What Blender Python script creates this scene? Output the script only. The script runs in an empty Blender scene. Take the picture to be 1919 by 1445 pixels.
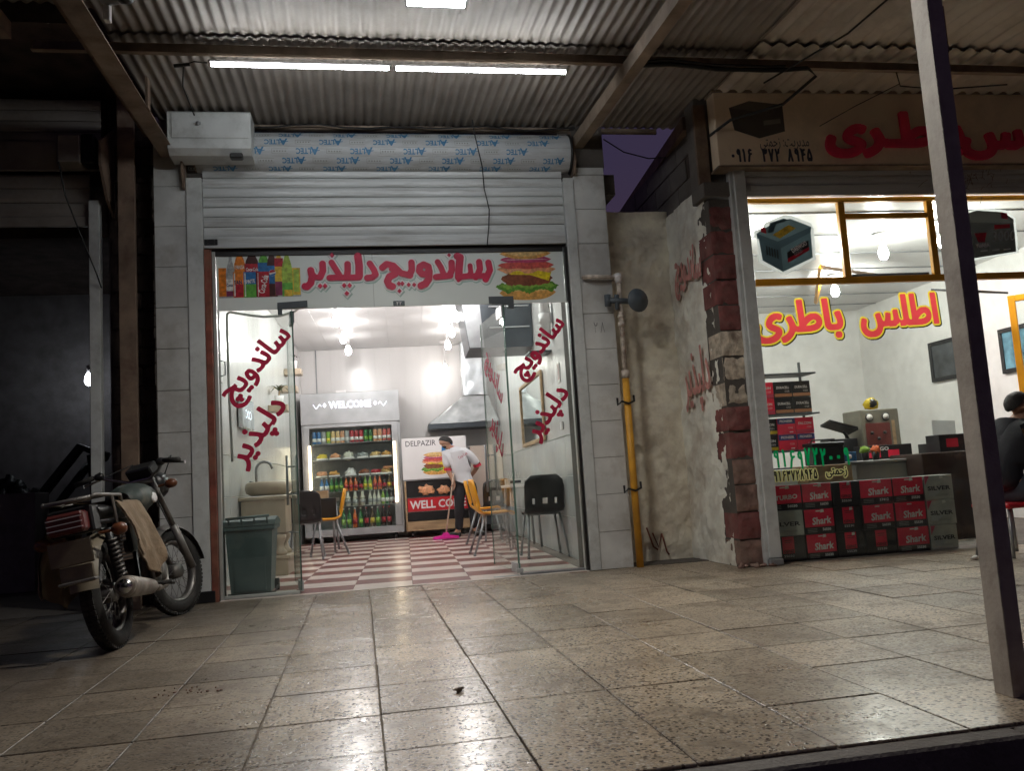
import bpy, math, random
from mathutils import Vector, Matrix, noise
random.seed(7)
S = bpy.context.scene
COL = S.collection
PI = math.pi
# ------------------------------------------------------------------ camera
def cam_basis(yaw, pitch, roll):
    f = Vector((math.sin(yaw)*math.cos(pitch), math.cos(yaw)*math.cos(pitch), math.sin(pitch)))
    r = Vector((math.cos(yaw), -math.sin(yaw), 0)); u = r.cross(f)
    c, s = math.cos(roll), math.sin(roll)
    return c*r + s*u, -s*r + c*u, f
cd = bpy.data.cameras.new('camera'); cam = bpy.data.objects.new('camera', cd); COL.objects.link(cam)
r_, u_, f_ = cam_basis(math.radians(10.37), math.radians(6.37), math.radians(-3.66))
cam.matrix_world = Matrix(((r_.x, u_.x, -f_.x, 0), (r_.y, u_.y, -f_.y, 0), (r_.z, u_.z, -f_.z, 0.78), (0, 0, 0, 1)))
cd.sensor_width = 36; cd.sensor_fit = 'HORIZONTAL'; cd.lens = 30.297; cd.clip_start = .05; cd.clip_end = 500
S.camera = cam
# ------------------------------------------------------------------ world: dusk
W = bpy.data.worlds.new('World'); S.world = W; W.use_nodes = True
nt = W.node_tree; bg = nt.nodes['Background']
sky = nt.nodes.new('ShaderNodeTexSky'); sky.sky_type = 'NISHITA'; sky.sun_disc = False
sky.sun_elevation = math.radians(-3.0); sky.sun_rotation = math.radians(200)
mx = nt.nodes.new('ShaderNodeMix'); mx.data_type = 'RGBA'; mx.inputs[0].default_value = .93
tcw = nt.nodes.new('ShaderNodeTexCoord'); nzw = nt.nodes.new('ShaderNodeTexNoise'); nzw.inputs['Scale'].default_value = 3.5
crw = nt.nodes.new('ShaderNodeValToRGB')
crw.color_ramp.elements[0].position = .35; crw.color_ramp.elements[0].color = (.47, .37, .80, 1)
crw.color_ramp.elements[1].position = .7; crw.color_ramp.elements[1].color = (.64, .41, .74, 1)
nt.links.new(tcw.outputs['Generated'], nzw.inputs['Vector']); nt.links.new(nzw.outputs['Fac'], crw.inputs[0])
nt.links.new(sky.outputs[0], mx.inputs[6]); nt.links.new(crw.outputs[0], mx.inputs[7])
nt.links.new(mx.outputs[2], bg.inputs[0]); bg.inputs[1].default_value = .074
sd = bpy.data.lights.new('sun', 'SUN'); sd.energy = .01; sd.angle = math.radians(10); sd.color = (.8, .75, 1)
sun = bpy.data.objects.new('sun', sd); COL.objects.link(sun); sun.rotation_euler = (math.radians(70), 0, math.radians(160))
S.view_settings.view_transform = 'Standard'; S.view_settings.look = 'None'
S.view_settings.exposure = 0.0; S.view_settings.gamma = 1; S.view_settings.use_curve_mapping = False
cy = S.cycles
cy.use_denoising = True; cy.max_bounces = 8; cy.diffuse_bounces = 4; cy.glossy_bounces = 4; cy.transparent_max_bounces = 16
cy.sample_clamp_indirect = 6; cy.use_light_tree = True; cy.caustics_reflective = False; cy.caustics_refractive = False
# ------------------------------------------------------------------ materials
MATS = {}
def mat(name, col, rough=.6, metal=0., var=.12, scale=6., bump=0., bscale=60., emit=0., coords='pos', spec=.5, dirt=0., dirtcol=(.05, .04, .03), dscale=2.5, stretch=None, trans=0.):
    m = bpy.data.materials.new(name); m.use_nodes = True; n = m.node_tree.nodes; l = m.node_tree.links
    b = n['Principled BSDF']; b.inputs['Roughness'].default_value = rough; b.inputs['Metallic'].default_value = metal
    b.inputs['Specular IOR Level'].default_value = spec
    if trans: b.inputs['Transmission Weight'].default_value = trans
    if coords == 'pos': tc = n.new('ShaderNodeNewGeometry').outputs['Position']
    else: tc = n.new('ShaderNodeTexCoord').outputs['Object']
    if stretch:
        mp = n.new('ShaderNodeMapping'); mp.inputs['Scale'].default_value = stretch; l.new(tc, mp.inputs[0]); tc = mp.outputs[0]
    nz = n.new('ShaderNodeTexNoise'); nz.inputs['Scale'].default_value = scale; nz.inputs['Detail'].default_value = 6; l.new(tc, nz.inputs['Vector'])
    cr = n.new('ShaderNodeValToRGB'); e = cr.color_ramp.elements
    e[0].position = .3; e[1].position = .72
    e[0].color = (*[max(0, c*(1-var)) for c in col], 1); e[1].color = (*[min(1, c*(1+var)) for c in col], 1)
    l.new(nz.outputs['Fac'], cr.inputs[0]); out = cr.outputs[0]
    if dirt:
        n2 = n.new('ShaderNodeTexNoise'); n2.inputs['Scale'].default_value = dscale; n2.inputs['Detail'].default_value = 9; n2.inputs['Roughness'].default_value = .7
        l.new(tc, n2.inputs['Vector'])
        r2 = n.new('ShaderNodeValToRGB'); r2.color_ramp.elements[0].position = .48; r2.color_ramp.elements[1].position = .68
        l.new(n2.outputs['Fac'], r2.inputs[0])
        mu = n.new('ShaderNodeMath'); mu.operation = 'MULTIPLY'; mu.inputs[1].default_value = dirt; l.new(r2.outputs[0], mu.inputs[0])
        mm = n.new('ShaderNodeMix'); mm.data_type = 'RGBA'; l.new(mu.outputs[0], mm.inputs[0]); l.new(out, mm.inputs[6])
        mm.inputs[7].default_value = (*dirtcol, 1); out = mm.outputs[2]
    l.new(out, b.inputs['Base Color'])
    if bump:
        nb = n.new('ShaderNodeTexNoise'); nb.inputs['Scale'].default_value = bscale; nb.inputs['Detail'].default_value = 5; l.new(tc, nb.inputs['Vector'])
        bu = n.new('ShaderNodeBump'); bu.inputs['Strength'].default_value = bump; bu.inputs['Distance'].default_value = .01
        l.new(nb.outputs['Fac'], bu.inputs['Height']); l.new(bu.outputs[0], b.inputs['Normal'])
    if emit:
        b.inputs['Emission Color'].default_value = (*col, 1); b.inputs['Emission Strength'].default_value = emit
    MATS[name] = m; return m
def glassmat(name, tint=(.93, .97, .95), base=.035, edge=.55):
    m = bpy.data.materials.new(name); m.use_nodes = True; n = m.node_tree.nodes; l = m.node_tree.links
    for x in list(n):
        if x.type == 'BSDF_PRINCIPLED': n.remove(x)
    o = [x for x in n if x.type == 'OUTPUT_MATERIAL'][0]
    t = n.new('ShaderNodeBsdfTransparent'); t.inputs[0].default_value = (*tint, 1)
    g = n.new('ShaderNodeBsdfGlossy'); g.inputs['Roughness'].default_value = .015
    lw = n.new('ShaderNodeLayerWeight'); lw.inputs['Blend'].default_value = .5
    p = n.new('ShaderNodeMath'); p.operation = 'POWER'; p.inputs[1].default_value = 4; l.new(lw.outputs['Facing'], p.inputs[0])
    q = n.new('ShaderNodeMath'); q.operation = 'MULTIPLY_ADD'; q.inputs[1].default_value = edge; q.inputs[2].default_value = base; l.new(p.outputs[0], q.inputs[0])
    mx = n.new('ShaderNodeMixShader'); l.new(q.outputs[0], mx.inputs[0]); l.new(t.outputs[0], mx.inputs[1]); l.new(g.outputs[0], mx.inputs[2])
    d = n.new('ShaderNodeBsdfDiffuse'); d.inputs[0].default_value = (.75, .78, .76, 1)
    nz = n.new('ShaderNodeTexNoise'); nz.inputs['Scale'].default_value = 2.2; nz.inputs['Detail'].default_value = 7
    geo = n.new('ShaderNodeNewGeometry'); l.new(geo.outputs['Position'], nz.inputs['Vector'])
    mr = n.new('ShaderNodeMapRange'); mr.inputs[1].default_value = .45; mr.inputs[2].default_value = .8; mr.inputs[3].default_value = .01; mr.inputs[4].default_value = .07
    l.new(nz.outputs['Fac'], mr.inputs[0])
    m2 = n.new('ShaderNodeMixShader'); l.new(mr.outputs[0], m2.inputs[0]); l.new(mx.outputs[0], m2.inputs[1]); l.new(d.outputs[0], m2.inputs[2])
    l.new(m2.outputs[0], o.inputs[0]); MATS[name] = m; return m
def vinyl(name, col, tr=.5, var=.08):
    m = bpy.data.materials.new(name); m.use_nodes = True; n = m.node_tree.nodes; l = m.node_tree.links
    b = n['Principled BSDF']; b.inputs['Roughness'].default_value = .45; o = [x for x in n if x.type == 'OUTPUT_MATERIAL'][0]
    nz = n.new('ShaderNodeTexNoise'); nz.inputs['Scale'].default_value = 6; geo = n.new('ShaderNodeNewGeometry'); l.new(geo.outputs['Position'], nz.inputs['Vector'])
    cr = n.new('ShaderNodeValToRGB'); cr.color_ramp.elements[0].color = (*[c*(1-var) for c in col], 1); cr.color_ramp.elements[1].color = (*[min(1, c*(1+var)) for c in col], 1)
    l.new(nz.outputs['Fac'], cr.inputs[0]); l.new(cr.outputs[0], b.inputs['Base Color'])
    t = n.new('ShaderNodeBsdfTranslucent'); l.new(cr.outputs[0], t.inputs[0])
    mx = n.new('ShaderNodeMixShader'); mx.inputs[0].default_value = tr; l.new(b.outputs[0], mx.inputs[1]); l.new(t.outputs[0], mx.inputs[2]); l.new(mx.outputs[0], o.inputs[0])
    MATS[name] = m; return m
def emat(name, col, s):
    m = bpy.data.materials.new(name); m.use_nodes = True; n = m.node_tree.nodes; b = n['Principled BSDF']
    b.inputs['Base Color'].default_value = (.8, .8, .8, 1); b.inputs['Emission Color'].default_value = (*col, 1); b.inputs['Emission Strength'].default_value = s
    MATS[name] = m; return m
# ------------------------------------------------------------------ terrazzo
def terrazzo():
    m = bpy.data.materials.new('terrazzo'); m.use_nodes = True; n = m.node_tree.nodes; l = m.node_tree.links
    b = n['Principled BSDF']; geo = n.new('ShaderNodeNewGeometry').outputs['Position']
    info = n.new('ShaderNodeObjectInfo')
    def ramp(src, stops):
        r = n.new('ShaderNodeValToRGB'); e = r.color_ramp.elements
        while len(e) < len(stops): e.new(.5)
        for i, (p, c) in enumerate(stops): e[i].position = p; e[i].color = (*c, 1) if len(c) == 3 else c
        l.new(src, r.inputs[0]); return r.outputs[0]
    def mixc(f, a, b2, mode='MIX'):
        x = n.new('ShaderNodeMix'); x.data_type = 'RGBA'; x.blend_type = mode
        if isinstance(f, float): x.inputs[0].default_value = f
        else: l.new(f, x.inputs[0])
        for i, v in ((6, a), (7, b2)):
            if isinstance(v, tuple): x.inputs[i].default_value = (*v, 1)
            else: l.new(v, x.inputs[i])
        return x.outputs[2]
    big = n.new('ShaderNodeTexNoise'); big.inputs['Scale'].default_value = 1.1; big.inputs['Detail'].default_value = 7; big.inputs['Roughness'].default_value = .62; l.new(geo, big.inputs['Vector'])
    mid = n.new('ShaderNodeTexNoise'); mid.inputs['Scale'].default_value = 5; mid.inputs['Detail'].default_value = 8; l.new(geo, mid.inputs['Vector'])
    base = ramp(big.outputs['Fac'], [(.3, (.235, .185, .135)), (.5, (.40, .33, .25)), (.72, (.53, .455, .355))])
    # chips: cells warped, dark pits and pale flakes
    wn = n.new('ShaderNodeTexNoise'); wn.inputs['Scale'].default_value = 45; l.new(geo, wn.inputs['Vector'])
    wa = n.new('ShaderNodeVectorMath'); wa.operation = 'MULTIPLY_ADD'; wa.inputs[1].default_value = (.016, .016, .016); l.new(wn.outputs['Color'], wa.inputs[0]); l.new(geo, wa.inputs[2])
    v1 = n.new('ShaderNodeTexVoronoi'); v1.inputs['Scale'].default_value = 66; v1.inputs['Randomness'].default_value = 1; l.new(wa.outputs[0], v1.inputs['Vector'])
    sep = n.new('ShaderNodeSeparateColor'); l.new(v1.outputs['Color'], sep.inputs[0])
    pit = n.new('ShaderNodeMath'); pit.operation = 'MULTIPLY'
    near = ramp(v1.outputs['Distance'], [(.34, (1, 1, 1)), (.5, (0, 0, 0))])
    sm = n.new('ShaderNodeMath'); sm.operation = 'MULTIPLY_ADD'; sm.inputs[1].default_value = .9; l.new(mid.outputs['Fac'], sm.inputs[0]); l.new(sep.outputs[0], sm.inputs[2])
    sel = ramp(sm.outputs[0], [(.68, (0, 0, 0)), (.80, (1, 1, 1))])
    v2 = n.new('ShaderNodeTexVoronoi'); v2.inputs['Scale'].default_value = 150; l.new(wa.outputs[0], v2.inputs['Vector'])
    sp2 = n.new('ShaderNodeSeparateColor'); l.new(v2.outputs['Color'], sp2.inputs[0])
    fine = ramp(sp2.outputs[0], [(0, (.72, .70, .68)), (.55, (1, 1, 1)), (1, (1.22, 1.2, 1.17))])
    l.new(near, pit.inputs[0]); l.new(sel, pit.inputs[1])
    sel2 = ramp(sep.outputs[1], [(.66, (0, 0, 0)), (.72, (1, 1, 1))])
    base = mixc(1.0, base, fine, 'MULTIPLY')
    c1 = mixc(pit.outputs[0], base, (.07, .05, .038))
    fl = n.new('ShaderNodeMath'); fl.operation = 'MULTIPLY'; l.new(near, fl.inputs[0]); l.new(sel2, fl.inputs[1])
    fl2 = n.new('ShaderNodeMath'); fl2.operation = 'MULTIPLY'; fl2.inputs[1].default_value = .6; l.new(fl.outputs[0], fl2.inputs[0])
    c2 = mixc(fl2.outputs[0], c1, (.62, .57, .50))
    # per tile tone, stains
    tone = ramp(info.outputs['Random'], [(0., (.70, .69, .67)), (.5, (.95, .94, .92)), (1., (1.12, 1.10, 1.07))])
    c3 = mixc(1.0, c2, tone, 'MULTIPLY')
    st = n.new('ShaderNodeTexNoise'); st.inputs['Scale'].default_value = 2.6; st.inputs['Detail'].default_value = 10; st.inputs['Roughness'].default_value = .75; l.new(geo, st.inputs['Vector'])
    stf = ramp(st.outputs['Fac'], [(.50, (0, 0, 0)), (.68, (.85, .85, .85))])
    c4 = mixc(stf, c3, (.12, .085, .055))
    # grime gathered along the joints
    ob = n.new('ShaderNodeTexCoord').outputs['Object']; sj = n.new('ShaderNodeSeparateXYZ'); l.new(ob, sj.inputs[0])
    def edge(o_, half):
        a = n.new('ShaderNodeMath'); a.operation = 'ABSOLUTE'; l.new(o_, a.inputs[0]); b_ = n.new('ShaderNodeMath'); b_.operation = 'SUBTRACT'; b_.inputs[0].default_value = half; l.new(a.outputs[0], b_.inputs[1]); return b_.outputs[0]
    mn = n.new('ShaderNodeMath'); mn.operation = 'MINIMUM'; l.new(edge(sj.outputs[0], .2025), mn.inputs[0]); l.new(edge(sj.outputs[1], .2175), mn.inputs[1])
    dn = n.new('ShaderNodeMath'); dn.operation = 'MULTIPLY_ADD'; dn.inputs[1].default_value = -.05; dn.inputs[2].default_value = .028; l.new(st.outputs['Fac'], dn.inputs[0])
    ds = n.new('ShaderNodeMath'); ds.operation = 'ADD'; l.new(mn.outputs[0], ds.inputs[0]); l.new(dn.outputs[0], ds.inputs[1])
    jf = n.new('ShaderNodeMapRange'); jf.inputs[1].default_value = .0; jf.inputs[2].default_value = .016; jf.inputs[3].default_value = .38; jf.inputs[4].default_value = 0; l.new(ds.outputs[0], jf.inputs[0])
    c4 = mixc(jf.outputs[0], c4, (.075, .06, .045))
    # light falloff painted in: floor colour darkens towards the left
    so = n.new('ShaderNodeSeparateXYZ'); l.new(geo, so.inputs[0]); shade_x = n.new('ShaderNodeMath'); shade_x.operation = 'MULTIPLY_ADD'; shade_x.inputs[1].default_value = 1.4
    l.new(big.outputs['Fac'], shade_x.inputs[0]); l.new(so.outputs[0], shade_x.inputs[2])
    shade_mask = n.new('ShaderNodeMapRange'); shade_mask.inputs[1].default_value = -1.2; shade_mask.inputs[2].default_value = 1.0; shade_mask.inputs[3].default_value = .86; shade_mask.inputs[4].default_value = 0; l.new(shade_x.outputs[0], shade_mask.inputs[0])
    c5 = mixc(shade_mask.outputs[0], c4, (.045, .034, .026))
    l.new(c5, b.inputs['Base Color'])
    rr = n.new('ShaderNodeMapRange'); rr.inputs[1].default_value = .3; rr.inputs[2].default_value = .7; rr.inputs[3].default_value = .11; rr.inputs[4].default_value = .36
    l.new(st.outputs['Fac'], rr.inputs[0])
    # worn and matt away from the door, polished by feet in front of it
    sx = n.new('ShaderNodeSeparateXYZ'); l.new(geo, sx.inputs[0])
    dx = n.new('ShaderNodeMath'); dx.operation = 'SUBTRACT'; dx.inputs[1].default_value = .45; l.new(sx.outputs[0], dx.inputs[0])
    ab = n.new('ShaderNodeMath'); ab.operation = 'ABSOLUTE'; l.new(dx.outputs[0], ab.inputs[0])
    w = n.new('ShaderNodeMapRange'); w.inputs[1].default_value = .7; w.inputs[2].default_value = 1.6; w.inputs[3].default_value = 0; w.inputs[4].default_value = .22; l.new(ab.outputs[0], w.inputs[0])
    ad = n.new('ShaderNodeMath'); l.new(rr.outputs[0], ad.inputs[0]); l.new(w.outputs[0], ad.inputs[1])
    l.new(ad.outputs[0], b.inputs['Roughness'])
    bn = n.new('ShaderNodeTexNoise'); bn.inputs['Scale'].default_value = 14; l.new(geo, bn.inputs['Vector'])
    bs = n.new('ShaderNodeMath'); bs.operation = 'MULTIPLY_ADD'; bs.inputs[1].default_value = -.5; l.new(pit.outputs[0], bs.inputs[0]); l.new(bn.outputs['Fac'], bs.inputs[2])
    bu = n.new('ShaderNodeBump'); bu.inputs['Strength'].default_value = .35; bu.inputs['Distance'].default_value = .003
    l.new(bs.outputs[0], bu.inputs['Height']); l.new(bu.outputs[0], b.inputs['Normal'])
    MATS['terrazzo'] = m
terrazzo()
mat('graffiti_red', (.60, .28, .25), .9, var=.35, scale=14)
mat('grout', (.19, .155, .12), .9, bump=.3)
mat('asphalt', (.04, .038, .037), .9, bump=.6, bscale=120)
mat('kerb_concrete', (.16, .145, .13), .9, bump=.6, dirt=.5)
mat('tile_brown', (.19, .058, .05), .3, spec=.28, var=.25, scale=9, bump=.03, bscale=20)
mat('tile_pale', (.70, .62, .57), .28, spec=.28, var=.12, scale=5, bump=.03, bscale=20)
mat('floor_grout', (.2, .17, .15), .8)
mat('pier_tile', (.58, .585, .57), .42, var=.26, scale=2.6, dirt=.5, dirtcol=(.30, .27, .23), dscale=3.3, bump=.05)
mat('joint', (.27, .26, .25), .9)
mat('core_concrete', (.10, .088, .078), .95, bump=.8, bscale=30)
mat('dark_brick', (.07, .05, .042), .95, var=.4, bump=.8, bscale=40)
mat('steel_white', (.60, .62, .61), .38, metal=.0, var=.08, dirt=.4, dirtcol=(.2, .19, .17), dscale=5, bump=.02)
mat('slat_white', (.58, .60, .60), .3, var=.1, scale=3, dirt=.7, dirtcol=(.20, .185, .165), dscale=6, stretch=(.22, 1, 3.4), bump=.015, bscale=15)
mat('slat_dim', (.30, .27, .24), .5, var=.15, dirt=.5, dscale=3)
mat('drum_slat', (.50, .52, .53), .35, var=.1, dirt=.35, dirtcol=(.25, .22, .18), dscale=9, stretch=(.4, 1, 2))
mat('altec_blue', (.06, .20, .36), .5)
mat('faded_print', (.30, .31, .29), .6)
mat('rust_red', (.22, .06, .04), .75, var=.5, scale=9, dirt=.6, dirtcol=(.25, .16, .1), bump=.2)
mat('black_frame', (.018, .017, .017), .4)
mat('alum_frame', (.52, .54, .52), .35, metal=.3)
glassmat('glass')
mat('glass_edge', (.12, .22, .18), .15)
mat('panel_white', (.80, .85, .82), .3, var=.05, scale=2)
mat('sign_red', (.60, .018, .075), .4, var=.18, scale=5)
mat('letter_white', (.85, .83, .83), .4, var=.02)
vinyl('vinyl_red', (.42, .02, .06), .45)
mat('patch_metal', (.10, .115, .125), .4, metal=.4)
mat('chrome', (.55, .55, .56), .2, metal=1., var=.15)
mat('steel', (.42, .43, .44), .38, metal=.35, var=.15, scale=4)
mat('steel_dull', (.33, .34, .35), .45, metal=.6, var=.2)
mat('wall_white', (.74, .73, .71), .45, var=.05, dirt=.08, dirtcol=(.4, .38, .33))
mat('wall_marble', (.56, .585, .58), .22, var=.14, scale=1.8, dirt=.18, dirtcol=(.35, .36, .35), dscale=1.2)
mat('pvc_white', (.72, .70, .69), .22, var=.06, scale=1.5, bump=.08, bscale=3, stretch=(3, 3, .35))
mat('ceiling_white', (.60, .59, .585), .28, var=.03, bump=.06, bscale=2)
mat('plaster_b', (.78, .77, .75), .75, var=.06, dirt=.12, dirtcol=(.4, .38, .33))
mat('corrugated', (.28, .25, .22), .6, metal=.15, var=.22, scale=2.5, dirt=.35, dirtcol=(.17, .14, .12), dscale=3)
mat('corrugated_lit', (.60, .55, .48), .6, metal=.1, var=.2, scale=2.5, dirt=.35, dirtcol=(.25, .21, .17), dscale=3)  # lit copy of corrugated: light on the right-hand sheets put into the colour
mat('beam_steel', (.28, .22, .165), .7, metal=.1, var=.35, scale=5, dirt=.5, dirtcol=(.12, .06, .035), dscale=6, bump=.1)
mat('beam_brown', (.20, .14, .10), .8, var=.35, scale=6, dirt=.5, dirtcol=(.09, .04, .03), dscale=8, bump=.1)
mat('post_paint', (.38, .335, .29), .6, var=.2, scale=6, dirt=.4, dirtcol=(.13, .09, .07), dscale=9, bump=.15)
mat('black', (.012, .012, .013), .45, var=.2)
mat('rubber', (.018, .017, .016), .8, var=.3, dirt=.5, dirtcol=(.08, .07, .06), dscale=8, bump=.2)
mat('black_plastic', (.016, .016, .017), .35, var=.1)
mat('yellow_plastic', (.85, .38, .01), .35, var=.05)
mat('yellow_paint', (.72, .33, .02), .35, var=.2, scale=4)
mat('yellow_door', (.85, .38, .015), .4, var=.1)
mat('pipe_yellow', (.70, .34, .03), .5, var=.2, dirt=.35, dirtcol=(.15, .08, .04))
mat('pipe_rust', (.62, .55, .48), .8, var=.3, scale=25, dirt=.9, dirtcol=(.14, .06, .035), dscale=14)
mat('regulator', (.085, .105, .125), .5, var=.2)
mat('bin_green', (.10, .14, .145), .5, var=.15)
mat('stone_beige', (.46, .38, .28), .4, var=.2, scale=5, dirt=.2, dirtcol=(.3, .2, .12))
mat('galvanised', (.66, .70, .72), .26, metal=.6, var=.25, scale=5, bump=.25, bscale=4)
mat('duct_dark', (.055, .065, .075), .35, metal=.5, var=.2)
mat('wood', (.40, .27, .15), .5, var=.25, scale=3, stretch=(1, 1, 8))
mat('mirror', (.8, .85, .84), .04, metal=1., var=.02)
mat('paper', (.78, .76, .72), .7)
mat('ink', (.04, .04, .05), .7)
mat('cable_black', (.012, .012, .012), .6)
mat('cable_white', (.6, .6, .58), .5)
mat('skin', (.40, .22, .145), .55, var=.12, scale=12)
mat('hair', (.010, .008, .007), .6, var=.3, scale=60, bump=.5, bscale=200)
mat('shirt', (.72, .73, .76), .8, var=.05, bump=.4, bscale=14)
mat('stone_pale', (.50, .42, .36), .5, var=.08)
mat('desk_brown', (.035, .018, .014), .5, var=.25)
mat('red_cloth', (.50, .02, .05), .7)
mat('trousers', (.014, .014, .018), .8, bump=.3, bscale=20)
mat('jacket', (.014, .016, .024), .75, bump=.35, bscale=18)
mat('pink', (.85, .03, .40), .4)
mat('wood_handle', (.62, .47, .36), .5)
mat('red_plastic', (.55, .02, .03), .35)
mat('sticker_silver', (.45, .47, .48), .4)
TX = {}
# ------------------------------------------------------------------ mesh builder
class MB:
    def __init__(s): s.v = []; s.f = []; s.mi = []; s.mats = []; s.cur = 0; s.smooth = []; s.sm = False
    def use(s, m):
        if m not in s.mats: s.mats.append(m)
        s.cur = s.mats.index(m); return s
    def add(s, vs, fs, M=None):
        o = len(s.v)
        for v in vs:
            v = Vector(v); s.v.append(M @ v if M is not None else v)
        for f in fs: s.f.append([i+o for i in f]); s.mi.append(s.cur); s.smooth.append(s.sm)
        return s
    def box(s, x0, x1, y0, y1, z0, z1, M=None):
        vs = [(x, y, z) for x in (x0, x1) for y in (y0, y1) for z in (z0, z1)]
        return s.add(vs, [(0, 1, 3, 2), (4, 6, 7, 5), (0, 4, 5, 1), (2, 3, 7, 6), (0, 2, 6, 4), (1, 5, 7, 3)], M)
    def bbox(s, x0, x1, y0, y1, z0, z1, b=.004, M=None):      # box with chamfered vertical and horizontal edges
        vs = []; fs = []
        X = (x0, x1); Y = (y0, y1); Z = (z0, z1)
        idx = {}
        for i in range(2):
            for j in range(2):
                for k in range(2):
                    sx, sy, sz = (1, -1)[i], (1, -1)[j], (1, -1)[k]
                    for a in range(3):
                        p = [X[i], Y[j], Z[k]]; d = [sx*b, sy*b, sz*b]
                        for t in range(3):
                            if t != a: p[t] += d[t]
                        # vertex lying on face normal to axis a
                        idx[(i, j, k, a)] = len(vs); vs.append(tuple(p))
        def g(i, j, k, a): return idx[(i, j, k, a)]
        for i in range(2): fs.append([g(i, 0, 0, 0), g(i, 1, 0, 0), g(i, 1, 1, 0), g(i, 0, 1, 0)])
        for j in range(2): fs.append([g(0, j, 0, 1), g(1, j, 0, 1), g(1, j, 1, 1), g(0, j, 1, 1)])
        for k in range(2): fs.append([g(0, 0, k, 2), g(1, 0, k, 2), g(1, 1, k, 2), g(0, 1, k, 2)])
        for i in range(2):
            for j in range(2): fs.append([g(i, j, 0, 0), g(i, j, 1, 0), g(i, j, 1, 1), g(i, j, 0, 1)])
        for i in range(2):
            for k in range(2): fs.append([g(i, 0, k, 0), g(i, 1, k, 0), g(i, 1, k, 2), g(i, 0, k, 2)])
        for j in range(2):
            for k in range(2): fs.append([g(0, j, k, 1), g(1, j, k, 1), g(1, j, k, 2), g(0, j, k, 2)])
        for i in range(2):
            for j in range(2):
                for k in range(2): fs.append([g(i, j, k, 0), g(i, j, k, 1), g(i, j, k, 2)])
        return s.add(vs, fs, M)
    def tube(s, pts, r, n=8, cap=True, M=None, flat=1.0):
        pts = [Vector(p) for p in pts]; rs = r if isinstance(r, (list, tuple)) else [r]*len(pts)
        vs = []; fs = []; prev = None
        for i, p in enumerate(pts):
            a = pts[max(i-1, 0)]; b = pts[min(i+1, len(pts)-1)]; d = (b-a).normalized()
            if prev is None:
                up = Vector((0, 0, 1)) if abs(d.z) < .9 else Vector((1, 0, 0))
                e1 = d.cross(up).normalized()
            else: e1 = (prev - d*prev.dot(d)).normalized()
            e2 = d.cross(e1); prev = e1
            for k in range(n):
                t = 2*PI*k/n; vs.append(p + (e1*math.cos(t) + e2*math.sin(t)*flat)*rs[i])
        for i in range(len(pts)-1):
            for k in range(n): fs.append([i*n+k, i*n+(k+1) % n, (i+1)*n+(k+1) % n, (i+1)*n+k])
        if cap: fs.append(list(range(n))[::-1]); fs.append([(len(pts)-1)*n+k for k in range(n)])
        o = s.sm; s.sm = n > 6; s.add(vs, fs, M); s.sm = o; return s
    def lathe(s, prof, n=12, M=None, closed=False):            # prof: (r, z)
        vs = []; fs = []
        for r, z in prof:
            for k in range(n): t = 2*PI*k/n; vs.append((r*math.cos(t), r*math.sin(t), z))
        m = len(prof)
        for i in range(m if closed else m-1):
            j = (i+1) % m
            for k in range(n): fs.append([i*n+k, i*n+(k+1) % n, j*n+(k+1) % n, j*n+k])
        if not closed:
            if prof[0][0] > 1e-4: fs.append(list(range(n))[::-1])
            if prof[-1][0] > 1e-4: fs.append([(m-1)*n+k for k in range(n)])
        o = s.sm; s.sm = True; s.add(vs, fs, M); s.sm = o; return s
    def prism(s, poly, y0, y1, M=None):                        # polygon in XZ, extruded in Y (y0 = front)
        n = len(poly); vs = [(x, y0, z) for x, z in poly] + [(x, y1, z) for x, z in poly]
        fs = [list(range(n)), list(range(2*n-1, n-1, -1))] + [[i, i+n, (i+1) % n+n, (i+1) % n] for i in range(n)]
        return s.add(vs, fs, M)
    def prismx(s, poly, x0, x1, M=None):                       # polygon in YZ, extruded in X
        n = len(poly); vs = [(x0, y, z) for y, z in poly] + [(x1, y, z) for y, z in poly]
        fs = [list(range(n)), list(range(2*n-1, n-1, -1))] + [[i, i+n, (i+1) % n+n, (i+1) % n] for i in range(n)]
        return s.add(vs, fs, M)
    def grid(s, fn, nu, nv, M=None):
        vs = [fn(i/nu, j/nv) for j in range(nv+1) for i in range(nu+1)]
        fs = [[j*(nu+1)+i, j*(nu+1)+i+1, (j+1)*(nu+1)+i+1, (j+1)*(nu+1)+i] for j in range(nv) for i in range(nu)]
        o = s.sm; s.sm = True; s.add(vs, fs, M); s.sm = o; return s
    def blob(s, c, r, amp=.2, seed=0, nu=12, nv=8, M=None):
        vs = []; fs = []
        for j in range(nv+1):
            ph = PI*j/nv
            for i in range(nu):
                th = 2*PI*i/nu; d = Vector((math.sin(ph)*math.cos(th), math.sin(ph)*math.sin(th), math.cos(ph)))
                k = 1 + amp*noise.noise(d*2.3 + Vector((seed*3.1, seed, 0)))*1.6
                vs.append((c[0]+d.x*r[0]*k, c[1]+d.y*r[1]*k, c[2]+d.z*r[2]*k))
        for j in range(nv):
            for i in range(nu): fs.append([j*nu+i, j*nu+(i+1) % nu, (j+1)*nu+(i+1) % nu, (j+1)*nu+i])
        o = s.sm; s.sm = True; s.add(vs, fs, M); s.sm = o; return s
    def mesh(s, name):
        me = bpy.data.meshes.new(name); me.from_pydata([tuple(v) for v in s.v], [], s.f)
        for m in s.mats: me.materials.append(MATS[m])
        me.polygons.foreach_set('material_index', s.mi); me.polygons.foreach_set('use_smooth', s.smooth)
        me.update(); return me
def fixn(me):
    import bmesh
    b = bmesh.new(); b.from_mesh(me); bmesh.ops.recalc_face_normals(b, faces=b.faces); b.to_mesh(me); b.free()
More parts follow.
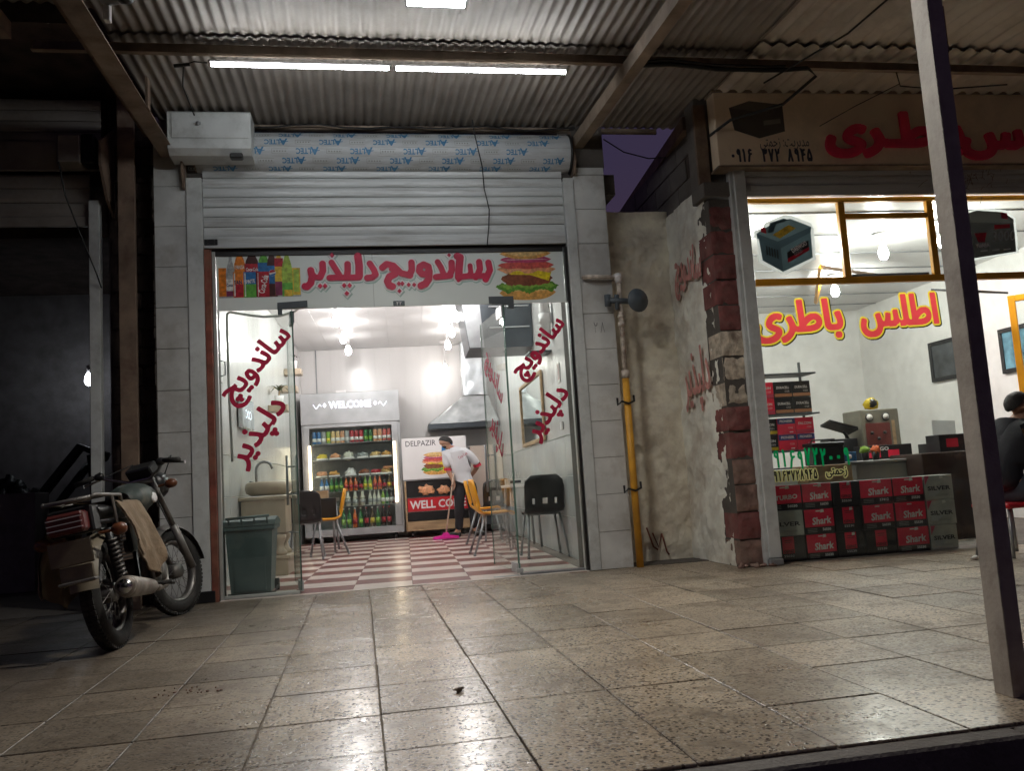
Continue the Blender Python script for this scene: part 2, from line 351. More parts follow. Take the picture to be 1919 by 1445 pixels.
def put(name, mb, m=None, parent=None, label=None, cat=None, group=None, kind=None, loc=None, rot=None, recalc=True):
    if isinstance(mb, MB):
        if m and not mb.mats: mb.mats.append(m)
        me = mb.mesh(name)
        if recalc: fixn(me)
    else:
        me = mb
    o = bpy.data.objects.new(name, me); COL.objects.link(o)
    if parent is not None: o.parent = parent
    if loc: o.location = loc
    if rot: o.rotation_euler = rot
    if label: o['label'] = label
    if cat: o['category'] = cat
    if group: o['group'] = group
    if kind: o['kind'] = kind
    return o
def thing(name, label, cat, loc=(0, 0, 0), rotz=0., group=None, rot=None):
    o = bpy.data.objects.new(name, None); o.empty_display_size = .1; COL.objects.link(o); o.location = loc
    o.rotation_euler = rot if rot else (0, 0, rotz); o['label'] = label; o['category'] = cat
    if group: o['group'] = group
    return o
def dup(root, loc, rotz, label, rot=None):
    kids = {}
    r = root.copy(); COL.objects.link(r); r.location = loc; r.rotation_euler = rot if rot else (0, 0, rotz); r['label'] = label
    for ch in root.children:
        c = ch.copy(); COL.objects.link(c); c.parent = r
        for g in ch.children: d = g.copy(); COL.objects.link(d); d.parent = c
    return r
ORD = ['first', 'second', 'third', 'fourth', 'fifth', 'sixth', 'seventh', 'eighth', 'ninth', 'tenth', 'eleventh', 'twelfth', 'thirteenth', 'fourteenth', 'fifteenth', 'sixteenth']
# frames: interior of the sandwich shop (x, depth, z) and the battery shop front (u, off, z)
AI = math.radians(-2.89); FY = 7.15
def IN(x, d, z=0.): return (x*math.cos(AI) - d*math.sin(AI), FY + x*math.sin(AI) + d*math.cos(AI), z)
AB = math.radians(-1.46); BO = (3.181, 6.444)
def BT(u, off, z=0.): return (BO[0] + u*math.cos(AB) - off*math.sin(AB), BO[1] + u*math.sin(AB) + off*math.cos(AB), z)
# ------------------------------------------------------------------ lettering
ARF = {'ا': ('\ufe8d', '\ufe8e', None, None), 'ب': ('\ufe8f', '\ufe90', '\ufe91', '\ufe92'), 'پ': ('\ufb56', '\ufb57', '\ufb58', '\ufb59'),
 'ت': ('\ufe95', '\ufe96', '\ufe97', '\ufe98'), 'چ': ('\ufb7a', '\ufb7b', '\ufb7c', '\ufb7d'), 'ح': ('\ufea1', '\ufea2', '\ufea3', '\ufea4'),
 'د': ('\ufea9', '\ufeaa', None, None), 'ذ': ('\ufeab', '\ufeac', None, None), 'ر': ('\ufead', '\ufeae', None, None), 'ز': ('\ufeaf', '\ufeb0', None, None),
 'س': ('\ufeb1', '\ufeb2', '\ufeb3', '\ufeb4'), 'ط': ('\ufec1', '\ufec2', '\ufec3', '\ufec4'), 'ل': ('\ufedd', '\ufede', '\ufedf', '\ufee0'),
 'م': ('\ufee1', '\ufee2', '\ufee3', '\ufee4'), 'ن': ('\ufee5', '\ufee6', '\ufee7', '\ufee8'), 'و': ('\ufeed', '\ufeee', None, None),
 'ی': ('\ufbfc', '\ufbfd', '\ufbfe', '\ufbff'), 'ـ': ('\u0640',)*4}
def shape(t):
    out = []
    for i, c in enumerate(t):
        if c not in ARF: out.append(c); continue
        pj = i > 0 and t[i-1] in ARF and ARF[t[i-1]][2] is not None
        nj = i < len(t)-1 and t[i+1] in ARF and ARF[c][2] is not None
        out.append(ARF[c][3 if pj and nj else 1 if pj else 2 if nj else 0])
    return ''.join(reversed(out))
SAND = shape('ساندویچ'); DELP = shape('دلپذیر'); ATLAS = shape('اطلس'); BATRI = shape('باطری')
MODIR = shape('مدیریت: زحمتی'); ZAH = shape('زحمتی')
TARI = shape('طـری'); ATLS = shape('اطـلـس'); BAT = shape('با')
NUM1 = '۰۹۱۶'; NUM2 = '۳۷۲'; NUM3 = '۸۹۴۵'; NUMG = '۰۹۱۶۹۷۲۲۰۰۹'; NUMY = '۰۹۱۶۳۷۲۸۹۴۵'
LAT = "ABCDEFGHIJKLMNOPQRSTUVWXYZabcdefghijklmnopqrstuvwxyz0123456789-. "
GC = {}; ADV = {}
def preload():
    objs = []; need = []
    ar = sorted(set(SAND+DELP+ATLAS+BATRI+MODIR+ZAH+TARI+ATLS+BAT+NUMG+NUMY+'۲۸'))
    for b in (0., .025, .05, .085): need += [(c, b) for c in ar if c != ' ']
    for b in (0., .03): need += [(c, b) for c in LAT if c != ' ']
    adv = [c for c in ar] + list(LAT)
    for key in need + [('adv', c) for c in adv]:
        c = bpy.data.curves.new('t', 'FONT'); c.resolution_u = 2; c.body = key[0] if key[0] != 'adv' else key[1] + 'l'
        if key[0] != 'adv': c.offset = key[1]
        o = bpy.data.objects.new('t', c); COL.objects.link(o); objs.append((key, o))
    dg = bpy.context.evaluated_depsgraph_get()
    lw = None
    raw = {}
    for key, o in objs:
        me = o.evaluated_get(dg).to_mesh()
        if key[0] == 'adv': raw[key[1]] = max(v.co.x for v in me.vertices)
        else: GC[key] = ([v.co.copy() for v in me.vertices], [list(p.vertices) for p in me.polygons])
        o.evaluated_get(dg).to_mesh_clear()
    lmax = max(v.x for v in GC[('l', 0.)][0])
    for c, x in raw.items(): ADV[c] = x - lmax
    for key, o in objs: cu = o.data; bpy.data.objects.remove(o); bpy.data.curves.remove(cu)
preload()
def text_mb(mb, s, cx, cz, w, h, y, m, bold=0., ang=0., depth=.0, flip=False, grow=0., shear=0.):
    """flat letters in the XZ plane at depth y (front towards -Y), the unbold outline box centred and sized w x h."""
    base = []; x = 0; mnx = mnz = 1e9; mxx = mxz = -1e9; pl = []
    for c in s:
        if c != ' ':
            for v in GC[(c, 0.)][0]:
                mnx = min(mnx, x+v.x); mxx = max(mxx, x+v.x); mnz = min(mnz, v.y); mxz = max(mxz, v.y)
            pl.append((c, x))
        x += ADV[c]
    sx = w/(mxx-mnx); sz = h/(mxz-mnz); ca, sa = math.cos(ang), math.sin(ang)
    mb.use(m)
    for i, (c, x0) in enumerate(pl):
        vs, fs = GC[(c, bold+grow if bold+grow in (0., .025, .03, .05, .085) else bold)]
        o = []
        for v in vs:
            X = (x0+v.x-(mnx+mxx)/2)*sx; Z = (v.y-(mnz+mxz)/2)*sz
            X += shear*Z
            if flip: X = -X
            o.append((cx+X*ca-Z*sa, y-.00012*i, cz+X*sa+Z*ca))
        if depth:
            n = len(o); ed = {}
            o2 = o + [(p[0], p[1]+depth, p[2]) for p in o]; ff = [list(f) for f in fs] + [[k+n for k in reversed(f)] for f in fs]
            for f in fs:
                for a in range(len(f)):
                    e = (f[a], f[(a+1) % len(f)]); ed[e] = ed.get(e, 0)+1
            for (a, b) in ed:
                if (b, a) not in ed: ff.append([a, a+n, b+n, b])
            mb.add(o2, ff)
        else: mb.add(o, [list(reversed(f)) if flip else f for f in fs])
    return mb
def text(name, s, cx, cz, w, h, y, m, parent, **k):
    mb = MB(); text_mb(mb, s, cx, cz, w, h, y, m, **k); return put(name, mb, parent=parent, recalc=False)
def merge_iv(iv):
    iv.sort(); out = []
    for a, b in iv:
        if out and a <= out[-1][1]+1e-5: out[-1][1] = max(out[-1][1], b)
        else: out.append([a, b])
    return out
def word_rows(s, w, h, rows):
    """scanline intervals of a word fitted into w x h, centred on the origin"""
    x = 0; pl = []; mnx = mnz = 1e9; mxx = mxz = -1e9
    for c in s:
        if c != ' ':
            pl.append((c, x))
            for v in GC[(c, 0.)][0]: mnx = min(mnx, x+v.x); mxx = max(mxx, x+v.x); mnz = min(mnz, v.y); mxz = max(mxz, v.y)
        x += ADV[c]
    sx = w/(mxx-mnx); sz = h/(mxz-mnz); dz = h/rows; base = {}
    for c, x0 in pl:
        vs, fs = GC[(c, 0.)]
        P = [((x0+v.x-(mnx+mxx)/2)*sx, (v.y-(mnz+mxz)/2)*sz) for v in vs]
        for f in fs:
            q = [P[i] for i in f]; lo = min(p[1] for p in q); hi = max(p[1] for p in q)
            for j in range(math.ceil(lo/dz-.5), math.floor(hi/dz-.5)+1):
                z = (j+.5)*dz; xs = []
                for i in range(len(q)):
                    a, b = q[i], q[(i+1) % len(q)]
                    if (a[1] > z) != (b[1] > z): xs.append(a[0]+(z-a[1])*(b[0]-a[0])/(b[1]-a[1]))
                xs.sort()
                for i in range(0, len(xs)-1, 2): base.setdefault(j, []).append((xs[i], xs[i+1]))
    return {j: merge_iv(v) for j, v in base.items()}, dz
def bold_word(name, s, cx, cz, w, h, y, m, parent, grow=.012, ang=0., depth=0., flip=False, rows=90, shift=(0, 0), shear=0., hole=0., hs=(0., 0.)):
    base, dz = word_rows(s, w, h, rows); K = int(grow/dz); acc = {}
    for j, iv in base.items():
        for k in range(-K, K+1):
            e = math.sqrt(max(0, grow*grow-(k*dz)**2)); acc.setdefault(j+k, []).extend((a-e, b+e) for a, b in iv)
    mb = MB().use(m); ca, sa = math.cos(ang), math.sin(ang)
    if hole:                                     # an outline ring: take the inner letter away
        K2 = int(hole/dz); inn = {}; hj = round(hs[1]/dz)
        for j, iv in base.items():
            for k in range(-K2, K2+1):
                e = math.sqrt(max(0, hole*hole-(k*dz)**2)); inn.setdefault(j+k+hj, []).extend((a-e+hs[0], b+e+hs[0]) for a, b in iv)
        for j in list(acc):
            if j not in inn: continue
            cut = merge_iv(inn[j]); res = []
            for a, b in merge_iv(acc[j]):
                x = a
                for c, d in cut:
                    if d <= x or c >= b: continue
                    if c > x: res.append((x, c))
                    x = max(x, d)
                if x < b: res.append((x, b))
            acc[j] = res
    def T_(X, Z, Y):
        X += shear*Z
        if flip: X = -X
        return (cx+shift[0]+X*ca-Z*sa, Y, cz+shift[1]+X*sa+Z*ca)
    for j, iv in acc.items():
        z0, z1 = j*dz, (j+1)*dz
        for a, b in merge_iv(iv):
            q = [T_(a, z0, y), T_(b, z0, y), T_(b, z1, y), T_(a, z1, y)]
            if depth:
                q2 = [(p[0], p[1]+depth, p[2]) for p in q]; mb.add(q+q2, [[0, 1, 2, 3], [0, 4, 5, 1], [3, 2, 6, 7], [0, 3, 7, 4], [1, 5, 6, 2]])
            else: mb.add(q, [[0, 1, 2, 3]] if not flip else [[3, 2, 1, 0]])
    return put(name, mb, parent=parent, recalc=False)
# Persian numerals drawn as pen strokes in a 0.6 x 1 cell
DG = {'۰': [[(.22, .42), (.34, .50)], [(.22, .50), (.34, .42)]], '۱': [[(.20, 1), (.30, .74), (.33, 0)]], '۲': [[(.08, 1), (.18, .74), (.22, 0)], [(.18, .78), (.30, .66), (.45, .72), (.50, .98)]],
      '۳': [[(.04, 1), (.13, .74), (.17, 0)], [(.13, .78), (.22, .68), (.31, .74), (.32, .92)], [(.31, .76), (.40, .68), (.51, .75), (.54, .98)]],
      '۴': [[(.08, 1), (.17, .7), (.20, 0)], [(.17, .60), (.30, .52), (.50, .56)], [(.50, .98), (.36, .96), (.28, .80), (.32, .62), (.42, .55)]],
      '۵': [[(.30, 1), (.12, .62), (.04, .25), (.12, .04), (.22, .04), (.30, .20), (.38, .04), (.50, .04), (.57, .25), (.48, .62), (.30, 1)]],
      '۶': [[(.52, .96), (.34, 1), (.20, .86), (.24, .66), (.40, .60), (.54, .64)], [(.34, .62), (.20, .34), (.12, 0)]], '۷': [[(.04, 1), (.22, .45), (.30, 0), (.38, .45), (.56, 1)]],
      '۸': [[(.04, 0), (.20, .50), (.30, 1), (.40, .50), (.56, 0)]], '۹': [[(.46, .80), (.40, .97), (.26, 1), (.14, .88), (.16, .70), (.30, .62), (.46, .68)], [(.46, .84), (.48, .5), (.50, 0)]]}
def digits(name, s, cx, cz, w, h, y, m, parent, pen=.008, ang=0., jit=0., gap=.66):
    """numerals as round-ended pen strokes, merged row by row into one flat print"""
    rr = random.Random(len(s)*7+int(w*100)); n = len(s); cw = w/n; dz = max(.0008, h/70); acc = {}
    for i, ch in enumerate(s):
        ox = -w/2+i*cw; oz = -h/2+rr.uniform(-jit, jit)*h; k = cw*gap/.6
        for st in DG[ch]:
            p = [(ox+a*k+cw*(1-gap)/2, oz+b*h) for a, b in st]
            for (x0, z0), (x1, z1) in zip(p[:-1], p[1:]):
                lo, hi = min(z0, z1)-pen, max(z0, z1)+pen
                for j in range(int(math.floor(lo/dz)), int(math.ceil(hi/dz))+1):
                    z = (j+.5)*dz; L2 = (x1-x0)**2+(z1-z0)**2; xs = []
                    for t in range(9):
                        u = t/8; px, pz = x0+(x1-x0)*u, z0+(z1-z0)*u
                        if abs(pz-z) < pen: e = math.sqrt(pen*pen-(pz-z)**2); xs.append((px-e, px+e))
                    if xs: acc.setdefault(j, []).append((min(a for a, b in xs), max(b for a, b in xs)))
    mb = MB().use(m); ca, sa = math.cos(ang), math.sin(ang)
    for j, iv in acc.items():
        for a, b in merge_iv(iv):
            mb.add([(cx+X*ca-Z*sa, y, cz+X*sa+Z*ca) for X, Z in ((a, j*dz), (b, j*dz), (b, (j+1)*dz), (a, (j+1)*dz))], [[0, 1, 2, 3]])
    return put(name, mb, parent=parent, recalc=False)
# calligraphic strokes of the shop name (metres in the facade plane)
STROKES = [(0.0209, [(1.176, 2.672), (1.185, 2.607), (1.165, 2.567), (1.143, 2.525)]), (0.0209, [(1.096, 2.679), (1.099, 2.618), (1.08, 2.573), (1.057, 2.547)]), (0.019, [(1.162, 2.557), (1.077, 2.556), (0.998, 2.558), (0.914, 2.55)]), (0.0162, [(1.015, 2.648), (1.018, 2.59), (0.998, 2.558)]), (0.0247, [(0.91, 2.732), (0.933, 2.722), (0.919, 2.632), (0.911, 2.547)]), (0.0114, [(0.909, 2.542), (0.907, 2.52)]), (0.0209, [(0.857, 2.678), (0.856, 2.613), (0.837, 2.571)]), (0.02, [(0.841, 2.565), (0.772, 2.559), (0.715, 2.554)]), (0.019, [(0.738, 2.685), (0.765, 2.635), (0.783, 2.579), (0.763, 2.559)]), (0.0219, [(0.617, 2.665), (0.584, 2.646), (0.577, 2.61), (0.598, 2.583), (0.635, 2.578), (0.66, 2.607), (0.656, 2.647), (0.617, 2.665)]), (0.0228, [(0.662, 2.607), (0.654, 2.537), (0.625, 2.498), (0.585, 2.481)]), (0.0209, [(0.515, 2.684), (0.515, 2.62), (0.494, 2.578)]), (0.0209, [(0.498, 2.574), (0.425, 2.592), (0.361, 2.66), (0.305, 2.675), (0.267, 2.644)]), (0.0143, [(0.425, 2.587), (0.383, 2.614), (0.341, 2.628)]), (0.0228, [(0.372, 2.588), (0.323, 2.564), (0.305, 2.525), (0.32, 2.49), (0.345, 2.48)]), (0.0198, [(0.165, 2.682), (0.197, 2.627), (0.21, 2.587), (0.182, 2.563), (0.138, 2.559)]), (0.0242, [(0.069, 2.746), (0.076, 2.665), (0.072, 2.576)]), (0.019, [(0.074, 2.566), (-0.024, 2.565), (-0.117, 2.567), (-0.172, 2.566)]), (0.0207, [(-0.019, 2.68), (-0.02, 2.623), (-0.028, 2.57)]), (0.019, [(-0.15, 2.696), (-0.115, 2.633), (-0.091, 2.589)]), (0.0207, [(-0.224, 2.687), (-0.223, 2.627), (-0.244, 2.579)]), (0.0173, [(-0.244, 2.57), (-0.294, 2.575), (-0.309, 2.602)]), (0.0216, [(-0.322, 2.633), (-0.313, 2.576), (-0.326, 2.523), (-0.356, 2.493), (-0.373, 2.498)])]
DOTS = [(0.839, 2.744, 0.0285), (0.4, 2.503, 0.0323), (0.429, 2.503, 0.0323), (0.402, 2.44, 0.0304), (0.482, 2.492, 0.0304), (0.528, 2.491, 0.0304), (-0.144, 2.758, 0.0328), (-0.251, 2.498, 0.0328), (-0.211, 2.497, 0.0328), (-0.054, 2.498, 0.0328), (-0.01, 2.497, 0.0328), (-0.035, 2.43, 0.0328)]
# ------------------------------------------------------------------ ground
rnd = random.Random(3)
plat = MB().box(-9, 9, 2.285, 7.9, -.45, -.010)
platform = put('platform_floor', plat, 'grout', kind='structure')
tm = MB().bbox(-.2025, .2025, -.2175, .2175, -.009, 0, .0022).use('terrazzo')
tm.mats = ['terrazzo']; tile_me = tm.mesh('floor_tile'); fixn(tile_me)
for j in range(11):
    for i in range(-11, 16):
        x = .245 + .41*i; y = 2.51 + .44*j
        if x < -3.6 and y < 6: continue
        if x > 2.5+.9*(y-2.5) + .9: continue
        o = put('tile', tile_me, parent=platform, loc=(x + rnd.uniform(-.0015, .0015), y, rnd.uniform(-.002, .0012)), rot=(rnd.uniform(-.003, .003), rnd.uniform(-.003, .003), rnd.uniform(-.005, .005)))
ap = MB().box(2.25, 2.93, 7.128, 7.46, -.012, .004); put('alley_step', ap, 'core_concrete', kind='structure')
mb = MB().box(-60, 60, -60, 2.2, -.75, -.45); put('road', mb, 'asphalt', kind='structure')
mb = MB().box(-60, 60, 7.95, 60, -.75, -.06); put('ground', mb, 'asphalt', kind='structure')
for i in range(-4, 5):
    k = MB().bbox(i*1.2-.595, i*1.2+.595, 2.2, 2.283, -.45, -.006, .008)
    put('kerb_block', k, 'kerb_concrete', parent=platform)
# ------------------------------------------------------------------ interior floor of the sandwich shop
fl = put('shop_floor', MB().box(-1.35, 2.05, .02, 7.62, -.02, -.004), 'floor_grout', kind='structure', loc=(0, FY, 0), rot=(0, 0, AI))
mes = {}
for nm in ('tile_brown', 'tile_pale'):
    q = MB().bbox(-.2385, .2385, -.1785, .1785, -.004, .002, .001); q.mats = [nm]; mes[nm] = q.mesh(nm); fixn(mes[nm])
for c in range(-3, 4):
    for r in range(22):
        x = .149 + .48*c; d = .20 + .362*r if True else 0
        o = put('tile', mes['tile_pale' if (c+r) % 2 == 0 else 'tile_brown'], parent=fl, loc=(x, d, 0))
# ------------------------------------------------------------------ sandwich shop building
B1 = thing('shop_building', 'pale tiled two-pier shop front of the brightly lit sandwich shop', 'building', (0, FY, 0))
def part(name, mb, m=None, parent=None, rot=None, **k): return put(name, mb, m, parent=parent, rot=rot, **k)
RI = (0, 0, AI)
def wall_grid(x, name, side):
    w = part(name, MB().box(min(x, x+side*.12), max(x, x+side*.12), .14, 7.75, -.02, 3.3), 'wall_white', B1, RI)
    s = -side
    q = MB().bbox(0, .008, 0, .596, 0, .396, .002); q.mats = ['wall_marble']; tme = q.mesh('wall_tile'); fixn(tme)
    if s < 0:
        q = MB().bbox(-.008, 0, 0, .596, 0, .396, .002); q.mats = ['wall_marble']; tme = q.mesh('wall_tile'); fixn(tme)
    for r in range(3):
        for c in range(12):
            put('tile', tme, parent=w, loc=(x, .16+c*.6+.002, r*.4+.004))
    q = MB().bbox(0 if s > 0 else -.006, .006 if s > 0 else 0, 0, .248, 0, 1.98, .0015); q.mats = ['pvc_white']; pme = q.mesh('panel'); fixn(pme)
    for c in range(29): put('panel', pme, parent=w, loc=(x, .16+c*.25, 1.212))
    part('trim', MB().box(min(x, x+s*.012), max(x, x+s*.012), .15, 7.6, 1.201, 1.211), 'alum_frame', w)
    return w
wl = wall_grid(-1.29, 'left_wall', -1); wr = wall_grid(1.98, 'right_wall', 1)
wb = part('back_wall', MB().box(-1.4, 2.2, 7.6, 7.75, -.02, 3.3), 'wall_white', B1, RI)
q = MB().bbox(0, .248, -.006, 0, 0, 3.19, .0015); q.mats = ['pvc_white']; pme = q.mesh('panel'); fixn(pme)
for c in range(13): put('panel', pme, parent=wb, loc=(-1.28+c*.25, 7.6, .004))
part('trim', MB().box(-1.03, -1.012, 7.575, 7.593, .0, 3.2), 'steel_dull', wb)
ce = part('ceiling', MB().box(-1.4, 2.1, .14, 7.75, 3.206, 3.3), 'ceiling_white', B1, RI)
q = MB().bbox(0, .246, 0, 7.44, -.006, 0, .0015); q.mats = ['ceiling_white']; pme = q.mesh('panel'); fixn(pme)
for c in range(13): put('panel', pme, parent=ce, loc=(-1.28+c*.25, .15, 3.204))
part('lintel', MB().box(-1.53, 2.25, .16, .32, 2.80, 4.4), 'core_concrete', B1)
part('roof', MB().box(-1.6, 2.4, .14, 8.2, 3.31, 3.5), 'core_concrete', B1)
def pier(x0, x1, y0, y1, z1, ht, name):
    c = part(name, MB().box(x0+.008, x1-.008, y0+.008, y1, -.01, z1), 'joint', B1)
    n = int(z1/ht)
    for i in range(n+1):
        a = i*ht; b = min(z1, (i+1)*ht)
        if b-a < .03: continue
        put('tile', MB().bbox(x0, x1, y0, y0+.012, a+.002, b-.0025, .0015), 'pier_tile', parent=c, rot=(0, 0, rnd.uniform(-.002, .002)))
        if x0 > 0:
            put('tile', MB().bbox(x1-.009, x1+.003, y0+.014, y1, a+.002, b-.0025, .0015), 'pier_tile', parent=c)
    return c
p1 = pier(-1.53, -1.285, -.04, .5, 3.92, .333, 'left_pier'); p2 = pier(1.965, 2.245, -.04, .34, 3.5, .312, 'right_pier')
part('pier_head', MB().box(1.965, 2.26, -.03, .34, 3.5, 3.9), 'core_concrete', B1)
digits('graffiti', '۲۸', 2.10, 2.06, .12, .085, -.0435, 'ink', B1, pen=.0022)
# ragged broken tile edge along the left pier
ed = MB()
for i in range(40):
    z = i*.095; ed.box(-1.536-rnd.uniform(0, .012), -1.528, -.035, .1, z, z+.095+rnd.uniform(-.02, 0))
part('broken_edge', ed, 'core_concrete', B1)
# reveals beside the glass front
part('left_jamb', MB().box(-1.285, -1.105, .02, .34, 0, 3.9), 'core_concrete', B1)
part('right_jamb', MB().box(1.87, 1.964, .02, .34, 0, 3.9), 'core_concrete', B1)
part('painted_frame', MB().box(-1.155, -1.108, -.05, .055, 0, 2.80), 'rust_red', B1)
part('header_bar', MB().box(-1.16, 1.875, .03, .06, 2.765, 2.83), 'black_frame', B1)
part('side_bar', MB().box(1.845, 1.868, -.02, .06, 0, 2.79), 'black_frame', B1)
# threshold strip
part('threshold', MB().box(-1.10, 1.86, -.055, .02, -.004, .004), 'tile_pale', B1)
# ------------------------------------------------------------------ recess between the shops
ALW = thing('plaster_wall', 'cracked dirty plaster wall at the back of the recess between the two shops', 'wall', (2.245, 7.45, 0))
mat('plaster_old', (.82, .75, .63), .95, var=.28, scale=3.5, bump=.9, bscale=22, dirt=.7, dirtcol=(.46, .38, .29), dscale=2.1)
mat('plaster_side', (.85, .83, .75), .95, var=.2, scale=4, bump=.6, bscale=26, dirt=.65, dirtcol=(.50, .41, .32), dscale=2.6)
def fb(v): return sum(noise.noise(v*(2**k)+Vector((k*9, 3, 1)))/2**k for k in range(5))
def wfn(u, v):
    x = u*.70; z = v*3.2
    r = math.hypot(x-.38, z-2.75)
    dy = fb(Vector((x*2.2, z*2.2, 1)))*.030 + .014*fb(Vector((x*9, z*9, 5)))
    if r < .35: dy += -.03*(1-r/.35)*(1+fb(Vector((x*12, z*12, 7))))
    return (x, dy, z)
put('plaster', MB().grid(wfn, 60, 240), 'plaster_old', parent=ALW)
put('core', MB().box(0, .72, .06, .3, 0, 3.18), 'core_concrete', parent=ALW)
gz = MB()
for p in ([(.24, -.035, .30), (.29, -.035, .13), (.33, -.035, .10)], [(.29, -.035, .25), (.34, -.035, .12), (.375, -.035, .24)], [(.375, -.035, .24), (.41, -.035, .08), (.43, -.035, .05)]): gz.tube(p, .008, 5)
put('graffiti', gz, 'rust_red', parent=ALW)
SW = thing('plaster_wall', 'whitewashed flaking side wall with faded red painted shop name', 'wall', (2.92, 6.56, 0))
def sfn(u, v):
    y = u*.90; z = v*3.14
    return (fb(Vector((y*3, z*3, 11)))*.018 + .010*fb(Vector((y*12, z*12, 2))), y, z)
put('plaster', MB().grid(sfn, 60, 210), 'plaster_side', parent=SW)
put('core', MB().box(.05, .14, .0, 4.4, 0, 3.1), 'core_concrete', parent=SW)
for nm, s, cy_, cz, w, h, a in (('lettering', SAND, 6.98, 2.50, .62, .34, -.15), ('lettering', SAND[2:4], 6.9, 2.1, .001, .001, 0), ('lettering', DELP, 6.99, 1.55, .60, .42, .05)):
    if w < .01: continue
    # side wall faces -X: +x text direction runs towards -Y
    o = bold_word('lettering', s, 0, 0, w*.95, h*1.3, 0, 'graffiti_red', SW, grow=.010, ang=a); o.location = (-.024, cy_-6.56, cz); o.rotation_euler = (0, 0, -PI/2)
# bricks of the column end
BC = thing('brick_column', 'rough column end of red painted and bare blocks beside the battery shop', 'column', BT(-.275, 0), AB)
mat('brick_red', (.21, .07, .065), .85, var=.35, scale=9, bump=.7, bscale=35, dirt=.45, dirtcol=(.22, .15, .13), dscale=7)
mat('brick_bare', (.58, .50, .40), .95, var=.4, scale=16, bump=1., bscale=45, dirt=.7, dirtcol=(.16, .09, .07), dscale=9)
mat('brick_brown', (.26, .16, .13), .95, var=.4, scale=10, bump=.9, bscale=35, dirt=.5, dirtcol=(.30, .24, .18), dscale=6)
hs = 0.0
put('mortar', MB().box(.012, .19, .012, .3, 0, 2.98), 'core_concrete', parent=BC)
for i in range(14):
    h = .212 + rnd.uniform(-.012, .012)
    z0 = hs; hs += h
    if hs > 3.0: break
    m = 'brick_brown' if i < 5 else ('brick_bare' if i in (6, 7, 8) else 'brick_red')
    if i in (1, 3, 4): m = 'brick_red' if i != 3 else 'brick_brown'
    def bf(nz_seed, x0, x1, y0, z0, z1):
        g = MB(); n = 9; vs = []; fs = []
        def P(a, b):
            e = min(a, 1-a, b, 1-b); k = .010*(1-min(1, e*7))
            return (x0+(x1-x0)*a+noise.noise(Vector((nz_seed, b*5, 1)))*.004, y0+k+noise.noise(Vector((a*4+nz_seed, b*4, nz_seed)))*.012, z0+(z1-z0)*b)
        g.grid(P, n, n)
        g.box(x0+.003, x1-.003, y0+.012, y0+.28, z0+.003, z1-.003)
        return g
    put('brick', bf(i*1.7, rnd.uniform(0, .012), .205+rnd.uniform(-.012, .008), rnd.uniform(-.012, .010), z0+.006, hs-.006), m, parent=BC)
rub = MB()
for i in range(16): rub.blob((rnd.uniform(-.03, .25), rnd.uniform(-.07, .0), .01), (rnd.uniform(.01, .035),)*2+(rnd.uniform(.01, .03),), .4, i, 7, 5)
put('rubble', rub, 'brick_brown', parent=BC, kind='stuff')
# ------------------------------------------------------------------ battery shop building
B2 = thing('shop_building', 'brightly lit white battery shop building with ochre window frame', 'building', (BO[0], BO[1], 0), AB)
part('lintel_block', MB().bbox(-.31, -.055, -.02, .25, 3.0, 3.12, .006), 'kerb_concrete', B2)
part('dark_stub_post', MB().box(-.32, -.22, .02, .055, 3.12, 3.80), 'beam_brown', B2)
part('upper_wall', MB().box(-.30, 4.6, .06, .26, 3.12, 3.9), 'kerb_concrete', B2)
sb = part('side_parapet', MB().box(-.23, -.10, .27, 4.2, 3.12, 3.72), 'dark_brick', B2)
for i in range(8):
    for j in range(3): put('block', MB().bbox(-.245, -.232, .30+i*.42+(j % 2)*.2, .30+i*.42+(j % 2)*.2+.405, 3.13+j*.2, 3.32+j*.2, .004), 'kerb_concrete', parent=sb)
part('roof_edge', MB().box(-.05, .07, 0, 4.4, 3.70, 3.82), 'beam_brown', B2, loc=(-.26, .30, 0), rot=(0, 0, -.063))
part('left_wall', MB().box(-.09, -.0, .12, 5.5, 0, 3.12), 'plaster_b', B2)
part('back_wall', MB().box(-.09, 4.4, 5.4, 5.55, 0, 3.12), 'plaster_b', B2)
part('right_wall', MB().box(4.2, 4.35, .12, 5.5, 0, 3.12), 'plaster_b', B2)
part('right_pier', MB().box(3.95, 5.2, -.05, .12, 0, 3.9), 'kerb_concrete', B2)
c2 = part('ceiling', MB().box(-.09, 4.35, .12, 5.5, 3.03, 3.12), 'ceiling_white', B2)
for i in range(7): put('panel_joint', MB().box(0, 4.2, .55+i*.72, .565+i*.72, 3.018, 3.029), 'steel_dull', parent=c2)
part('ceiling_bar', MB().tube([(1.9, 2.2, 2.93), (2.9, 4.2, 2.93)], .03, 4), 'yellow_paint', B2)
part('ceiling_bar', MB().tube([(1.9, 2.2, 2.93), (3.3, 2.9, 2.93)], .022, 4), 'beam_brown', B2)
part('floor', MB().box(0, 4.2, .0, 5.4, -.02, .001), 'kerb_concrete', B2)
part('corner_cable', MB().tube([(2.55, 5.385, 2.4), (2.55, 5.385, 1.75), (2.50, 5.38, 1.62), (2.52, 5.38, 1.1)], .012, 5), 'cable_white', B2)
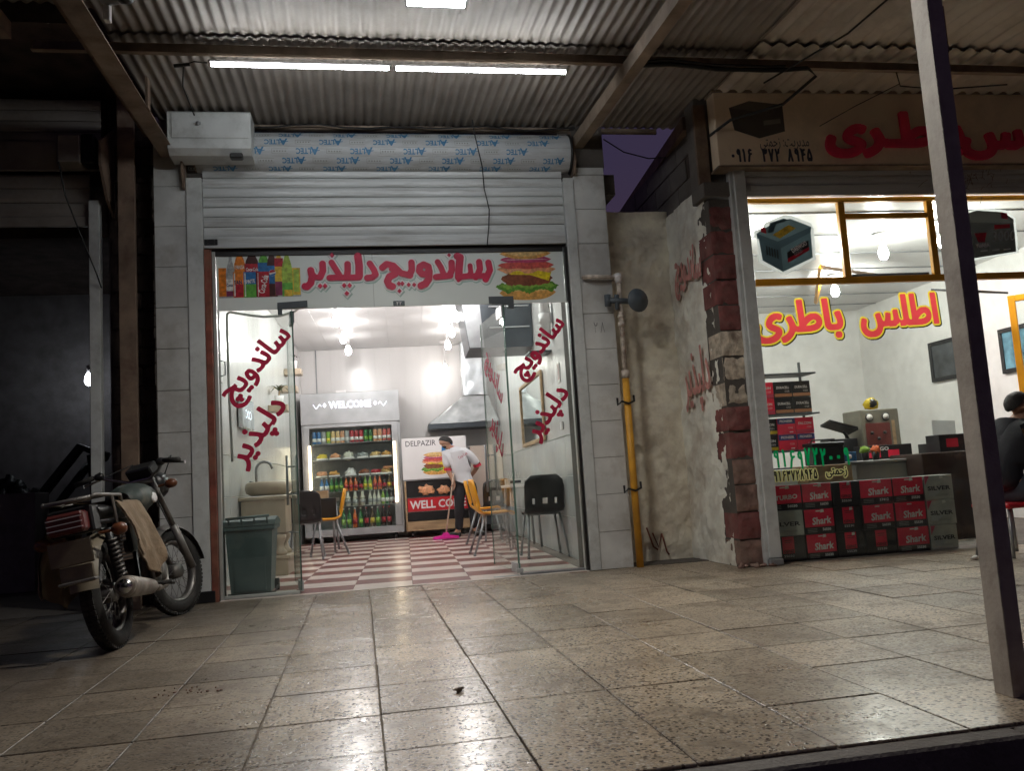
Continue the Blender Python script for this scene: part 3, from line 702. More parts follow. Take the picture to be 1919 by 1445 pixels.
# ------------------------------------------------------------------ dark workshop on the left
B3 = thing('shop_building', 'dark open workshop left of the sandwich shop with one bare bulb', 'building', (-2, FY, 0))
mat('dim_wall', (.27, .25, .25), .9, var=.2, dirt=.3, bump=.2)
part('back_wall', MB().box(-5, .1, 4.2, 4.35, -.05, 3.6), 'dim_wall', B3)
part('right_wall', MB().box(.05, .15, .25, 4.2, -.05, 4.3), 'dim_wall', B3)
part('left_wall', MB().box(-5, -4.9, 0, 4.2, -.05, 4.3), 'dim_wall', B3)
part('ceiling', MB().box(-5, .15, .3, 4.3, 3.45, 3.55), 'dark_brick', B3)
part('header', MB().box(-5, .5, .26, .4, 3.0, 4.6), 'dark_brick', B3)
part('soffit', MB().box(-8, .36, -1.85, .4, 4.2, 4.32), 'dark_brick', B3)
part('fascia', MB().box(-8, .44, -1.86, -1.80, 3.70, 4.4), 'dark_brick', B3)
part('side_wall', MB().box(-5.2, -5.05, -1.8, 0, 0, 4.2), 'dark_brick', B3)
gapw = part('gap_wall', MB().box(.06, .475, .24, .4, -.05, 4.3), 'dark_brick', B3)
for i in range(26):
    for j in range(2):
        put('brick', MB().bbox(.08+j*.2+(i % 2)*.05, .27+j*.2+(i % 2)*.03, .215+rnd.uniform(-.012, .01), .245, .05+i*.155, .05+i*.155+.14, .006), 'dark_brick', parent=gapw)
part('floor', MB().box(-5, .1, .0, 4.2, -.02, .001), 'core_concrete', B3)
PO = thing('steel_column', 'rusty brown steel column standing between the dark workshop and the tiled pier', 'column', (-1.725, 7.09, 0))
put('flange', MB().bbox(-.062, .062, -.05, -.042, 0, 4.2, .002), 'beam_brown', parent=PO)
put('web', MB().box(-.05, -.043, -.041, .05, 0, 4.2), 'beam_brown', parent=PO)
put('web', MB().box(.043, .05, -.041, .05, 0, 4.2), 'beam_brown', parent=PO)
# ------------------------------------------------------------------ canopy
def cz(y): return 3.88 + .0454*(y-7.15)
CA = thing('canopy', 'corrugated metal canopy on rusty beams over the shop pavement', 'canopy', (0, 0, 0))
def sheet(x0, x1, y0, y1, pitch, amp, z_off=0.):
    n = max(8, int((x1-x0)/pitch*10)); vs = []; fs = []
    ys = [y0, (y0+y1)/2, y1]
    for y in ys:
        for i in range(n+1):
            x = x0+(x1-x0)*i/n; vs.append((x, y, cz(y)+z_off+.012+amp*math.sin(2*PI*x/pitch)))
    for y in ys:
        for i in range(n+1):
            x = x0+(x1-x0)*i/n; vs.append((x, y, cz(y)+z_off+.0125+amp*math.sin(2*PI*x/pitch)+.001))
    m = n+1
    for j in range(2):
        for i in range(n):
            fs.append([j*m+i, j*m+i+1, (j+1)*m+i+1, (j+1)*m+i]); k = 3*m
            fs.append([k+j*m+i, k+(j+1)*m+i, k+(j+1)*m+i+1, k+j*m+i+1])
    g = MB(); g.sm = True; g.add(vs, fs); return g
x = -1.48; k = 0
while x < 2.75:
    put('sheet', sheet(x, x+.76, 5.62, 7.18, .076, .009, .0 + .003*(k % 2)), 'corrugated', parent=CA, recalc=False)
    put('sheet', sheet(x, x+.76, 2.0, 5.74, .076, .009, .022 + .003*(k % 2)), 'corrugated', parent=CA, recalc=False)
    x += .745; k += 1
x = 2.98
while x < 8.0:
    put('sheet', sheet(x, x+.91, 5.50, 6.60, .13, .016, .0 + .003*(k % 2)), 'corrugated_lit', parent=CA, recalc=False)
    put('sheet', sheet(x, x+.91, 2.0, 5.74, .13, .016, .03 + .003*(k % 2)), 'corrugated_lit', parent=CA, recalc=False)
    x += .90; k += 1
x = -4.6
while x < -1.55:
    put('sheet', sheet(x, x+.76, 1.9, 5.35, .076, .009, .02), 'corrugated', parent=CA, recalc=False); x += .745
for y in (2.55, 4.15, 5.70):
    z = cz(y)-.012
    g = MB().box(-1.95 if y > 5 else -4.6, 8.0, y, y+.006, z-.075, z+.005).box(-1.95 if y > 5 else -4.6, 8.0, y-.045, y-.001, z-.079, z-.0735)
    put('purlin', g, 'beam_steel', parent=CA)
put('purlin', MB().box(-1.5, 2.78, 7.13, 7.175, 3.838, 3.872), 'beam_steel', parent=CA)
for xr, w in ((2.035, .085),):
    ra = MB()
    a = (2.0, cz(2.0)-.2); b = (7.12, cz(7.12)-.2)
    ra.add([(xr-w/2, a[0], a[1]), (xr+w/2, a[0], a[1]), (xr+w/2, b[0], b[1]), (xr-w/2, b[0], b[1]), (xr-w/2, a[0], a[1]+.105), (xr+w/2, a[0], a[1]+.105), (xr+w/2, b[0], b[1]+.105), (xr-w/2, b[0], b[1]+.105)],
           [(0, 3, 2, 1), (4, 5, 6, 7), (0, 1, 5, 4), (1, 2, 6, 5), (2, 3, 7, 6), (3, 0, 4, 7)])
    put('rafter', ra, 'beam_steel', parent=CA)
def slope_box(x0, x1, y0, y1, d0, d1):
    g = MB(); a = cz(y0); b = cz(y1)
    return g.add([(x0, y0, a-d1), (x1, y0, a-d1), (x1, y1, b-d1), (x0, y1, b-d1), (x0, y0, a-d0), (x1, y0, a-d0), (x1, y1, b-d0), (x0, y1, b-d0)],
                 [(0, 3, 2, 1), (4, 5, 6, 7), (0, 1, 5, 4), (1, 2, 6, 5), (2, 3, 7, 6), (3, 0, 4, 7)])
put('rafter', slope_box(-1.47, -1.455, 2.0, 7.14, .094, .30), 'beam_steel', parent=CA)
put('rafter_flange', slope_box(-1.454, -1.34, 2.0, 7.14, .292, .302), 'beam_steel', parent=CA)
put('rafter_flange', slope_box(-1.60, -1.471, 2.0, 7.14, .09, .12), 'beam_brown', parent=CA)
put('rafter', slope_box(-2.05, -1.93, 2.0, 5.3, .094, .20), 'beam_brown', parent=CA)
put('end_bracket', MB().box(-1.335, -1.32, 6.0, 6.08, 3.5, 3.72), 'beam_brown', parent=CA)
# edge flashing under the canopy above the alley
put('ragged_edge', MB().box(2.26, 2.80, 7.176, 7.20, 3.845, 3.885), 'dark_brick', parent=CA)
# canopy post at the right
PT = thing('canopy_post', 'grey steel box post holding the canopy at the right of the pavement', 'post', (2.019, 2.543, 0))
put('shaft', MB().bbox(-.021, .038, -.043, .043, 0, 3.60, .003), 'post_paint', parent=PT)
put('bracket', MB().bbox(.039, .052, -.03, .05, 2.16, 2.33, .002), 'beam_brown', parent=PT)

# unseen low dark houses added behind the camera to block sky light
for i, (x0, x1, h) in enumerate(((-30, -14, 4.2), (-13.5, -2, 5.6), (-1.5, 9, 4.4), (9.5, 26, 6.0))):
    Tn = thing('sky_block_house', ['long low', 'tall flat roofed', 'small plain', 'broad three storey'][i] + ' dark unseen house added to block sky light', 'house', ((x0+x1)/2, -14, -.45)); w = (x1-x0)/2
    put('wall', MB().box(-w, w, -5, 0, 0, h), 'kerb_concrete', parent=Tn)
    for k in range(3): put('shutter', MB().bbox(-w+1+k*w*.62, -w+1+k*w*.62+w*.45, .0, .05, .1, 2.6, .01), 'slat_dim', parent=Tn)
# ------------------------------------------------------------------ roller shutter of the sandwich shop
SH = thing('roller_shutter', 'white roller shutter rolled up above the sandwich shop entrance', 'shutter', (0, FY, 0))
bar = put('bottom_bar', MB().bbox(-1.158, 1.868, -.012, .012, 2.822, 2.915, .003), 'slat_white', parent=SH)
put('lock_plate', MB().bbox(-1.155, -1.05, -.020, -.0125, 2.845, 2.895, .004), 'black_plastic', parent=bar)
for k in range(4): put('screw', MB().tube([(-1.125+.05*(k % 2), -.0225, 2.858+.024*(k//2)), (-1.125+.05*(k % 2), -.0205, 2.858+.024*(k//2))], .004, 6), 'chrome', parent=bar)
def slat_prof(h):
    return [(-.000, 0), (-.006, .004), (-.011, h*.28), (-.012, h*.55), (-.008, h*.84), (-.001, h-.003), (.004, h-.003), (.006, h*.5), (.004, 0)]
q = MB().prismx(slat_prof(.083), -1.158, 1.868); q.mats = ['slat_white']; sl = q.mesh('slat'); fixn(sl)
for i in range(7): put('slat', sl, parent=SH, loc=(0, .002+rnd.uniform(-.002, .002), 2.917+i*.0835+rnd.uniform(-.0012, .0012)), rot=(rnd.uniform(-.05, .05), 0, rnd.uniform(-.001, .001)))
# drum of printed slats
cyd, czd, R = .02, 3.635, .168; n = 14
drum = MB()
for k in range(n):
    a0 = -PI/2 + (k-.5)*2*PI/n + .22; a1 = a0 + 2*PI/n - .02
    p0 = (cyd+R*math.sin(a0)*1, czd+R*math.cos(a0)); p1 = (cyd+R*math.sin(a1), czd+R*math.cos(a1))
    ang = (a0+a1)/2
    d = (math.sin(ang), math.cos(ang)); hh = math.hypot(p1[0]-p0[0], p1[1]-p0[1])
    mid = ((p0[0]+p1[0])/2+d[0]*.006, (p0[1]+p1[1])/2+d[1]*.006)
    g = MB().prismx([p0, mid, p1, (p1[0]-d[0]*.012, p1[1]-d[1]*.012), (p0[0]-d[0]*.012, p0[1]-d[1]*.012)], -1.20, 1.935)
    s = put('slat', g, 'drum_slat', parent=SH)
    if d[0] < -.35 and (p0[1]+p1[1])/2 > 3.48:
        # printed film: text upside down on the coiled slats
        t = MB(); off = (k*.37) % 1
        for j in range(12):
            cx = -1.45 + (j+off*.7)*.44
            if cx > 1.80 or cx < -1.02: continue
            w1 = min(.15, 1.0)
            text_mb(t, 'LTEC', cx-.015, 0, .118, .044, -.001, 'altec_blue', bold=.03, ang=PI)
            text_mb(t, 'A', cx+.075, .002, .060, .058, -.0012, 'altec_blue', bold=.03, ang=PI)
            t.use('altec_blue').prism([(cx+.03, -.014), (cx+.115, .004), (cx+.118, .010), (cx+.07, .002)], -.0024, -.0020)
            t.use('faded_print').box(cx-.27, cx-.14, -.0012, -.0008, -.020, -.017).box(cx-.27, cx-.14, -.0012, -.0008, .017, .020).box(cx-.27, cx-.267, -.0012, -.0008, -.017, .017)
            for e in range(5): t.box(cx-.255+e*.022, cx-.243+e*.022, -.0012, -.0008, -.007, .005)
        o = put('print', t, parent=s, recalc=False)
        o.location = (0, mid[0]+d[0]*.0015, mid[1]+d[1]*.0015); o.rotation_euler = (math.atan2(d[1], -d[0])*-1, 0, 0)
put('end_plate', MB().lathe([(.0, .0), (.165, .0), (.165, .012), (0, .012)], 24, Matrix.Translation((-1.215, cyd, czd)) @ Matrix.Rotation(PI/2, 4, 'Y')), 'beam_brown', parent=SH)
put('end_plate', MB().lathe([(.0, .0), (.185, .0), (.185, .012), (0, .012)], 24, Matrix.Translation((1.94, cyd, czd)) @ Matrix.Rotation(PI/2, 4, 'Y')), 'black_frame', parent=SH)
put('bracket', MB().prismx([(-.10, 3.42), (.13, 3.42), (.13, 3.86), (-.02, 3.86), (-.16, 3.52)], 1.96, 1.975), 'beam_brown', parent=SH)
put('bracket', MB().prismx([(-.10, 3.30), (.13, 3.30), (.13, 3.86), (-.02, 3.86), (-.16, 3.52)], -1.30, -1.285), 'beam_brown', parent=SH)
for x0, x1 in ((-1.283, -1.160), (1.870, 1.962)):
    g = MB().bbox(x0, x1, -.055, -.030, 0.0, 3.40, .004).box(x0+.002, x0+.02, -.0295, .03, 0, 3.38).box(x1-.02, x1-.002, -.0295, .03, 0, 3.38)
    put('guide_rail', g, 'steel_white', parent=SH)
put('rail_foot', MB().bbox(-1.285, -1.13, -.062, .0, .0, .09, .004), 'black', parent=SH)
MO = thing('shutter_motor_box', 'white metal motor box at the left end of the coiled sandwich shop shutter', 'motor box', (-1.045, FY-.33, 3.50))
prof = [(.0, .04), (.06, .0), (.26, .0), (.28, .36), (.012, .345), (0, .33)]
put('cover', MB().prismx([(a, b) for a, b in prof], -.315, .315), 'steel_white', parent=MO)
put('door', MB().bbox(-.285, .300, -.010, -.002, .12, .325, .003), 'steel_white', parent=MO)
put('lock', MB().tube([(-.08, -.035, .235), (-.08, -.011, .235)], .014, 8).box(-.10, -.06, -.022, -.016, .225, .245), 'steel_dull', parent=MO)
put('sensor', MB().bbox(.15, .25, -.02, .05, -.045, .0, .01), 'black_plastic', parent=MO)
# cable down the shutter
g = MB().tube([(1.075, FY-.20, 3.86), (1.09, FY-.20, 3.72), (1.14, FY-.18, 3.45), (1.165, FY-.06, 3.30), (1.20, FY-.045, 3.12), (1.185, FY-.04, 2.95), (1.165, FY-.02, 2.80)], .005, 6)
put('power_cable', g, 'cable_black', label='thin black cable dangling down over the sandwich shop shutter', cat='cable')
g = MB()
pts = [(-1.2+i*.2, FY-.08+.02*math.sin(i), 3.835+.012*math.sin(i*1.7)) for i in range(17)]
g.tube(pts, .008, 5); put('power_cable', g, 'cable_black', label='black cable running along the wall above the coiled shutter', cat='cable')
g = MB(); pts = [(2.0+i*.18, 5.66+.01*math.sin(i*2.1), 3.71+.014*math.sin(i*.9)) for i in range(9)]
g.tube(pts, .016, 6); g.tube([(p[0], p[1]-.02, p[2]+.02) for p in pts[:-1]], .009, 5)
g.tube([pts[-1], (3.5, 5.65, 3.66), (3.35, 5.9, 3.55), (3.05, 6.2, 3.55), (2.95, 6.4, 3.5)], .012, 6)
put('cable_bundle', g, 'cable_black', label='thick black cable bundle lying on the canopy beam right of the light tubes', cat='cable')
g = MB(); p0 = Vector((2.35, 7.3, 3.9)); p1 = Vector((3.3, 9.5, 4.35))
g.tube([(2.30, 7.2, 3.80), (2.50, 7.25, 3.70), (2.75, 7.3, 3.66), (2.92, 7.3, 3.67)], .006, 5)
put('power_cable', g, 'cable_black', label='thin black cable sagging across the purple sky gap', cat='cable')
g = MB().tube([(3.35, 4.4, 3.60), (3.30, 4.9, 3.58), (3.20, 5.4, 3.62), (3.1, 5.70, 3.62)], .007, 5)
put('power_cable', g, 'cable_black', label='black cable curving under the canopy above the battery shop sign', cat='cable')
g = MB().tube([(4.2, 5.69, 3.74), (4.2, 5.66, 3.60), (4.5, 5.6, 3.55), (4.9, 5.4, 3.5)], .006, 5).tube([(4.2, 5.66, 3.62), (3.9, 5.8, 3.5), (3.7, 6.0, 3.42)], .004, 5)
put('power_cable', g, 'cable_black', label='thin cable tied to the canopy beam right of the post', cat='cable')
# ------------------------------------------------------------------ glass front with printed transom
GF = thing('shop_front_glazing', 'fixed glass shop front with white printed name panel above the entrance', 'shop window', (0, 0, 0))
TP = put('name_panel', MB().bbox(-1.075, 1.84, 7.190, 7.203, 2.31, 2.80, .001), 'panel_white', parent=GF)
for xx in (.185, 1.33): put('panel_joint', MB().box(xx, xx+.0025, 7.1885, 7.1899, 2.312, 2.79), 'faded_print', parent=TP)
def strokes(grow, y0, m):
    g = MB().use(m); c = 0
    for w, pts in STROKES:
        w = w*1.32 + grow
        for i, p in enumerate(pts):
            c += 1; y = y0-.00001*c
            g.add([(p[0]+w*math.cos(k*PI/8), y, p[1]+w*math.sin(k*PI/8)) for k in range(16)], [list(range(16))])
            if i < len(pts)-1:
                q = pts[i+1]; d = Vector((q[0]-p[0], q[1]-p[1])).normalized(); n = Vector((-d.y, d.x))*w; c += 1; y = y0-.00001*c
                g.add([(p[0]+n.x, y, p[1]+n.y), (p[0]-n.x, y, p[1]-n.y), (q[0]-n.x, y, q[1]-n.y), (q[0]+n.x, y, q[1]+n.y)], [[0, 1, 2, 3]])
    for x, z, r in DOTS:
        r = r*.62 + grow*1.3; c += 1; y = y0-.00001*c
        g.add([(x-r, y, z), (x, y, z-r*1.1), (x+r, y, z), (x, y, z+r*1.1)], [[0, 1, 2, 3]])
    return g
put('lettering_outline', strokes(.0135, 7.1880, 'letter_white'), parent=TP, recalc=False)
put('lettering', strokes(.0, 7.1800, 'sign_red'), parent=TP, recalc=False)
mat('outline_shade', (.40, .55, .50), .5); 
g = strokes(.018, 7.1892, 'outline_shade'); g.v = [Vector((v.x+.006, v.y, v.z-.007)) for v in g.v]; put('lettering_edge', g, parent=TP, recalc=False)
# printed drinks
def print_shape(g, m, poly, y): g.use(m).add([(x, y, z) for x, z in poly], [list(range(len(poly)))])
pc = {'d_orange': (.75, .22, .02), 'd_red': (.45, .015, .03), 'd_cola': (.06, .012, .01), 'd_green': (.12, .42, .06), 'd_blue': (.02, .16, .42), 'd_lime': (.38, .55, .08), 'd_yellow': (.75, .50, .05),
      'd_purple': (.22, .03, .10), 'd_white': (.75, .75, .72), 'd_grey': (.40, .42, .42), 'b_bun': (.72, .38, .10), 'b_bun2': (.80, .52, .22), 'b_onion': (.50, .06, .16), 'b_tomato': (.62, .10, .08), 'b_cheese': (.85, .60, .02),
      'b_patty': (.25, .075, .035), 'b_lettuce': (.10, .28, .03), 'b_lettuce2': (.22, .42, .06), 'b_ham': (.75, .35, .18), 'd_navy': (.01, .02, .12)}
for k, c in pc.items(): mat(k, c, .4, var=.35, scale=40)
def bottle_poly(x, z0, w, h, cap=True):
    w2 = w/2; return [(x-w2, z0), (x+w2, z0), (x+w2, z0+h*.55), (x+w2*.8, z0+h*.68), (x+w2*.33, z0+h*.86), (x+w2*.33, z0+h), (x-w2*.33, z0+h), (x-w2*.33, z0+h*.86), (x-w2*.8, z0+h*.68), (x-w2, z0+h*.55)]
DK = MB()
X0 = -1.058; ZB = 2.418; sc = .647/800      # 800 zoom px across the print
def U(px): return X0 + (px-140)*sc
def V(pz): return 2.788 - (pz-190)*(.370/412)
yy = [7.1885]
def nx(): yy[0] -= .00006; return yy[0]
def rect(m, x0, x1, z0, z1): print_shape(DK, m, [(U(x0), V(z1)), (U(x1), V(z1)), (U(x1), V(z0)), (U(x0), V(z0))], nx())
rect('d_grey', 140, 945, 588, 604)
rect('d_orange', 140, 215, 325, 590); rect('d_yellow', 862, 942, 335, 590); rect('d_lime', 875, 930, 350, 560)
def bot(m, x0, x1, zt, zb, m2=None, lab=None, lz=None):
    x = (U(x0)+U(x1))/2; w = U(x1)-U(x0); z0 = V(zb); h = V(zt)-V(zb)
    pl = [(a, min(b, 2.787)) for a, b in bottle_poly(x, z0, w, h)]
    print_shape(DK, m, pl, nx())
    if m2: print_shape(DK, m2, [(x-w*.49, z0), (x+w*.49, z0), (x+w*.49, z0+h*.28), (x-w*.49, z0+h*.28)], nx())
    if lab: rect(lab, x0, x1, lz[0], lz[1])
bot('d_grey', 212, 300, 195, 590, 'd_purple', 'd_white', (430, 540)); bot('d_orange', 295, 400, 110, 560, None, 'd_orange', (280, 360))
bot('d_cola', 395, 540, 100, 600, None, 'd_red', (290, 370)); bot('d_green', 525, 640, 100, 590, None, 'd_blue', (280, 370))
bot('d_cola', 612, 712, 105, 600, None, 'd_blue', (310, 480)); bot('d_yellow', 690, 775, 130, 590, 'd_purple', 'd_red', (240, 320)); bot('d_lime', 760, 865, 150, 600, 'd_green')
rect('d_orange', 280, 383, 365, 602); rect('d_red', 286, 378, 480, 600); rect('d_blue', 382, 502, 365, 480); rect('d_green', 382, 502, 480, 604); rect('d_red', 512, 632, 365, 602)
rect('d_white', 288, 300, 375, 590); rect('d_white', 392, 402, 375, 596); rect('d_white', 520, 527, 375, 596)
for s, cx, cz_, w, h, m, a in (('FAN', 328, 462, 70, 42, 'd_navy', .1), ('SPRITE', 442, 455, 100, 36, 'd_white', .12), ('Coca-Cola', 575, 482, 190, 60, 'd_white', 1.32), ('FANTA', 350, 320, 84, 36, 'd_white', 0), ('Coca-Cola', 468, 342, 120, 34, 'd_white', 0), ('Coca', 245, 485, 60, 30, 'd_navy', 0)):
    text_mb(DK, s, U(cx), V(cz_), w*sc, h*sc, nx(), m, bold=.03, ang=a)
def disc(g, m, cx, cz_, r, y, a0=0, a1=2*PI): g.use(m).add([(cx+r*math.cos(a0+(a1-a0)*k/14), y, cz_+r*math.sin(a0+(a1-a0)*k/14)) for k in range(15 if a1-a0 < 6 else 14)], [list(range(15 if a1-a0 < 6 else 14))])
def pepsi(g, cx, cz_, r, y): disc(g, 'd_white', cx, cz_, r, y); disc(g, 'd_red', cx, cz_, r*.94, y-.00004, .35, PI+.1); disc(g, 'd_blue', cx, cz_, r*.94, y-.00008, PI+.6, 2*PI-.1)
pepsi(DK, U(668), V(378), 34*sc, nx()); rect('d_yellow', 780, 860, 540, 600)
put('drinks_print', DK, parent=TP, recalc=False)
# printed burger
def burger(g, cx, cz_, w, h, y, seed=1, double=False):
    """flat burger print filling a w x h box"""
    rr = random.Random(seed); st = [y]
    def ny(): st[0] -= .00005; return st[0]
    def band(m, z0, z1, hw, wav=0., nseg=26, rough=.0, ex=5):
        top = []; bo = []
        for i in range(nseg+1):
            t = i/nseg; e = (1-abs(2*t-1)**ex)
            top.append((cx+(2*t-1)*hw*w, cz_+(z1*e+(z0+z1)/2*(1-e))*h+wav*h*math.sin(t*23+seed)*e+rr.uniform(-rough, rough)*h))
            bo.append((cx+(2*t-1)*hw*w, cz_+(z0*e+(z0+z1)/2*(1-e))*h+wav*h*math.sin(t*17+2)*e+rr.uniform(-rough, rough)*h))
        yv = ny(); vs = [(a, yv, b) for a, b in top+bo]; n = nseg+1
        g.use(m).add(vs, [[i+n, i+n+1, i+1, i] for i in range(nseg)])
    band('b_bun', -.50, -.22, .44, ex=3.5); band('b_bun2', -.33, -.24, .42)
    band('b_lettuce', -.34, -.14, .49, .035, 40, .02); band('b_lettuce2', -.27, -.16, .45, .03, 40, .02)
    band('b_patty', -.22, .04, .40, .012, 34, .018); band('b_patty', -.14, .0, .36, .012, 34, .02)
    g.use('b_cheese').add([(cx-.36*w, ny(), cz_+.06*h), (cx+.40*w, st[0], cz_+.07*h), (cx+.34*w, st[0], cz_-.14*h), (cx+.05*w, st[0], cz_-.02*h), (cx-.24*w, st[0], cz_-.01*h)], [[4, 3, 2, 1, 0][::-1]])
    band('b_ham', .03, .15, .46, .03, 30, .01); band('b_tomato', .10, .24, .44, .01); band('b_onion', .22, .34, .40, .006); band('d_white', .275, .285, .36)
    band('b_bun', .29, .50, .40, ex=2.6); band('b_bun2', .34, .50, .33, ex=2.2)
BG = MB(); burger(BG, 1.507, 2.567, .57, .46, 7.1885); put('burger_print', BG, parent=TP, recalc=False)
# frame pieces and fixed panes
for x0, x1 in ((-1.105, -1.080), (1.842, 1.8445)): put('frame', MB().bbox(x0, x1, 7.17, 7.22, .0, 2.80, .002), 'alum_frame', parent=GF)
put('frame', MB().bbox(-1.078, -.50, 7.175, 7.215, .005, .030, .003), 'alum_frame', parent=GF)
put('frame', MB().bbox(1.285, 1.838, 7.175, 7.215, .005, .022, .003), 'steel_dull', parent=GF)
for x0, x1 in ((-1.075, -.492), (1.288, 1.838)):
    put('pane', MB().box(x0, x1, 7.196, 7.204, .03, 2.306), 'glass', parent=GF)
put('pane_edge', MB().box(-.4915, -.486, 7.195, 7.205, .03, 2.306), 'glass_edge', parent=GF)
put('pane_edge', MB().box(1.280, 1.2875, 7.195, 7.205, .03, 2.306), 'glass_edge', parent=GF)
put('patch_fitting', MB().prism([(-.60, 2.365), (-.60, 2.265), (-.565, 2.265), (-.565, 2.312), (-.36, 2.325), (-.36, 2.378)], 7.178, 7.215), 'patch_metal', parent=GF)
put('patch_fitting', MB().prism([(1.16, 2.372), (1.16, 2.312), (1.325, 2.300), (1.325, 2.268), (1.375, 2.268), (1.375, 2.372)], 7.178, 7.215), 'patch_metal', parent=GF)
put('foot_patch', MB().bbox(1.255, 1.31, 7.17, 7.225, .024, .06, .004), 'steel', parent=GF)
put('floor_hinge_plate', MB().bbox(1.06, 1.275, 7.16, 7.215, .003, .008, .001), 'steel', parent=GF)
np_ = MB().bbox(.345, .440, 7.168, 7.178, 2.308, 2.353, .004); o = put('house_number_plate', np_, 'patch_metal', parent=GF)
digits('number', '۲۲', .392, 2.331, .05, .026, 7.1672, 'letter_white', o, pen=.002)
for wd, cx, cz_, w, h, a in ((SAND, -.770, 1.845, .72, .27, .83), (DELP, -.775, 1.30, .60, .25, .93), (SAND, 1.585, 1.905, .62, .22, .83), (DELP, 1.62, 1.34, .50, .22, .90)):
    bold_word('vinyl_lettering', wd, cx, cz_, w, h, 7.1945, 'vinyl_red', GF, grow=.0085, ang=a)
def door(hinge, ang, length, label, lettered):
    D = thing('glass_door', label, 'door', (hinge[0], hinge[1], 0), ang)
    put('pane', MB().box(.01, length, -.005, .005, .03, 2.29), 'glass', parent=D)
    put('edge', MB().box(length, length+.004, -.0052, .0052, .03, 2.29), 'glass_edge', parent=D)
    put('edge', MB().box(.001, .009, -.006, .006, .03, 2.29), 'black_frame' if not lettered else 'glass_edge', parent=D)
    put('top_patch', MB().bbox(.0, .19, -.016, .016, 2.20, 2.30, .003), 'patch_metal' if not lettered else 'steel', parent=D)
    put('bottom_patch', MB().bbox(.0, .19, -.016, .016, .02, .10, .003), 'steel', parent=D)
    for s in (-1, 1):
        h = MB().tube([(length-.09, s*.045, .70), (length-.09, s*.045, 1.14)], .011, 8)
        for z in (.80, 1.04): h.tube([(length-.09, s*.006, z), (length-.09, s*.045, z)], .008, 6)
        put('handle', h, 'steel_dull', parent=D)
    if lettered:
        for wd, z, w in ((SAND, 1.72, .70), (DELP, 1.2, .5)):
            bold_word('vinyl_lettering', wd, .44, z, w*.95, .28, .0072, 'vinyl_red', D, grow=.0085, ang=.75, flip=True)
door((-.488, 7.215), math.radians(97.5), .84, 'left glass door swung inwards, seen almost edge-on with bar handles', False)
door((1.283, 7.215), math.radians(95.5), .84, 'right glass door swung inwards beside the black chair', True)
# ------------------------------------------------------------------ lamps inside the sandwich shop
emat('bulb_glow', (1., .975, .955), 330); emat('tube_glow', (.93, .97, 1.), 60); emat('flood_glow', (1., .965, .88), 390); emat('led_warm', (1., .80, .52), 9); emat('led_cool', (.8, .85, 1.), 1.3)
emat('dim_bulb', (.85, .92, 1.), 40); emat('bulb_glow_b', (1., .965, .92), 520)
def bulb(loc, label, m='bulb_glow', drop=.06, group=None, rz=0, ceil=True):
    T = thing('ceiling_bulb', label, 'light bulb', loc, rz, group)
    if ceil: put('ceiling_rose', MB().lathe([(.0, 0), (.085, 0), (.08, -.018), (.03, -.03), (0, -.03)], 16), 'letter_white', parent=T)
    put('holder', MB().tube([(0, 0, -.02), (0, 0, -drop-.05)], .006 if drop > .2 else .022, 8).tube([(0, 0, -drop), (0, 0, -drop-.07)], .022, 8), 'letter_white', parent=T)
    put('globe', MB().lathe([(.018, -drop-.06), (.032, -drop-.08), (.046, -drop-.12), (.046, -drop-.16), (.03, -drop-.195), (0, -drop-.205)], 14), m, parent=T)
    return T
names = ['nearest', 'second', 'third', 'farthest']
emat('bulb_mid', (1., .975, .955), 150); emat('bulb_far', (1., .975, .955), 80); emat('bulb_soft', (1., .93, .84), 30)
for (x, ds, side) in ((-.40, (1.9, 3.9, 5.2, 6.3), 'left'), (1.14, (1.9, 3.9, 5.05, 6.2), 'right')):
    for i, d in enumerate(ds):
        bulb(IN(x, d, 3.197), 'lit white bulb on the sandwich shop ceiling, %s of the %s row' % (names[i], side), ['bulb_glow', 'bulb_glow', 'bulb_mid', 'bulb_far'][i], drop=.10, rz=AI, group='bulbs on the sandwich shop ceiling')
T = bulb(IN(1.13, 7.2, 3.197), 'lit bulb hanging lower on a cord before the back wall panels', 'bulb_soft', drop=.33, rz=AI)
# ------------------------------------------------------------------ helper for things standing in the shop
def itm(name, label, cat, x, d, z=0., rot=0., group=None): return thing(name, label, cat, IN(x, d, z), AI+rot, group)
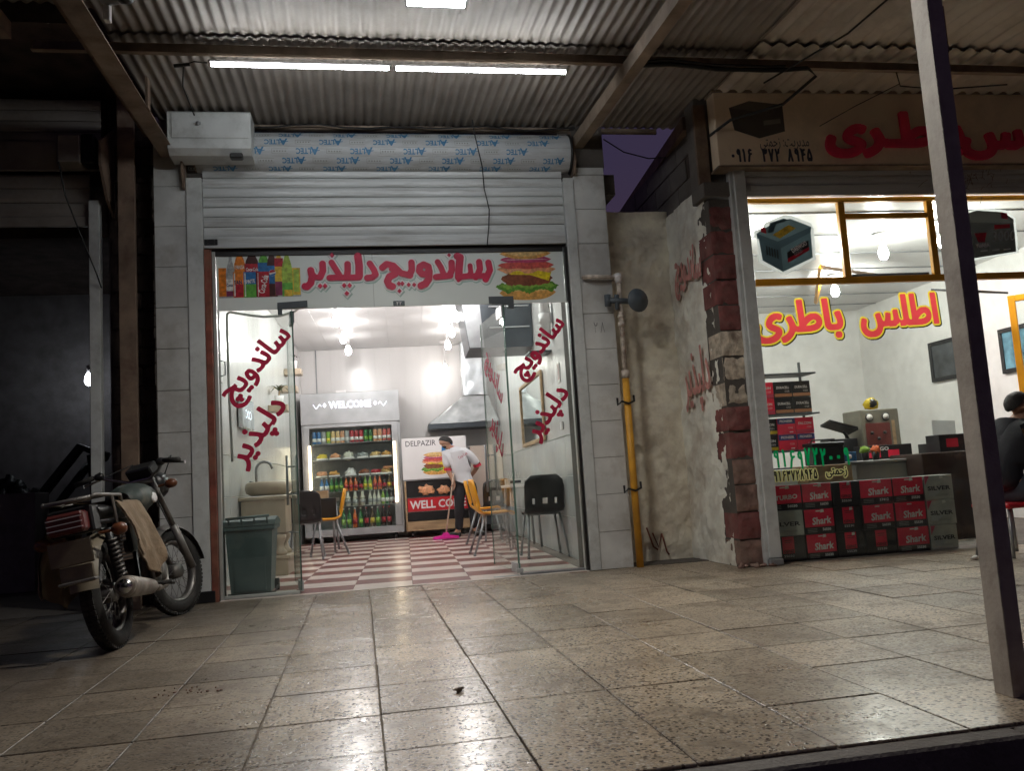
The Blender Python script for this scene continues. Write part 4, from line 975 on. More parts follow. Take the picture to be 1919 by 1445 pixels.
# ------------------------------------------------------------------ chairs
def shell(mb):
    prof = [(.205, .415), (.20, .44), (.16, .455), (.05, .448), (-.08, .445), (-.15, .455), (-.19, .49), (-.21, .54), (-.222, .60), (-.235, .66), (-.248, .72), (-.26, .78), (-.266, .815), (-.262, .83)]
    nv = 16; vs = []; m = len(prof)
    for layer in (0, 1):
        for i, (y, z) in enumerate(prof):
            a = prof[max(i-1, 0)]; b = prof[min(i+1, m-1)]; t = Vector((b[0]-a[0], b[1]-a[1])).normalized(); nrm = Vector((t.y, -t.x))
            back = max(0, min(1, (z-.46)/.1)); hw = .205*(1-back)+.205*back
            if z > .76: hw -= (z-.76)**1.5*4.0
            if y > .15: hw -= (y-.15)*.5
            for j in range(nv+1):
                s = 2*j/nv-1; x = s*hw; bow = (s*s)*.035
                yy = y + (bow if z > .5 else 0); zz = z + (0 if z > .5 else (s**4)*.018)
                if layer: yy -= nrm.x*.010; zz -= nrm.y*.010
                vs.append((x, yy, zz))
    fs = []; K = m*(nv+1)
    def hole(i, j): return i in (7,) and j in (3, 7, 8, 12)
    for i in range(m-1):
        for j in range(nv):
            a = i*(nv+1)+j; q = [a, a+1, a+nv+2, a+nv+1]
            if hole(i, j):
                p = [a, a+1, a+nv+2, a+nv+1]
                for e in range(4): fs.append([p[e], p[(e+1) % 4], p[(e+1) % 4]+K, p[e]+K])
                continue
            fs.append(q); fs.append([k+K for k in q[::-1]])
    for j in range(nv): fs.append([j, j+K, j+1+K, j+1]); b = (m-1)*(nv+1)+j; fs.append([b, b+1, b+1+K, b+K])
    for i in range(m-1):
        for e in (0, nv): a = i*(nv+1)+e; b = a+nv+1; fs.append([a, b, b+K, a+K])
    mb.sm = True; mb.add(vs, fs); mb.sm = False
    return mb
def chair(col, label, x, d, rot):
    T = itm('chair', label, 'chair', x, d, 0, rot)
    put('shell', shell(MB()), col, parent=T)
    for sx in (-1, 1):
        for (y0, y1) in ((.12, .20), (-.12, -.27)):
            put('leg', MB().tube([(sx*.16, y0, .435), (sx*.21, y1, .012)], .0125, 8).tube([(sx*.21, y1, .0), (sx*.2105, y1, .03)], .016, 8), 'steel_dull', parent=T)
    put('frame', MB().tube([(-.16, .12, .432), (.16, .12, .432), (.16, -.12, .432), (-.16, -.12, .432), (-.16, .12, .432)], .010, 6), 'steel_dull', parent=T)
    return T
chair('black_plastic', 'black plastic chair with its back to the street behind the right glass pane', 1.76, 1.80, .03)
chair('black_plastic', 'black plastic chair beside the stone sink with its back to the street', -.86, 3.75, .05)
chair('yellow_plastic', 'yellow plastic chair seen from the side in front of the drinks fridge', -.66, 4.25, PI/2+.1)
chair('yellow_plastic', 'yellow plastic chair seen from the side just in front of the sweeping man', 1.42, 4.45, -PI/2-.1)
chair('yellow_plastic', 'yellow plastic chair half hidden behind the right open glass door', 1.34, 2.55, -PI/2+.05)
chair('black_plastic', 'black plastic chair far back behind the two yellow chairs on the right', 1.62, 5.0, .05)
# tables
def table(label, x0, x1, d0, d1, z, m, legm, top=.03):
    T = itm('table', label, 'table', (x0+x1)/2, (d0+d1)/2)
    w, dd = (x1-x0)/2, (d1-d0)/2
    put('table_top', MB().bbox(-w, w, -dd, dd, z-top, z, .004), m, parent=T)
    for sx in (-1, 1):
        for sy in (-1, 1): put('leg', MB().tube([(sx*(w-.05), sy*(dd-.05), z-top), (sx*(w-.03), sy*(dd-.03), 0)], .015, 8), legm, parent=T)
    return T
t = table('dark table with a carton on it between the black and yellow chairs on the left', -1.2, -.55, 4.55, 5.25, .72, 'black_plastic', 'steel_dull', .05)
put('table_cloth', MB().box(-.33, .33, -.358, -.351, .42, .715), 'black', parent=t)
t = table('small white table against the right wall of the sandwich shop', 1.55, 1.95, 2.95, 3.6, .74, 'letter_white', 'steel_dull')
put('carton', MB().bbox(-.14, .14, -.1, .1, 0, .10, .002), 'wood', label='flat brown carton lying on the dark table', cat='carton', loc=IN(-.80, 4.75, .722), rot=(0, 0, AI))
T = itm('tissue_box', 'white tissue box with black print on the small white table', 'tissue box', 1.66, 3.1, .742)
put('box', MB().bbox(-.11, .11, -.06, .06, 0, .07, .003), 'paper', parent=T); put('print', MB().box(-.06, .07, -.0622, -.0605, .02, .05), 'ink', parent=T)
g = MB()
for k in range(7): g.add([(-.05+k*.015, -.02, .07), (-.07+k*.022, -.03, .14+.02*math.sin(k*2)), (-.06+k*.022, .03, .15), (-.04+k*.015, .02, .07)], [[0, 1, 2, 3]])
put('tissue', g, 'paper', parent=T)
# ------------------------------------------------------------------ sink
T = itm('wash_basin', 'beige stone wash basin on a carved stone stand by the left wall', 'sink', -1.02, 2.0)
put('bowl', MB().lathe([(.0, .0), (.17, .0), (.225, .03), (.235, .08), (.225, .125), (.205, .14), (.19, .135), (.18, .06), (0, .035)], 28, Matrix.Translation((0, 0, .80))), 'stone_beige', parent=T)
put('slab', MB().bbox(-.265, .265, -.25, .25, .755, .79, .008), 'stone_beige', parent=T)
put('apron', MB().bbox(-.24, .19, -.22, .22, .42, .753, .004), 'stone_beige', parent=T)
for yy in (-.17, .17): put('baluster', MB().lathe([(.065, .20), (.07, .23), (.045, .26), (.035, .31), (.06, .36), (.065, .39), (.05, .41)], 12, Matrix.Translation((.12, yy, 0))), 'stone_beige', parent=T)
put('base', MB().bbox(-.22, .20, -.23, .23, 0, .165, .006).bbox(-.24, .225, -.245, .245, .166, .198, .006), 'stone_beige', parent=T)
fa = put('faucet', MB().tube([(-.12, 0, .935), (-.12, 0, 1.06)] + [(-.12+.085*(1-math.cos(a)), 0, 1.06+.085*math.sin(a)) for a in [k*PI/8 for k in range(1, 7)]] + [(.045, 0, 1.07)], .014, 8), 'steel_dull', parent=T)
put('lever', MB().tube([(-.12, 0, .93), (-.19, .02, .955)], .008, 6), 'steel_dull', parent=fa)
# ------------------------------------------------------------------ bin
T = thing('wheelie_bin', 'dark green wheeled bin standing behind the left glass pane', 'bin', (-.895, 7.52, 0), -.02)
vs = []; 
for z, w, dd in ((.02, .155, .15), (.52, .185, .185)): vs += [(-w, -dd, z), (w, -dd, z), (w, dd, z), (-w, dd, z)]
put('body', MB().add(vs, [(0, 3, 2, 1), (4, 5, 6, 7), (0, 1, 5, 4), (1, 2, 6, 5), (2, 3, 7, 6), (3, 0, 4, 7)]).box(-.12, .12, -.172, -.15, .04, .3), 'bin_green', parent=T)
put('rim', MB().bbox(-.205, .205, -.205, .205, .522, .56, .008), 'bin_green', parent=T)
put('lid', MB().prismx([(-.21, .562), (.21, .562), (.21, .585), (.0, .625), (-.19, .60)], -.21, .21), 'bin_green', parent=T)
g = MB().tube([(-.17, -.235, .625), (.17, -.235, .635)], .011, 8)
for k in range(4): g.tube([(-.15+k*.1, -.235, .627), (-.15+k*.1, -.19, .56)], .007, 6)
put('handle', g, 'bin_green', parent=T)
put('pedal_frame', MB().tube([(-.17, -.2, .02), (.19, -.2, .02), (.21, -.1, .06)], .011, 6), 'black', parent=T)
for sx in (-1, 1): put('wheel', MB().tube([(sx*.16, .14, .05), (sx*.19, .14, .05)], .05, 14), 'rubber', parent=T)
put('bag', MB().blob((.16, .02, .60), (.06, .05, .05), .6, 3, 10, 7), 'd_lime', parent=T) if False else None
# ------------------------------------------------------------------ wall things, left
g = MB().tube([(-1.05, 7.62, 1.1), (-1.06, 7.60, 1.8), (-1.06, 7.60, 2.33), (-1.055, 7.6, 2.37), (-1.03, 7.6, 2.385), (-.93, 7.6, 2.365), (-.85, 7.6, 2.35), (-.75, 7.6, 2.335), (-.62, 7.6, 2.34), (-.50, 7.6, 2.37), (-.42, 7.62, 2.43), (-.38, 7.65, 2.52)], .011, 8)
put('hose', g, 'cable_white', label='white flexible conduit curving across the top of the left glass pane', cat='conduit')
T = itm('wall_box', 'small white meter box on the left wall behind the glass', 'box', -1.285, .75, 1.95)
put('box', MB().bbox(.0, .07, -.1, .1, -.12, .12, .006), 'letter_white', parent=T); put('handle', MB().tube([(.07, 0, -.07), (.11, 0, -.06), (.11, 0, .06), (.07, 0, .07)], .007, 6), 'steel_dull', parent=T)
T = itm('paper_dispenser', 'grey shiny dispenser panel on the left wall with reflected letters drawn on', 'dispenser', -1.272, 2.15, 1.50)
put('body', MB().bbox(0, .05, -.33, .33, 0, .32, .01), 'galvanised', parent=T)
mb = MB(); text_mb(mb, 'COC', 0, 0, .34, .09, 0, 'led_cool', flip=True); o = put('lettering', mb, parent=T, recalc=False); o.rotation_euler = (0, 0, PI/2); o.location = (.0515, 0, .15)  # reflection of letters in the panel, drawn as glowing text
for (d, z, lab) in ((4.0, 1.84, 'lowest of the three beige box shelves, carrying the spiky plant'), (5.0, 2.20, 'middle of the three beige box shelves on the left wall'), (5.6, 2.52, 'topmost of the three beige box shelves on the left wall')):
    T = itm('wall_shelf', lab, 'shelf', -1.28, d, z); put('board', MB().bbox(0, .24, -.12, .12, 0, .085, .004), 'stone_beige', parent=T)
def plant(label, x, d, z, n, L):
    T = itm('potted_plant', label, 'plant', x, d, z)
    put('pot', MB().lathe([(0, 0), (.045, 0), (.062, .12), (.055, .12), (.05, .10), (0, .10)], 14), 'letter_white', parent=T)
    put('stem', MB().tube([(0, 0, .10), (.01, 0, .19)], .010, 6), 'wood', parent=T)
    for k in range(n):
        a = k*2.4+.3; el = .5+.5*((k*.37) % 1); l = L*(.75+.35*((k*.61) % 1)); g = MB(); vs = []
        for i in range(7):
            t = i/6; r = l*t*math.cos(el*(1-t*.2)); h = l*(t*math.sin(el+.3)-t*t*.75); w = .013*(1-t)**.6*(1 if i else .6)
            c = Vector((r*math.cos(a)+.01, r*math.sin(a), .18+h)); sd = Vector((-math.sin(a), math.cos(a), 0))*w
            vs += [c-sd, c+sd]
        g.add(vs, [[2*i, 2*i+1, 2*i+3, 2*i+2] for i in range(6)])
        put('leaf', g, 'leaf', parent=T, recalc=False)
mat('leaf', (.06, .075, .03), .5, var=.4, scale=20)
plant('spiky-leaved plant in a white pot on the lowest wall shelf', -1.16, 4.0, 1.926, 16, .30)
plant('small plant in a white pot on the topmost wall shelf', -1.16, 5.6, 2.606, 6, .13)
# ------------------------------------------------------------------ wall things, right
T = itm('wall_mirror', 'large mirror in a pale wooden frame on the right wall', 'mirror', 1.965, 3.31, 1.22)
put('mirror_glass', MB().box(-.012, -.004, -.86, .86, .03, .77), 'mirror', parent=T)
for a in ((-.90, .90, .0, .045), (-.90, .90, .755, .80)): put('frame', MB().bbox(-.028, -.002, a[0], a[1], a[2], a[3], .003), 'wood', parent=T)
for y in (-.90, .856): put('frame', MB().bbox(-.0282, -.002, y, y+.044, .046, .754, .003), 'wood', parent=T)
g = MB().tube([(1.90, 1.6, 2.25), (1.90, 1.6, 2.62), (1.80, 1.6, 2.75), (1.70, 1.62, 2.80), (1.70, 1.62, 3.19)], .055, 14).tube([(1.90, 1.6, 2.40), (1.90, 1.6, 2.50)], .066, 14)
o = put('vent_pipe', g, 'letter_white', label='thick white plastic pipe on the right wall under the ceiling', cat='pipe', loc=(0, FY, 0), rot=(0, 0, AI))
T = itm('router_shelf', 'thin grey shelf with a loose cable on the right wall below the white pipe', 'shelf', 1.972, 1.9, 2.12)
put('board', MB().bbox(-.24, 0, -.16, .16, 0, .02, .002), 'patch_metal', parent=T); put('cable', MB().tube([(-.2, -.1, .02), (-.26, -.12, -.06), (-.15, -.1, -.12), (-.05, -.08, .0)], .004, 5), 'cable_white', parent=T)
for (z, h) in ((1.75, .20), (1.50, .20)):
    T = itm('notice_paper', 'printed notice on the right wall behind the glass, %s of the two' % ('upper' if z > 1.6 else 'lower'), 'poster', 1.970, 1.42, z)
    put('sheet', MB().box(-.004, 0, -.07, .07, 0, h), 'paper', parent=T)
    g = MB()
    for k in range(7): g.box(-.0052, -.0042, -.055, .045-.02*((k*7) % 3), h-.03-k*.022, h-.022-k*.022)
    put('print', g, 'vinyl_red' if z > 1.6 else 'ink', parent=T)
T = itm('socket', 'white socket on the right wall under the notices', 'socket', 1.970, 1.40, 1.27); put('plate', MB().bbox(-.02, 0, -.04, .04, 0, .08, .004), 'letter_white', parent=T)
# hanging black box and duct
T = itm('air_cooler_box', 'big dark metal air box hanging under the ceiling on the right', 'air cooler', 1.6, 3.2, 0)
vs = [(-.50, -.35, 3.19), (.36, -.35, 3.19), (.36, .5, 3.19), (-.50, .5, 3.19), (-.40, -.30, 2.37), (.36, -.30, 2.37), (.36, .45, 2.37), (-.40, .45, 2.37)]
put('housing', MB().add(vs, [(0, 1, 2, 3), (4, 7, 6, 5), (0, 4, 5, 1), (1, 5, 6, 2), (2, 6, 7, 3), (3, 7, 4, 0)]), 'duct_dark', parent=T)
put('front_sheet', MB().add([(-.495, -.358, 3.18), (-.27, -.358, 3.18), (-.22, -.308, 2.38), (-.395, -.308, 2.38), (-.495, -.352, 3.18), (-.27, -.352, 3.18), (-.22, -.302, 2.38), (-.395, -.302, 2.38)], [(0, 3, 2, 1), (4, 5, 6, 7), (0, 1, 5, 4), (1, 2, 6, 5), (2, 3, 7, 6), (3, 0, 4, 7)]), 'steel_dull', parent=T)
put('ribs', MB().bbox(-.15, .33, -.345, -.325, 2.60, 2.615, .002).bbox(-.15, .33, -.36, -.34, 2.85, 2.865, .002), 'steel', parent=T)
# ------------------------------------------------------------------ extractor hood
T = itm('extractor_hood', 'shiny dented steel extractor hood with duct on the back wall', 'extractor hood', 1.38, 6.85, 0)
def hood(u, v):
    # v: 0 bottom .. 1 top ; u around three sides
    w0, w1 = .58, .22; w = w0+(w1-w0)*v; z = 1.80+.46*v; sk = .24*v; dpt0, dpt1 = .62, .25; dp = dpt0+(dpt1-dpt0)*v
    t = u*3
    if t < 1: x, y = -w, .70-dp*t
    elif t < 2: x, y = -w+2*w*(t-1), .70-dp
    else: x, y = w, .70-dp*(3-t)
    k = noise.noise(Vector((x*5, y*5, z*5)))*.028
    return (x+sk, y-k, z+k*.4)
put('canopy', MB().grid(hood, 60, 12), 'galvanised', parent=T)
put('skirt', MB().bbox(-.585, .585, .075, .695, 1.71, 1.797, .004), 'duct_dark', parent=T)
put('duct', MB().grid(lambda u, v: (.03+.42*min(max(u*3-1, 0), 1), (.70-.26*min(1, min(u*3, 3-u*3))) - noise.noise(Vector((u*9, v*6, 3)))*.012, 2.28+.91*v), 24, 16), 'galvanised', parent=T)
# ------------------------------------------------------------------ serving counter
T = itm('food_counter', 'white fast food counter with burger print and red welcome band', 'counter', .86, 6.75, 0)
put('board', MB().bbox(-.515, .515, -.012, .03, .915, 1.57, .004), 'letter_white', parent=T)
put('board_edge', MB().bbox(-.522, -.516, -.014, .035, .90, 1.575, .002).bbox(-.522, .52, -.016, .035, .895, .912, .002), 'steel_dull', parent=T)
text('lettering', 'DELPAZIR', -.21, 1.485, .48, .085, -.0135, 'ink', T, bold=.0)
text('lettering', 'fast food', .16, 1.51, .16, .045, -.0135, 'ink', T)
g = MB(); burger(g, .02, 1.15, .50, .36, -.0125, 5); put('burger_print', g, parent=T, recalc=False)
g = MB(); 
g.use('d_blue').add([(.10, -.0124, 1.13), (.26, -.0124, 1.08), (.30, -.0124, 1.44), (.13, -.0124, 1.48)], [[0, 1, 2, 3]]); pepsi(g, .21, 1.23, .075, -.0128)
g.use('b_cheese')
for k in range(7): g.add([(.12+k*.03, -.0140-.00005*k, 1.0), (.135+k*.03, -.0140-.00005*k, 1.0), (.155+k*.028, -.0140-.00005*k, 1.16+.02*(k % 3)), (.14+k*.028, -.0140-.00005*k, 1.17)], [[0, 1, 2, 3]])
put('can_print', g, parent=T, recalc=False)
put('case', MB().bbox(-.47, .50, .02, .55, .26, .89, .004), 'black_plastic', parent=T)
put('band', MB().bbox(-.46, .50, .004, .018, .405, .62, .002), 'red_plastic', parent=T)
text('lettering', 'WELL COME', .02, .512, .88, .12, .0030, 'letter_white', T, bold=.03)
for z in (.62, .395, .89): put('trim', MB().bbox(-.475, .505, -.002, .02, z, z+.012, .001), 'chrome', parent=T)
put('side_post', MB().bbox(-.50, -.472, -.004, .55, .10, .89, .003), 'wood', parent=T)
put('plinth', MB().bbox(-.50, .51, -.004, .56, .10, .25, .004), 'wood', parent=T)
for x in (-.40, .40):
    for y in (.08, .48): put('wheel', MB().tube([(x-.02, y, .05), (x+.02, y, .05)], .05, 12).tube([(x, y, .05), (x, y, .10)], .012, 6), 'rubber', parent=T)
put('shelf_goods', MB().blob((-.15, .012, .74), (.12, .008, .07), .5, 4).blob((.12, .012, .72), (.10, .008, .06), .5, 9), 'b_ham', parent=T, kind='stuff')
T = itm('side_counter', 'beige panelled counter beside the white burger board under the hood', 'counter', 1.70, 6.85, 0)
put('panel', MB().bbox(-.26, .26, -.02, .0, .35, 1.40, .004), 'stone_pale' if 'stone_pale' in MATS else 'paper', parent=T)
put('body', MB().box(-.25, .25, .002, .6, .12, 1.39), 'duct_dark', parent=T)
for x in (-.22, .22): put('leg', MB().tube([(x, .02, 0), (x, .02, .12)], .018, 8), 'steel_dull', parent=T)
# ------------------------------------------------------------------ fridge
T = itm('drinks_fridge', 'tall steel drinks fridge with glass front and lit welcome header', 'fridge', -.44, 6.85, 0)
def fx(x): return x+.44
put('back_panel', MB().box(fx(-1.19), fx(.30), .60, .64, .12, 1.87), 'steel_dull', parent=T)
put('side_panel', MB().bbox(fx(-1.215), fx(-1.185), .0, .64, .10, 1.87, .003), 'steel', parent=T)
put('side_panel', MB().bbox(fx(.30), fx(.335), .0, .64, .10, 1.87, .003), 'steel', parent=T)
put('header', MB().bbox(fx(-1.22), fx(.34), -.03, .64, 1.875, 2.375, .006), 'steel', parent=T)
put('door_frame', MB().bbox(fx(-1.184), fx(-1.10), -.02, .02, .21, 1.87, .003).bbox(fx(.20), fx(.299), -.02, .02, .21, 1.87, .003).bbox(fx(-1.184), fx(.299), -.021, .021, 1.82, 1.872, .003), 'steel', parent=T)
put('kick_panel', MB().bbox(fx(-1.21), fx(.33), -.025, .60, .10, .205, .004), 'steel', parent=T)
put('top_plate', MB().bbox(fx(-.66), fx(-.5), .05, .2, 2.376, 2.42, .003), 'letter_white', parent=T)
for x in (-1.1, .2):
    for y in (.05, .5): put('foot', MB().tube([(fx(x), y, 0), (fx(x), y, .10)], .025, 8), 'black_plastic', parent=T)
put('pane', MB().box(fx(-1.099), fx(.199), -.004, .004, .212, 1.818), 'glass', parent=T)
for z, t in ((1.575, 0), (1.315, 0), (1.04, 0), (.80, 0), (.56, 0), (.215, 0)): put('shelf', MB().bbox(fx(-1.09), fx(.19), .05, .58, z-.012, z-.002, .002), 'steel_dull', parent=T)
for x, z0, z1 in ((-1.115, .62, 1.54), (.215, .58, 1.54)): put('light_strip', MB().bbox(fx(x)-.0, fx(x)+.035, -.045, -.0215, z0, z1, .003), 'led_warm', parent=T)
text('header_lettering', 'WELCOME', 0.0, 2.18, .66, .11, -.0315, 'led_cool', T, bold=.03)
g = MB().use('led_cool')
for s in (-1, 1):
    cx = s*.40; g.add([(cx-.03, -.0313, 2.18), (cx, -.0313, 2.14), (cx+.03, -.0313, 2.18), (cx, -.0313, 2.22)], [[0, 1, 2, 3]])
    pts = [(s*(.45+.012*k), 2.165+.03*math.sin(k*.7)) for k in range(12)]
    for k in range(11): g.add([(pts[k][0], -.0313, pts[k][1]-.012), (pts[k+1][0], -.0313, pts[k+1][1]-.010), (pts[k+1][0], -.0313, pts[k+1][1]+.008), (pts[k][0], -.0313, pts[k][1]+.010)], [[0, 1, 2, 3]])
put('header_ornament', g, parent=T, recalc=False)
# goods in the fridge: each a thing
def prof_bottle(r, h): return [(0, 0), (r*.9, 0), (r, h*.04), (r, h*.52), (r*.85, h*.62), (r*.38, h*.80), (r*.34, h*.93), (r*.40, h*.94), (r*.40, h), (0, h)]
bm = {}
def goods(kind, mtl, cap, lab_m, r, h):
    key = (kind, mtl, cap, lab_m, r, h)
    if key in bm: return bm[key]
    if kind == 'can': g = MB().use(mtl).lathe([(0, 0), (r*.85, 0), (r, h*.05), (r, h*.93), (r*.85, h), (0, h)], 10)
    elif kind == 'tub': g = MB().use(mtl).lathe([(0, 0), (r*.8, 0), (r, h*.4), (r*.55, h*.45), (r*.6, h*.5), (r*.9, h*.55), (r*.9, h*.6), (r*.5, h*.72), (r*.5, h), (0, h)], 10)
    else: g = MB().use(mtl).lathe(prof_bottle(r, h), 10)
    g.use(lab_m).lathe([(r*1.02, h*.18), (r*1.02, h*.45)], 10)
    if kind == 'bottle': g.use(cap).lathe([(0, h*1.004), (r*.43, h*1.0), (r*.43, h*.93)], 8)
    me = g.mesh(kind); bm[key] = me; return me
mat('g_green', (.03, .16, .05), .15); mat('g_cola', (.02, .008, .006), .15); mat('g_orange', (.65, .14, .03), .25); mat('g_milk', (.70, .70, .60), .4); mat('g_lime', (.25, .45, .05), .2); mat('g_beer', (.09, .05, .02), .15)
colname = {'d_blue': 'blue', 'g_green': 'green', 'g_cola': 'dark', 'g_orange': 'orange', 'g_milk': 'cream white', 'g_lime': 'lime green', 'd_red': 'red', 'b_ham': 'peach', 'd_grey': 'silver', 'b_tomato': 'rose', 'g_beer': 'brown', 'letter_white': 'white'}
rows = [
 ('can', 'top shelf', 1.574, -1.03, .074, ['d_blue', 'd_blue', 'd_grey', 'g_lime', 'b_bun2', 'b_bun2', 'b_ham', 'd_grey', 'd_red', 'd_red', 'd_red', 'g_green', 'g_green', 'b_ham', 'b_ham', 'b_tomato', 'b_tomato'], .033, .19),
 ('bottle', 'third shelf from the top', .799, -.94, .076, ['d_blue', 'd_blue', 'g_green', 'g_green', 'g_green', 'g_orange', 'g_orange', 'g_orange', 'g_cola', 'g_lime', 'g_lime', 'g_orange', 'g_orange', 'g_cola', 'g_beer', 'g_cola'], .032, .225),
 ('bottle', 'lowest shelf', .216, -.62, .090, ['g_green', 'g_green', 'g_orange', 'g_green', 'g_cola', 'g_beer', 'g_green', 'g_cola', 'g_cola'], .036, .31)]
for kind, sh, z, x0, dx, cs, r, h in rows:
    for i, c in enumerate(cs):
        lm = {'g_green': 'g_lime', 'g_cola': 'd_red', 'd_blue': 'letter_white', 'g_orange': 'd_red', 'g_lime': 'b_cheese', 'g_beer': 'd_yellow'}.get(c, 'letter_white' if c != 'letter_white' else 'd_grey')
        put('drink_can' if kind == 'can' else 'drink_bottle', goods(kind, c, 'd_red' if c == 'g_cola' else 'letter_white', lm, r, h),
            label='%s %s, %s from the left on the fridge\'s %s' % (colname.get(c, 'pale yellow'), 'drink can' if kind == 'can' else 'drink bottle', ORD[i] if i < 16 else 'last', sh), cat=kind, group='drinks in the fridge',
            loc=IN(x0+i*dx, 6.93+.01*(i % 2), z), rot=(0, 0, i))
for i, (kind, c) in enumerate([('tub', 'g_milk')]*3 + [('bottle', 'g_milk')]*3 + [('bottle', 'g_lime'), ('bottle', 'g_green'), ('bottle', 'g_cola'), ('bottle', 'd_red'), ('bottle', 'g_cola')]):
    x = -.54 + i*.115 if i < 3 else -.19+(i-3)*.068
    put('sauce_bottle', goods(kind, c, 'letter_white', 'letter_white' if c != 'g_milk' else 'd_grey', .045 if kind == 'tub' else .03, .225),
        label='%s sauce bottle, %s from the left on the fridge\'s fourth shelf' % (colname.get(c, 'pale'), ORD[i]), cat='bottle', group='drinks in the fridge', loc=IN(x, 6.93, .559), rot=(0, 0, i))
k = 0
for z, its, sh in ((1.314, [('b_cheese', -.92), ('b_ham', -.72), ('g_milk', -.50), ('d_grey', -.28), ('b_bun2', -.08), ('b_bun', .10)], 'second'), (1.039, [('b_ham', -.94), ('b_bun', -.74), ('letter_white', -.48), ('b_patty', -.27), ('d_red', -.08), ('b_bun2', .09)], 'third')):
    for i, (c, x) in enumerate(its):
        k += 1
        T2 = thing('food_tray', 'wrapped food tray, %s from the left on the fridge\'s %s shelf' % (ORD[i], sh), 'food tray', IN(x, 6.98, z), AI, 'food trays in the fridge')
        put('tray', MB().bbox(-.085, .085, -.09, .09, 0, .025, .004), 'letter_white', parent=T2)
        put('food', MB().blob((0, 0, .045), (.085, .085, .045 if i != 2 else .07), .45, k, 12, 8), c, parent=T2)
g = MB()
for i in range(14): g.tube([(-.06+.012*i, -.09, .07+.012*((i*5) % 3)), (-.05+.012*i, .05, .09)], .009, 6)
put('sausages', g, 'b_ham', label='bundle of pale sausages heaped at the right end of the fridge', cat='sausages', loc=IN(.10, 6.96, 1.06), rot=(0, 0, AI))
# small printed reflections on the floor are left to the renderer
# ------------------------------------------------------------------ lamps under the canopy
for i, (x0, x1) in enumerate(((-.865, .338), (.352, 1.585))):
    T = thing('tube_light', 'lit LED tube under the canopy beam, %s of the two in line' % ('left' if i == 0 else 'right'), 'tube light', ((x0+x1)/2, 5.665, 3.650), 0, 'LED tubes under the canopy')
    h = (x1-x0)/2
    put('tube', MB().tube([(-h+.02, 0, 0), (h-.02, 0, 0)], .0125, 10), 'tube_glow', parent=T)
    put('base', MB().bbox(-h, h, -.010, .012, .0135, .030, .002), 'letter_white', parent=T)
    for s in (-1, 1): put('end_cap', MB().tube([(s*(h-.018), 0, 0), (s*h, 0, 0)], .014, 10), 'letter_white', parent=T)
g = MB().tube([(-.87, 5.665, 3.66), (-.95, 5.66, 3.665), (-1.02, 5.66, 3.64), (-1.03, 5.68, 3.5), (-1.0, 5.9, 3.4)], .005, 5).tube([(-1.08, 5.66, 3.63), (-.98, 5.66, 3.645)], .012, 6)
put('lamp_cable', g, 'cable_black', label='dangling lamp cable joint at the left end of the LED tubes', cat='cable')
T = thing('flood_lamp', 'lit rectangular LED flood lamp under the canopy at the top edge', 'flood lamp', (.555, 4.60, 3.575), rot=(-.30, 0, 0))
put('housing', MB().bbox(-.175, .175, -.11, .11, .012, .05, .006).box(-.175, -.167, -.11, .11, -.004, .0119).box(.167, .175, -.11, .11, -.004, .0119).box(-.1669, .1669, -.11, -.102, -.004, .0119).box(-.1669, .1669, .102, .11, -.004, .0119), 'patch_metal', parent=T)
put('diffuser', MB().bbox(-.165, .165, -.10, .10, .0, .0115, .003), 'flood_glow', parent=T)
put('bracket', MB().box(-.19, -.18, -.02, .02, .03, .14).box(.18, .19, -.02, .02, .03, .14), 'patch_metal', parent=T)
T = thing('security_camera', 'small white security camera on the left canopy beam', 'camera', (-1.29, 4.98, 3.62), 0)
put('mount', MB().bbox(-.035, .0, -.02, .03, -.07, .05, .004), 'letter_white', parent=T)
put('body', MB().tube([(-.03, .0, .06), (.09, -.1, .02)], .035, 12), 'steel_dull', parent=T); put('lens', MB().tube([(.091, -.101, .019), (.13, -.135, .005)], .038, 12), 'black_plastic', parent=T)
# ------------------------------------------------------------------ gas pipe
T = thing('gas_pipe', 'yellow and rusty white gas pipe with blue grey regulator beside the tiled pier', 'gas pipe', (2.285, 7.06, 0))
put('lower_pipe', MB().tube([(.0, 0, .0), (0, 0, 1.62)], .031, 12), 'pipe_yellow', parent=T)
put('upper_pipe', MB().tube([(0, 0, 1.622), (.005, 0, 2.08), (.005, 0, 2.46)], .021, 10), 'pipe_rust', parent=T)
put('cross_pipe', MB().tube([(-.30, .03, 2.50), (-.29, .0, 2.50), (.0, 0, 2.49)], .019, 10), 'pipe_rust', parent=T)
put('elbow', MB().tube([(-.03, 0, 2.49), (.012, 0, 2.49)], .028, 10).tube([(.005, 0, 2.52), (.005, 0, 2.44)], .028, 10), 'letter_white', parent=T)
put('coupling', MB().tube([(0, 0, 1.60), (0, 0, 1.67)], .034, 10).tube([(.004, 0, 2.05), (.004, 0, 2.09)], .032, 8).tube([(.004, 0, 2.13), (.004, 0, 2.155)], .03, 8), 'pipe_rust', parent=T)
rg = put('regulator', MB().lathe([(0, -.05), (.05, -.05), (.055, -.02), (.10, -.01), (.105, .0), (.10, .012), (.06, .03), (.02, .06), (0, .06)], 20, Matrix.Translation((.15, -.05, 2.27)) @ Matrix.Rotation(PI/2, 4, 'X') @ Matrix.Rotation(.3, 4, 'Y')), 'regulator', parent=T)
put('valve', MB().tube([(-.12, -.02, 2.28), (.09, -.02, 2.27)], .026, 10).tube([(-.11, -.02, 2.23), (-.11, -.02, 2.33)], .03, 8).tube([(-.03, -.02, 2.2), (-.03, -.02, 2.33)], .022, 8), 'regulator', parent=rg)
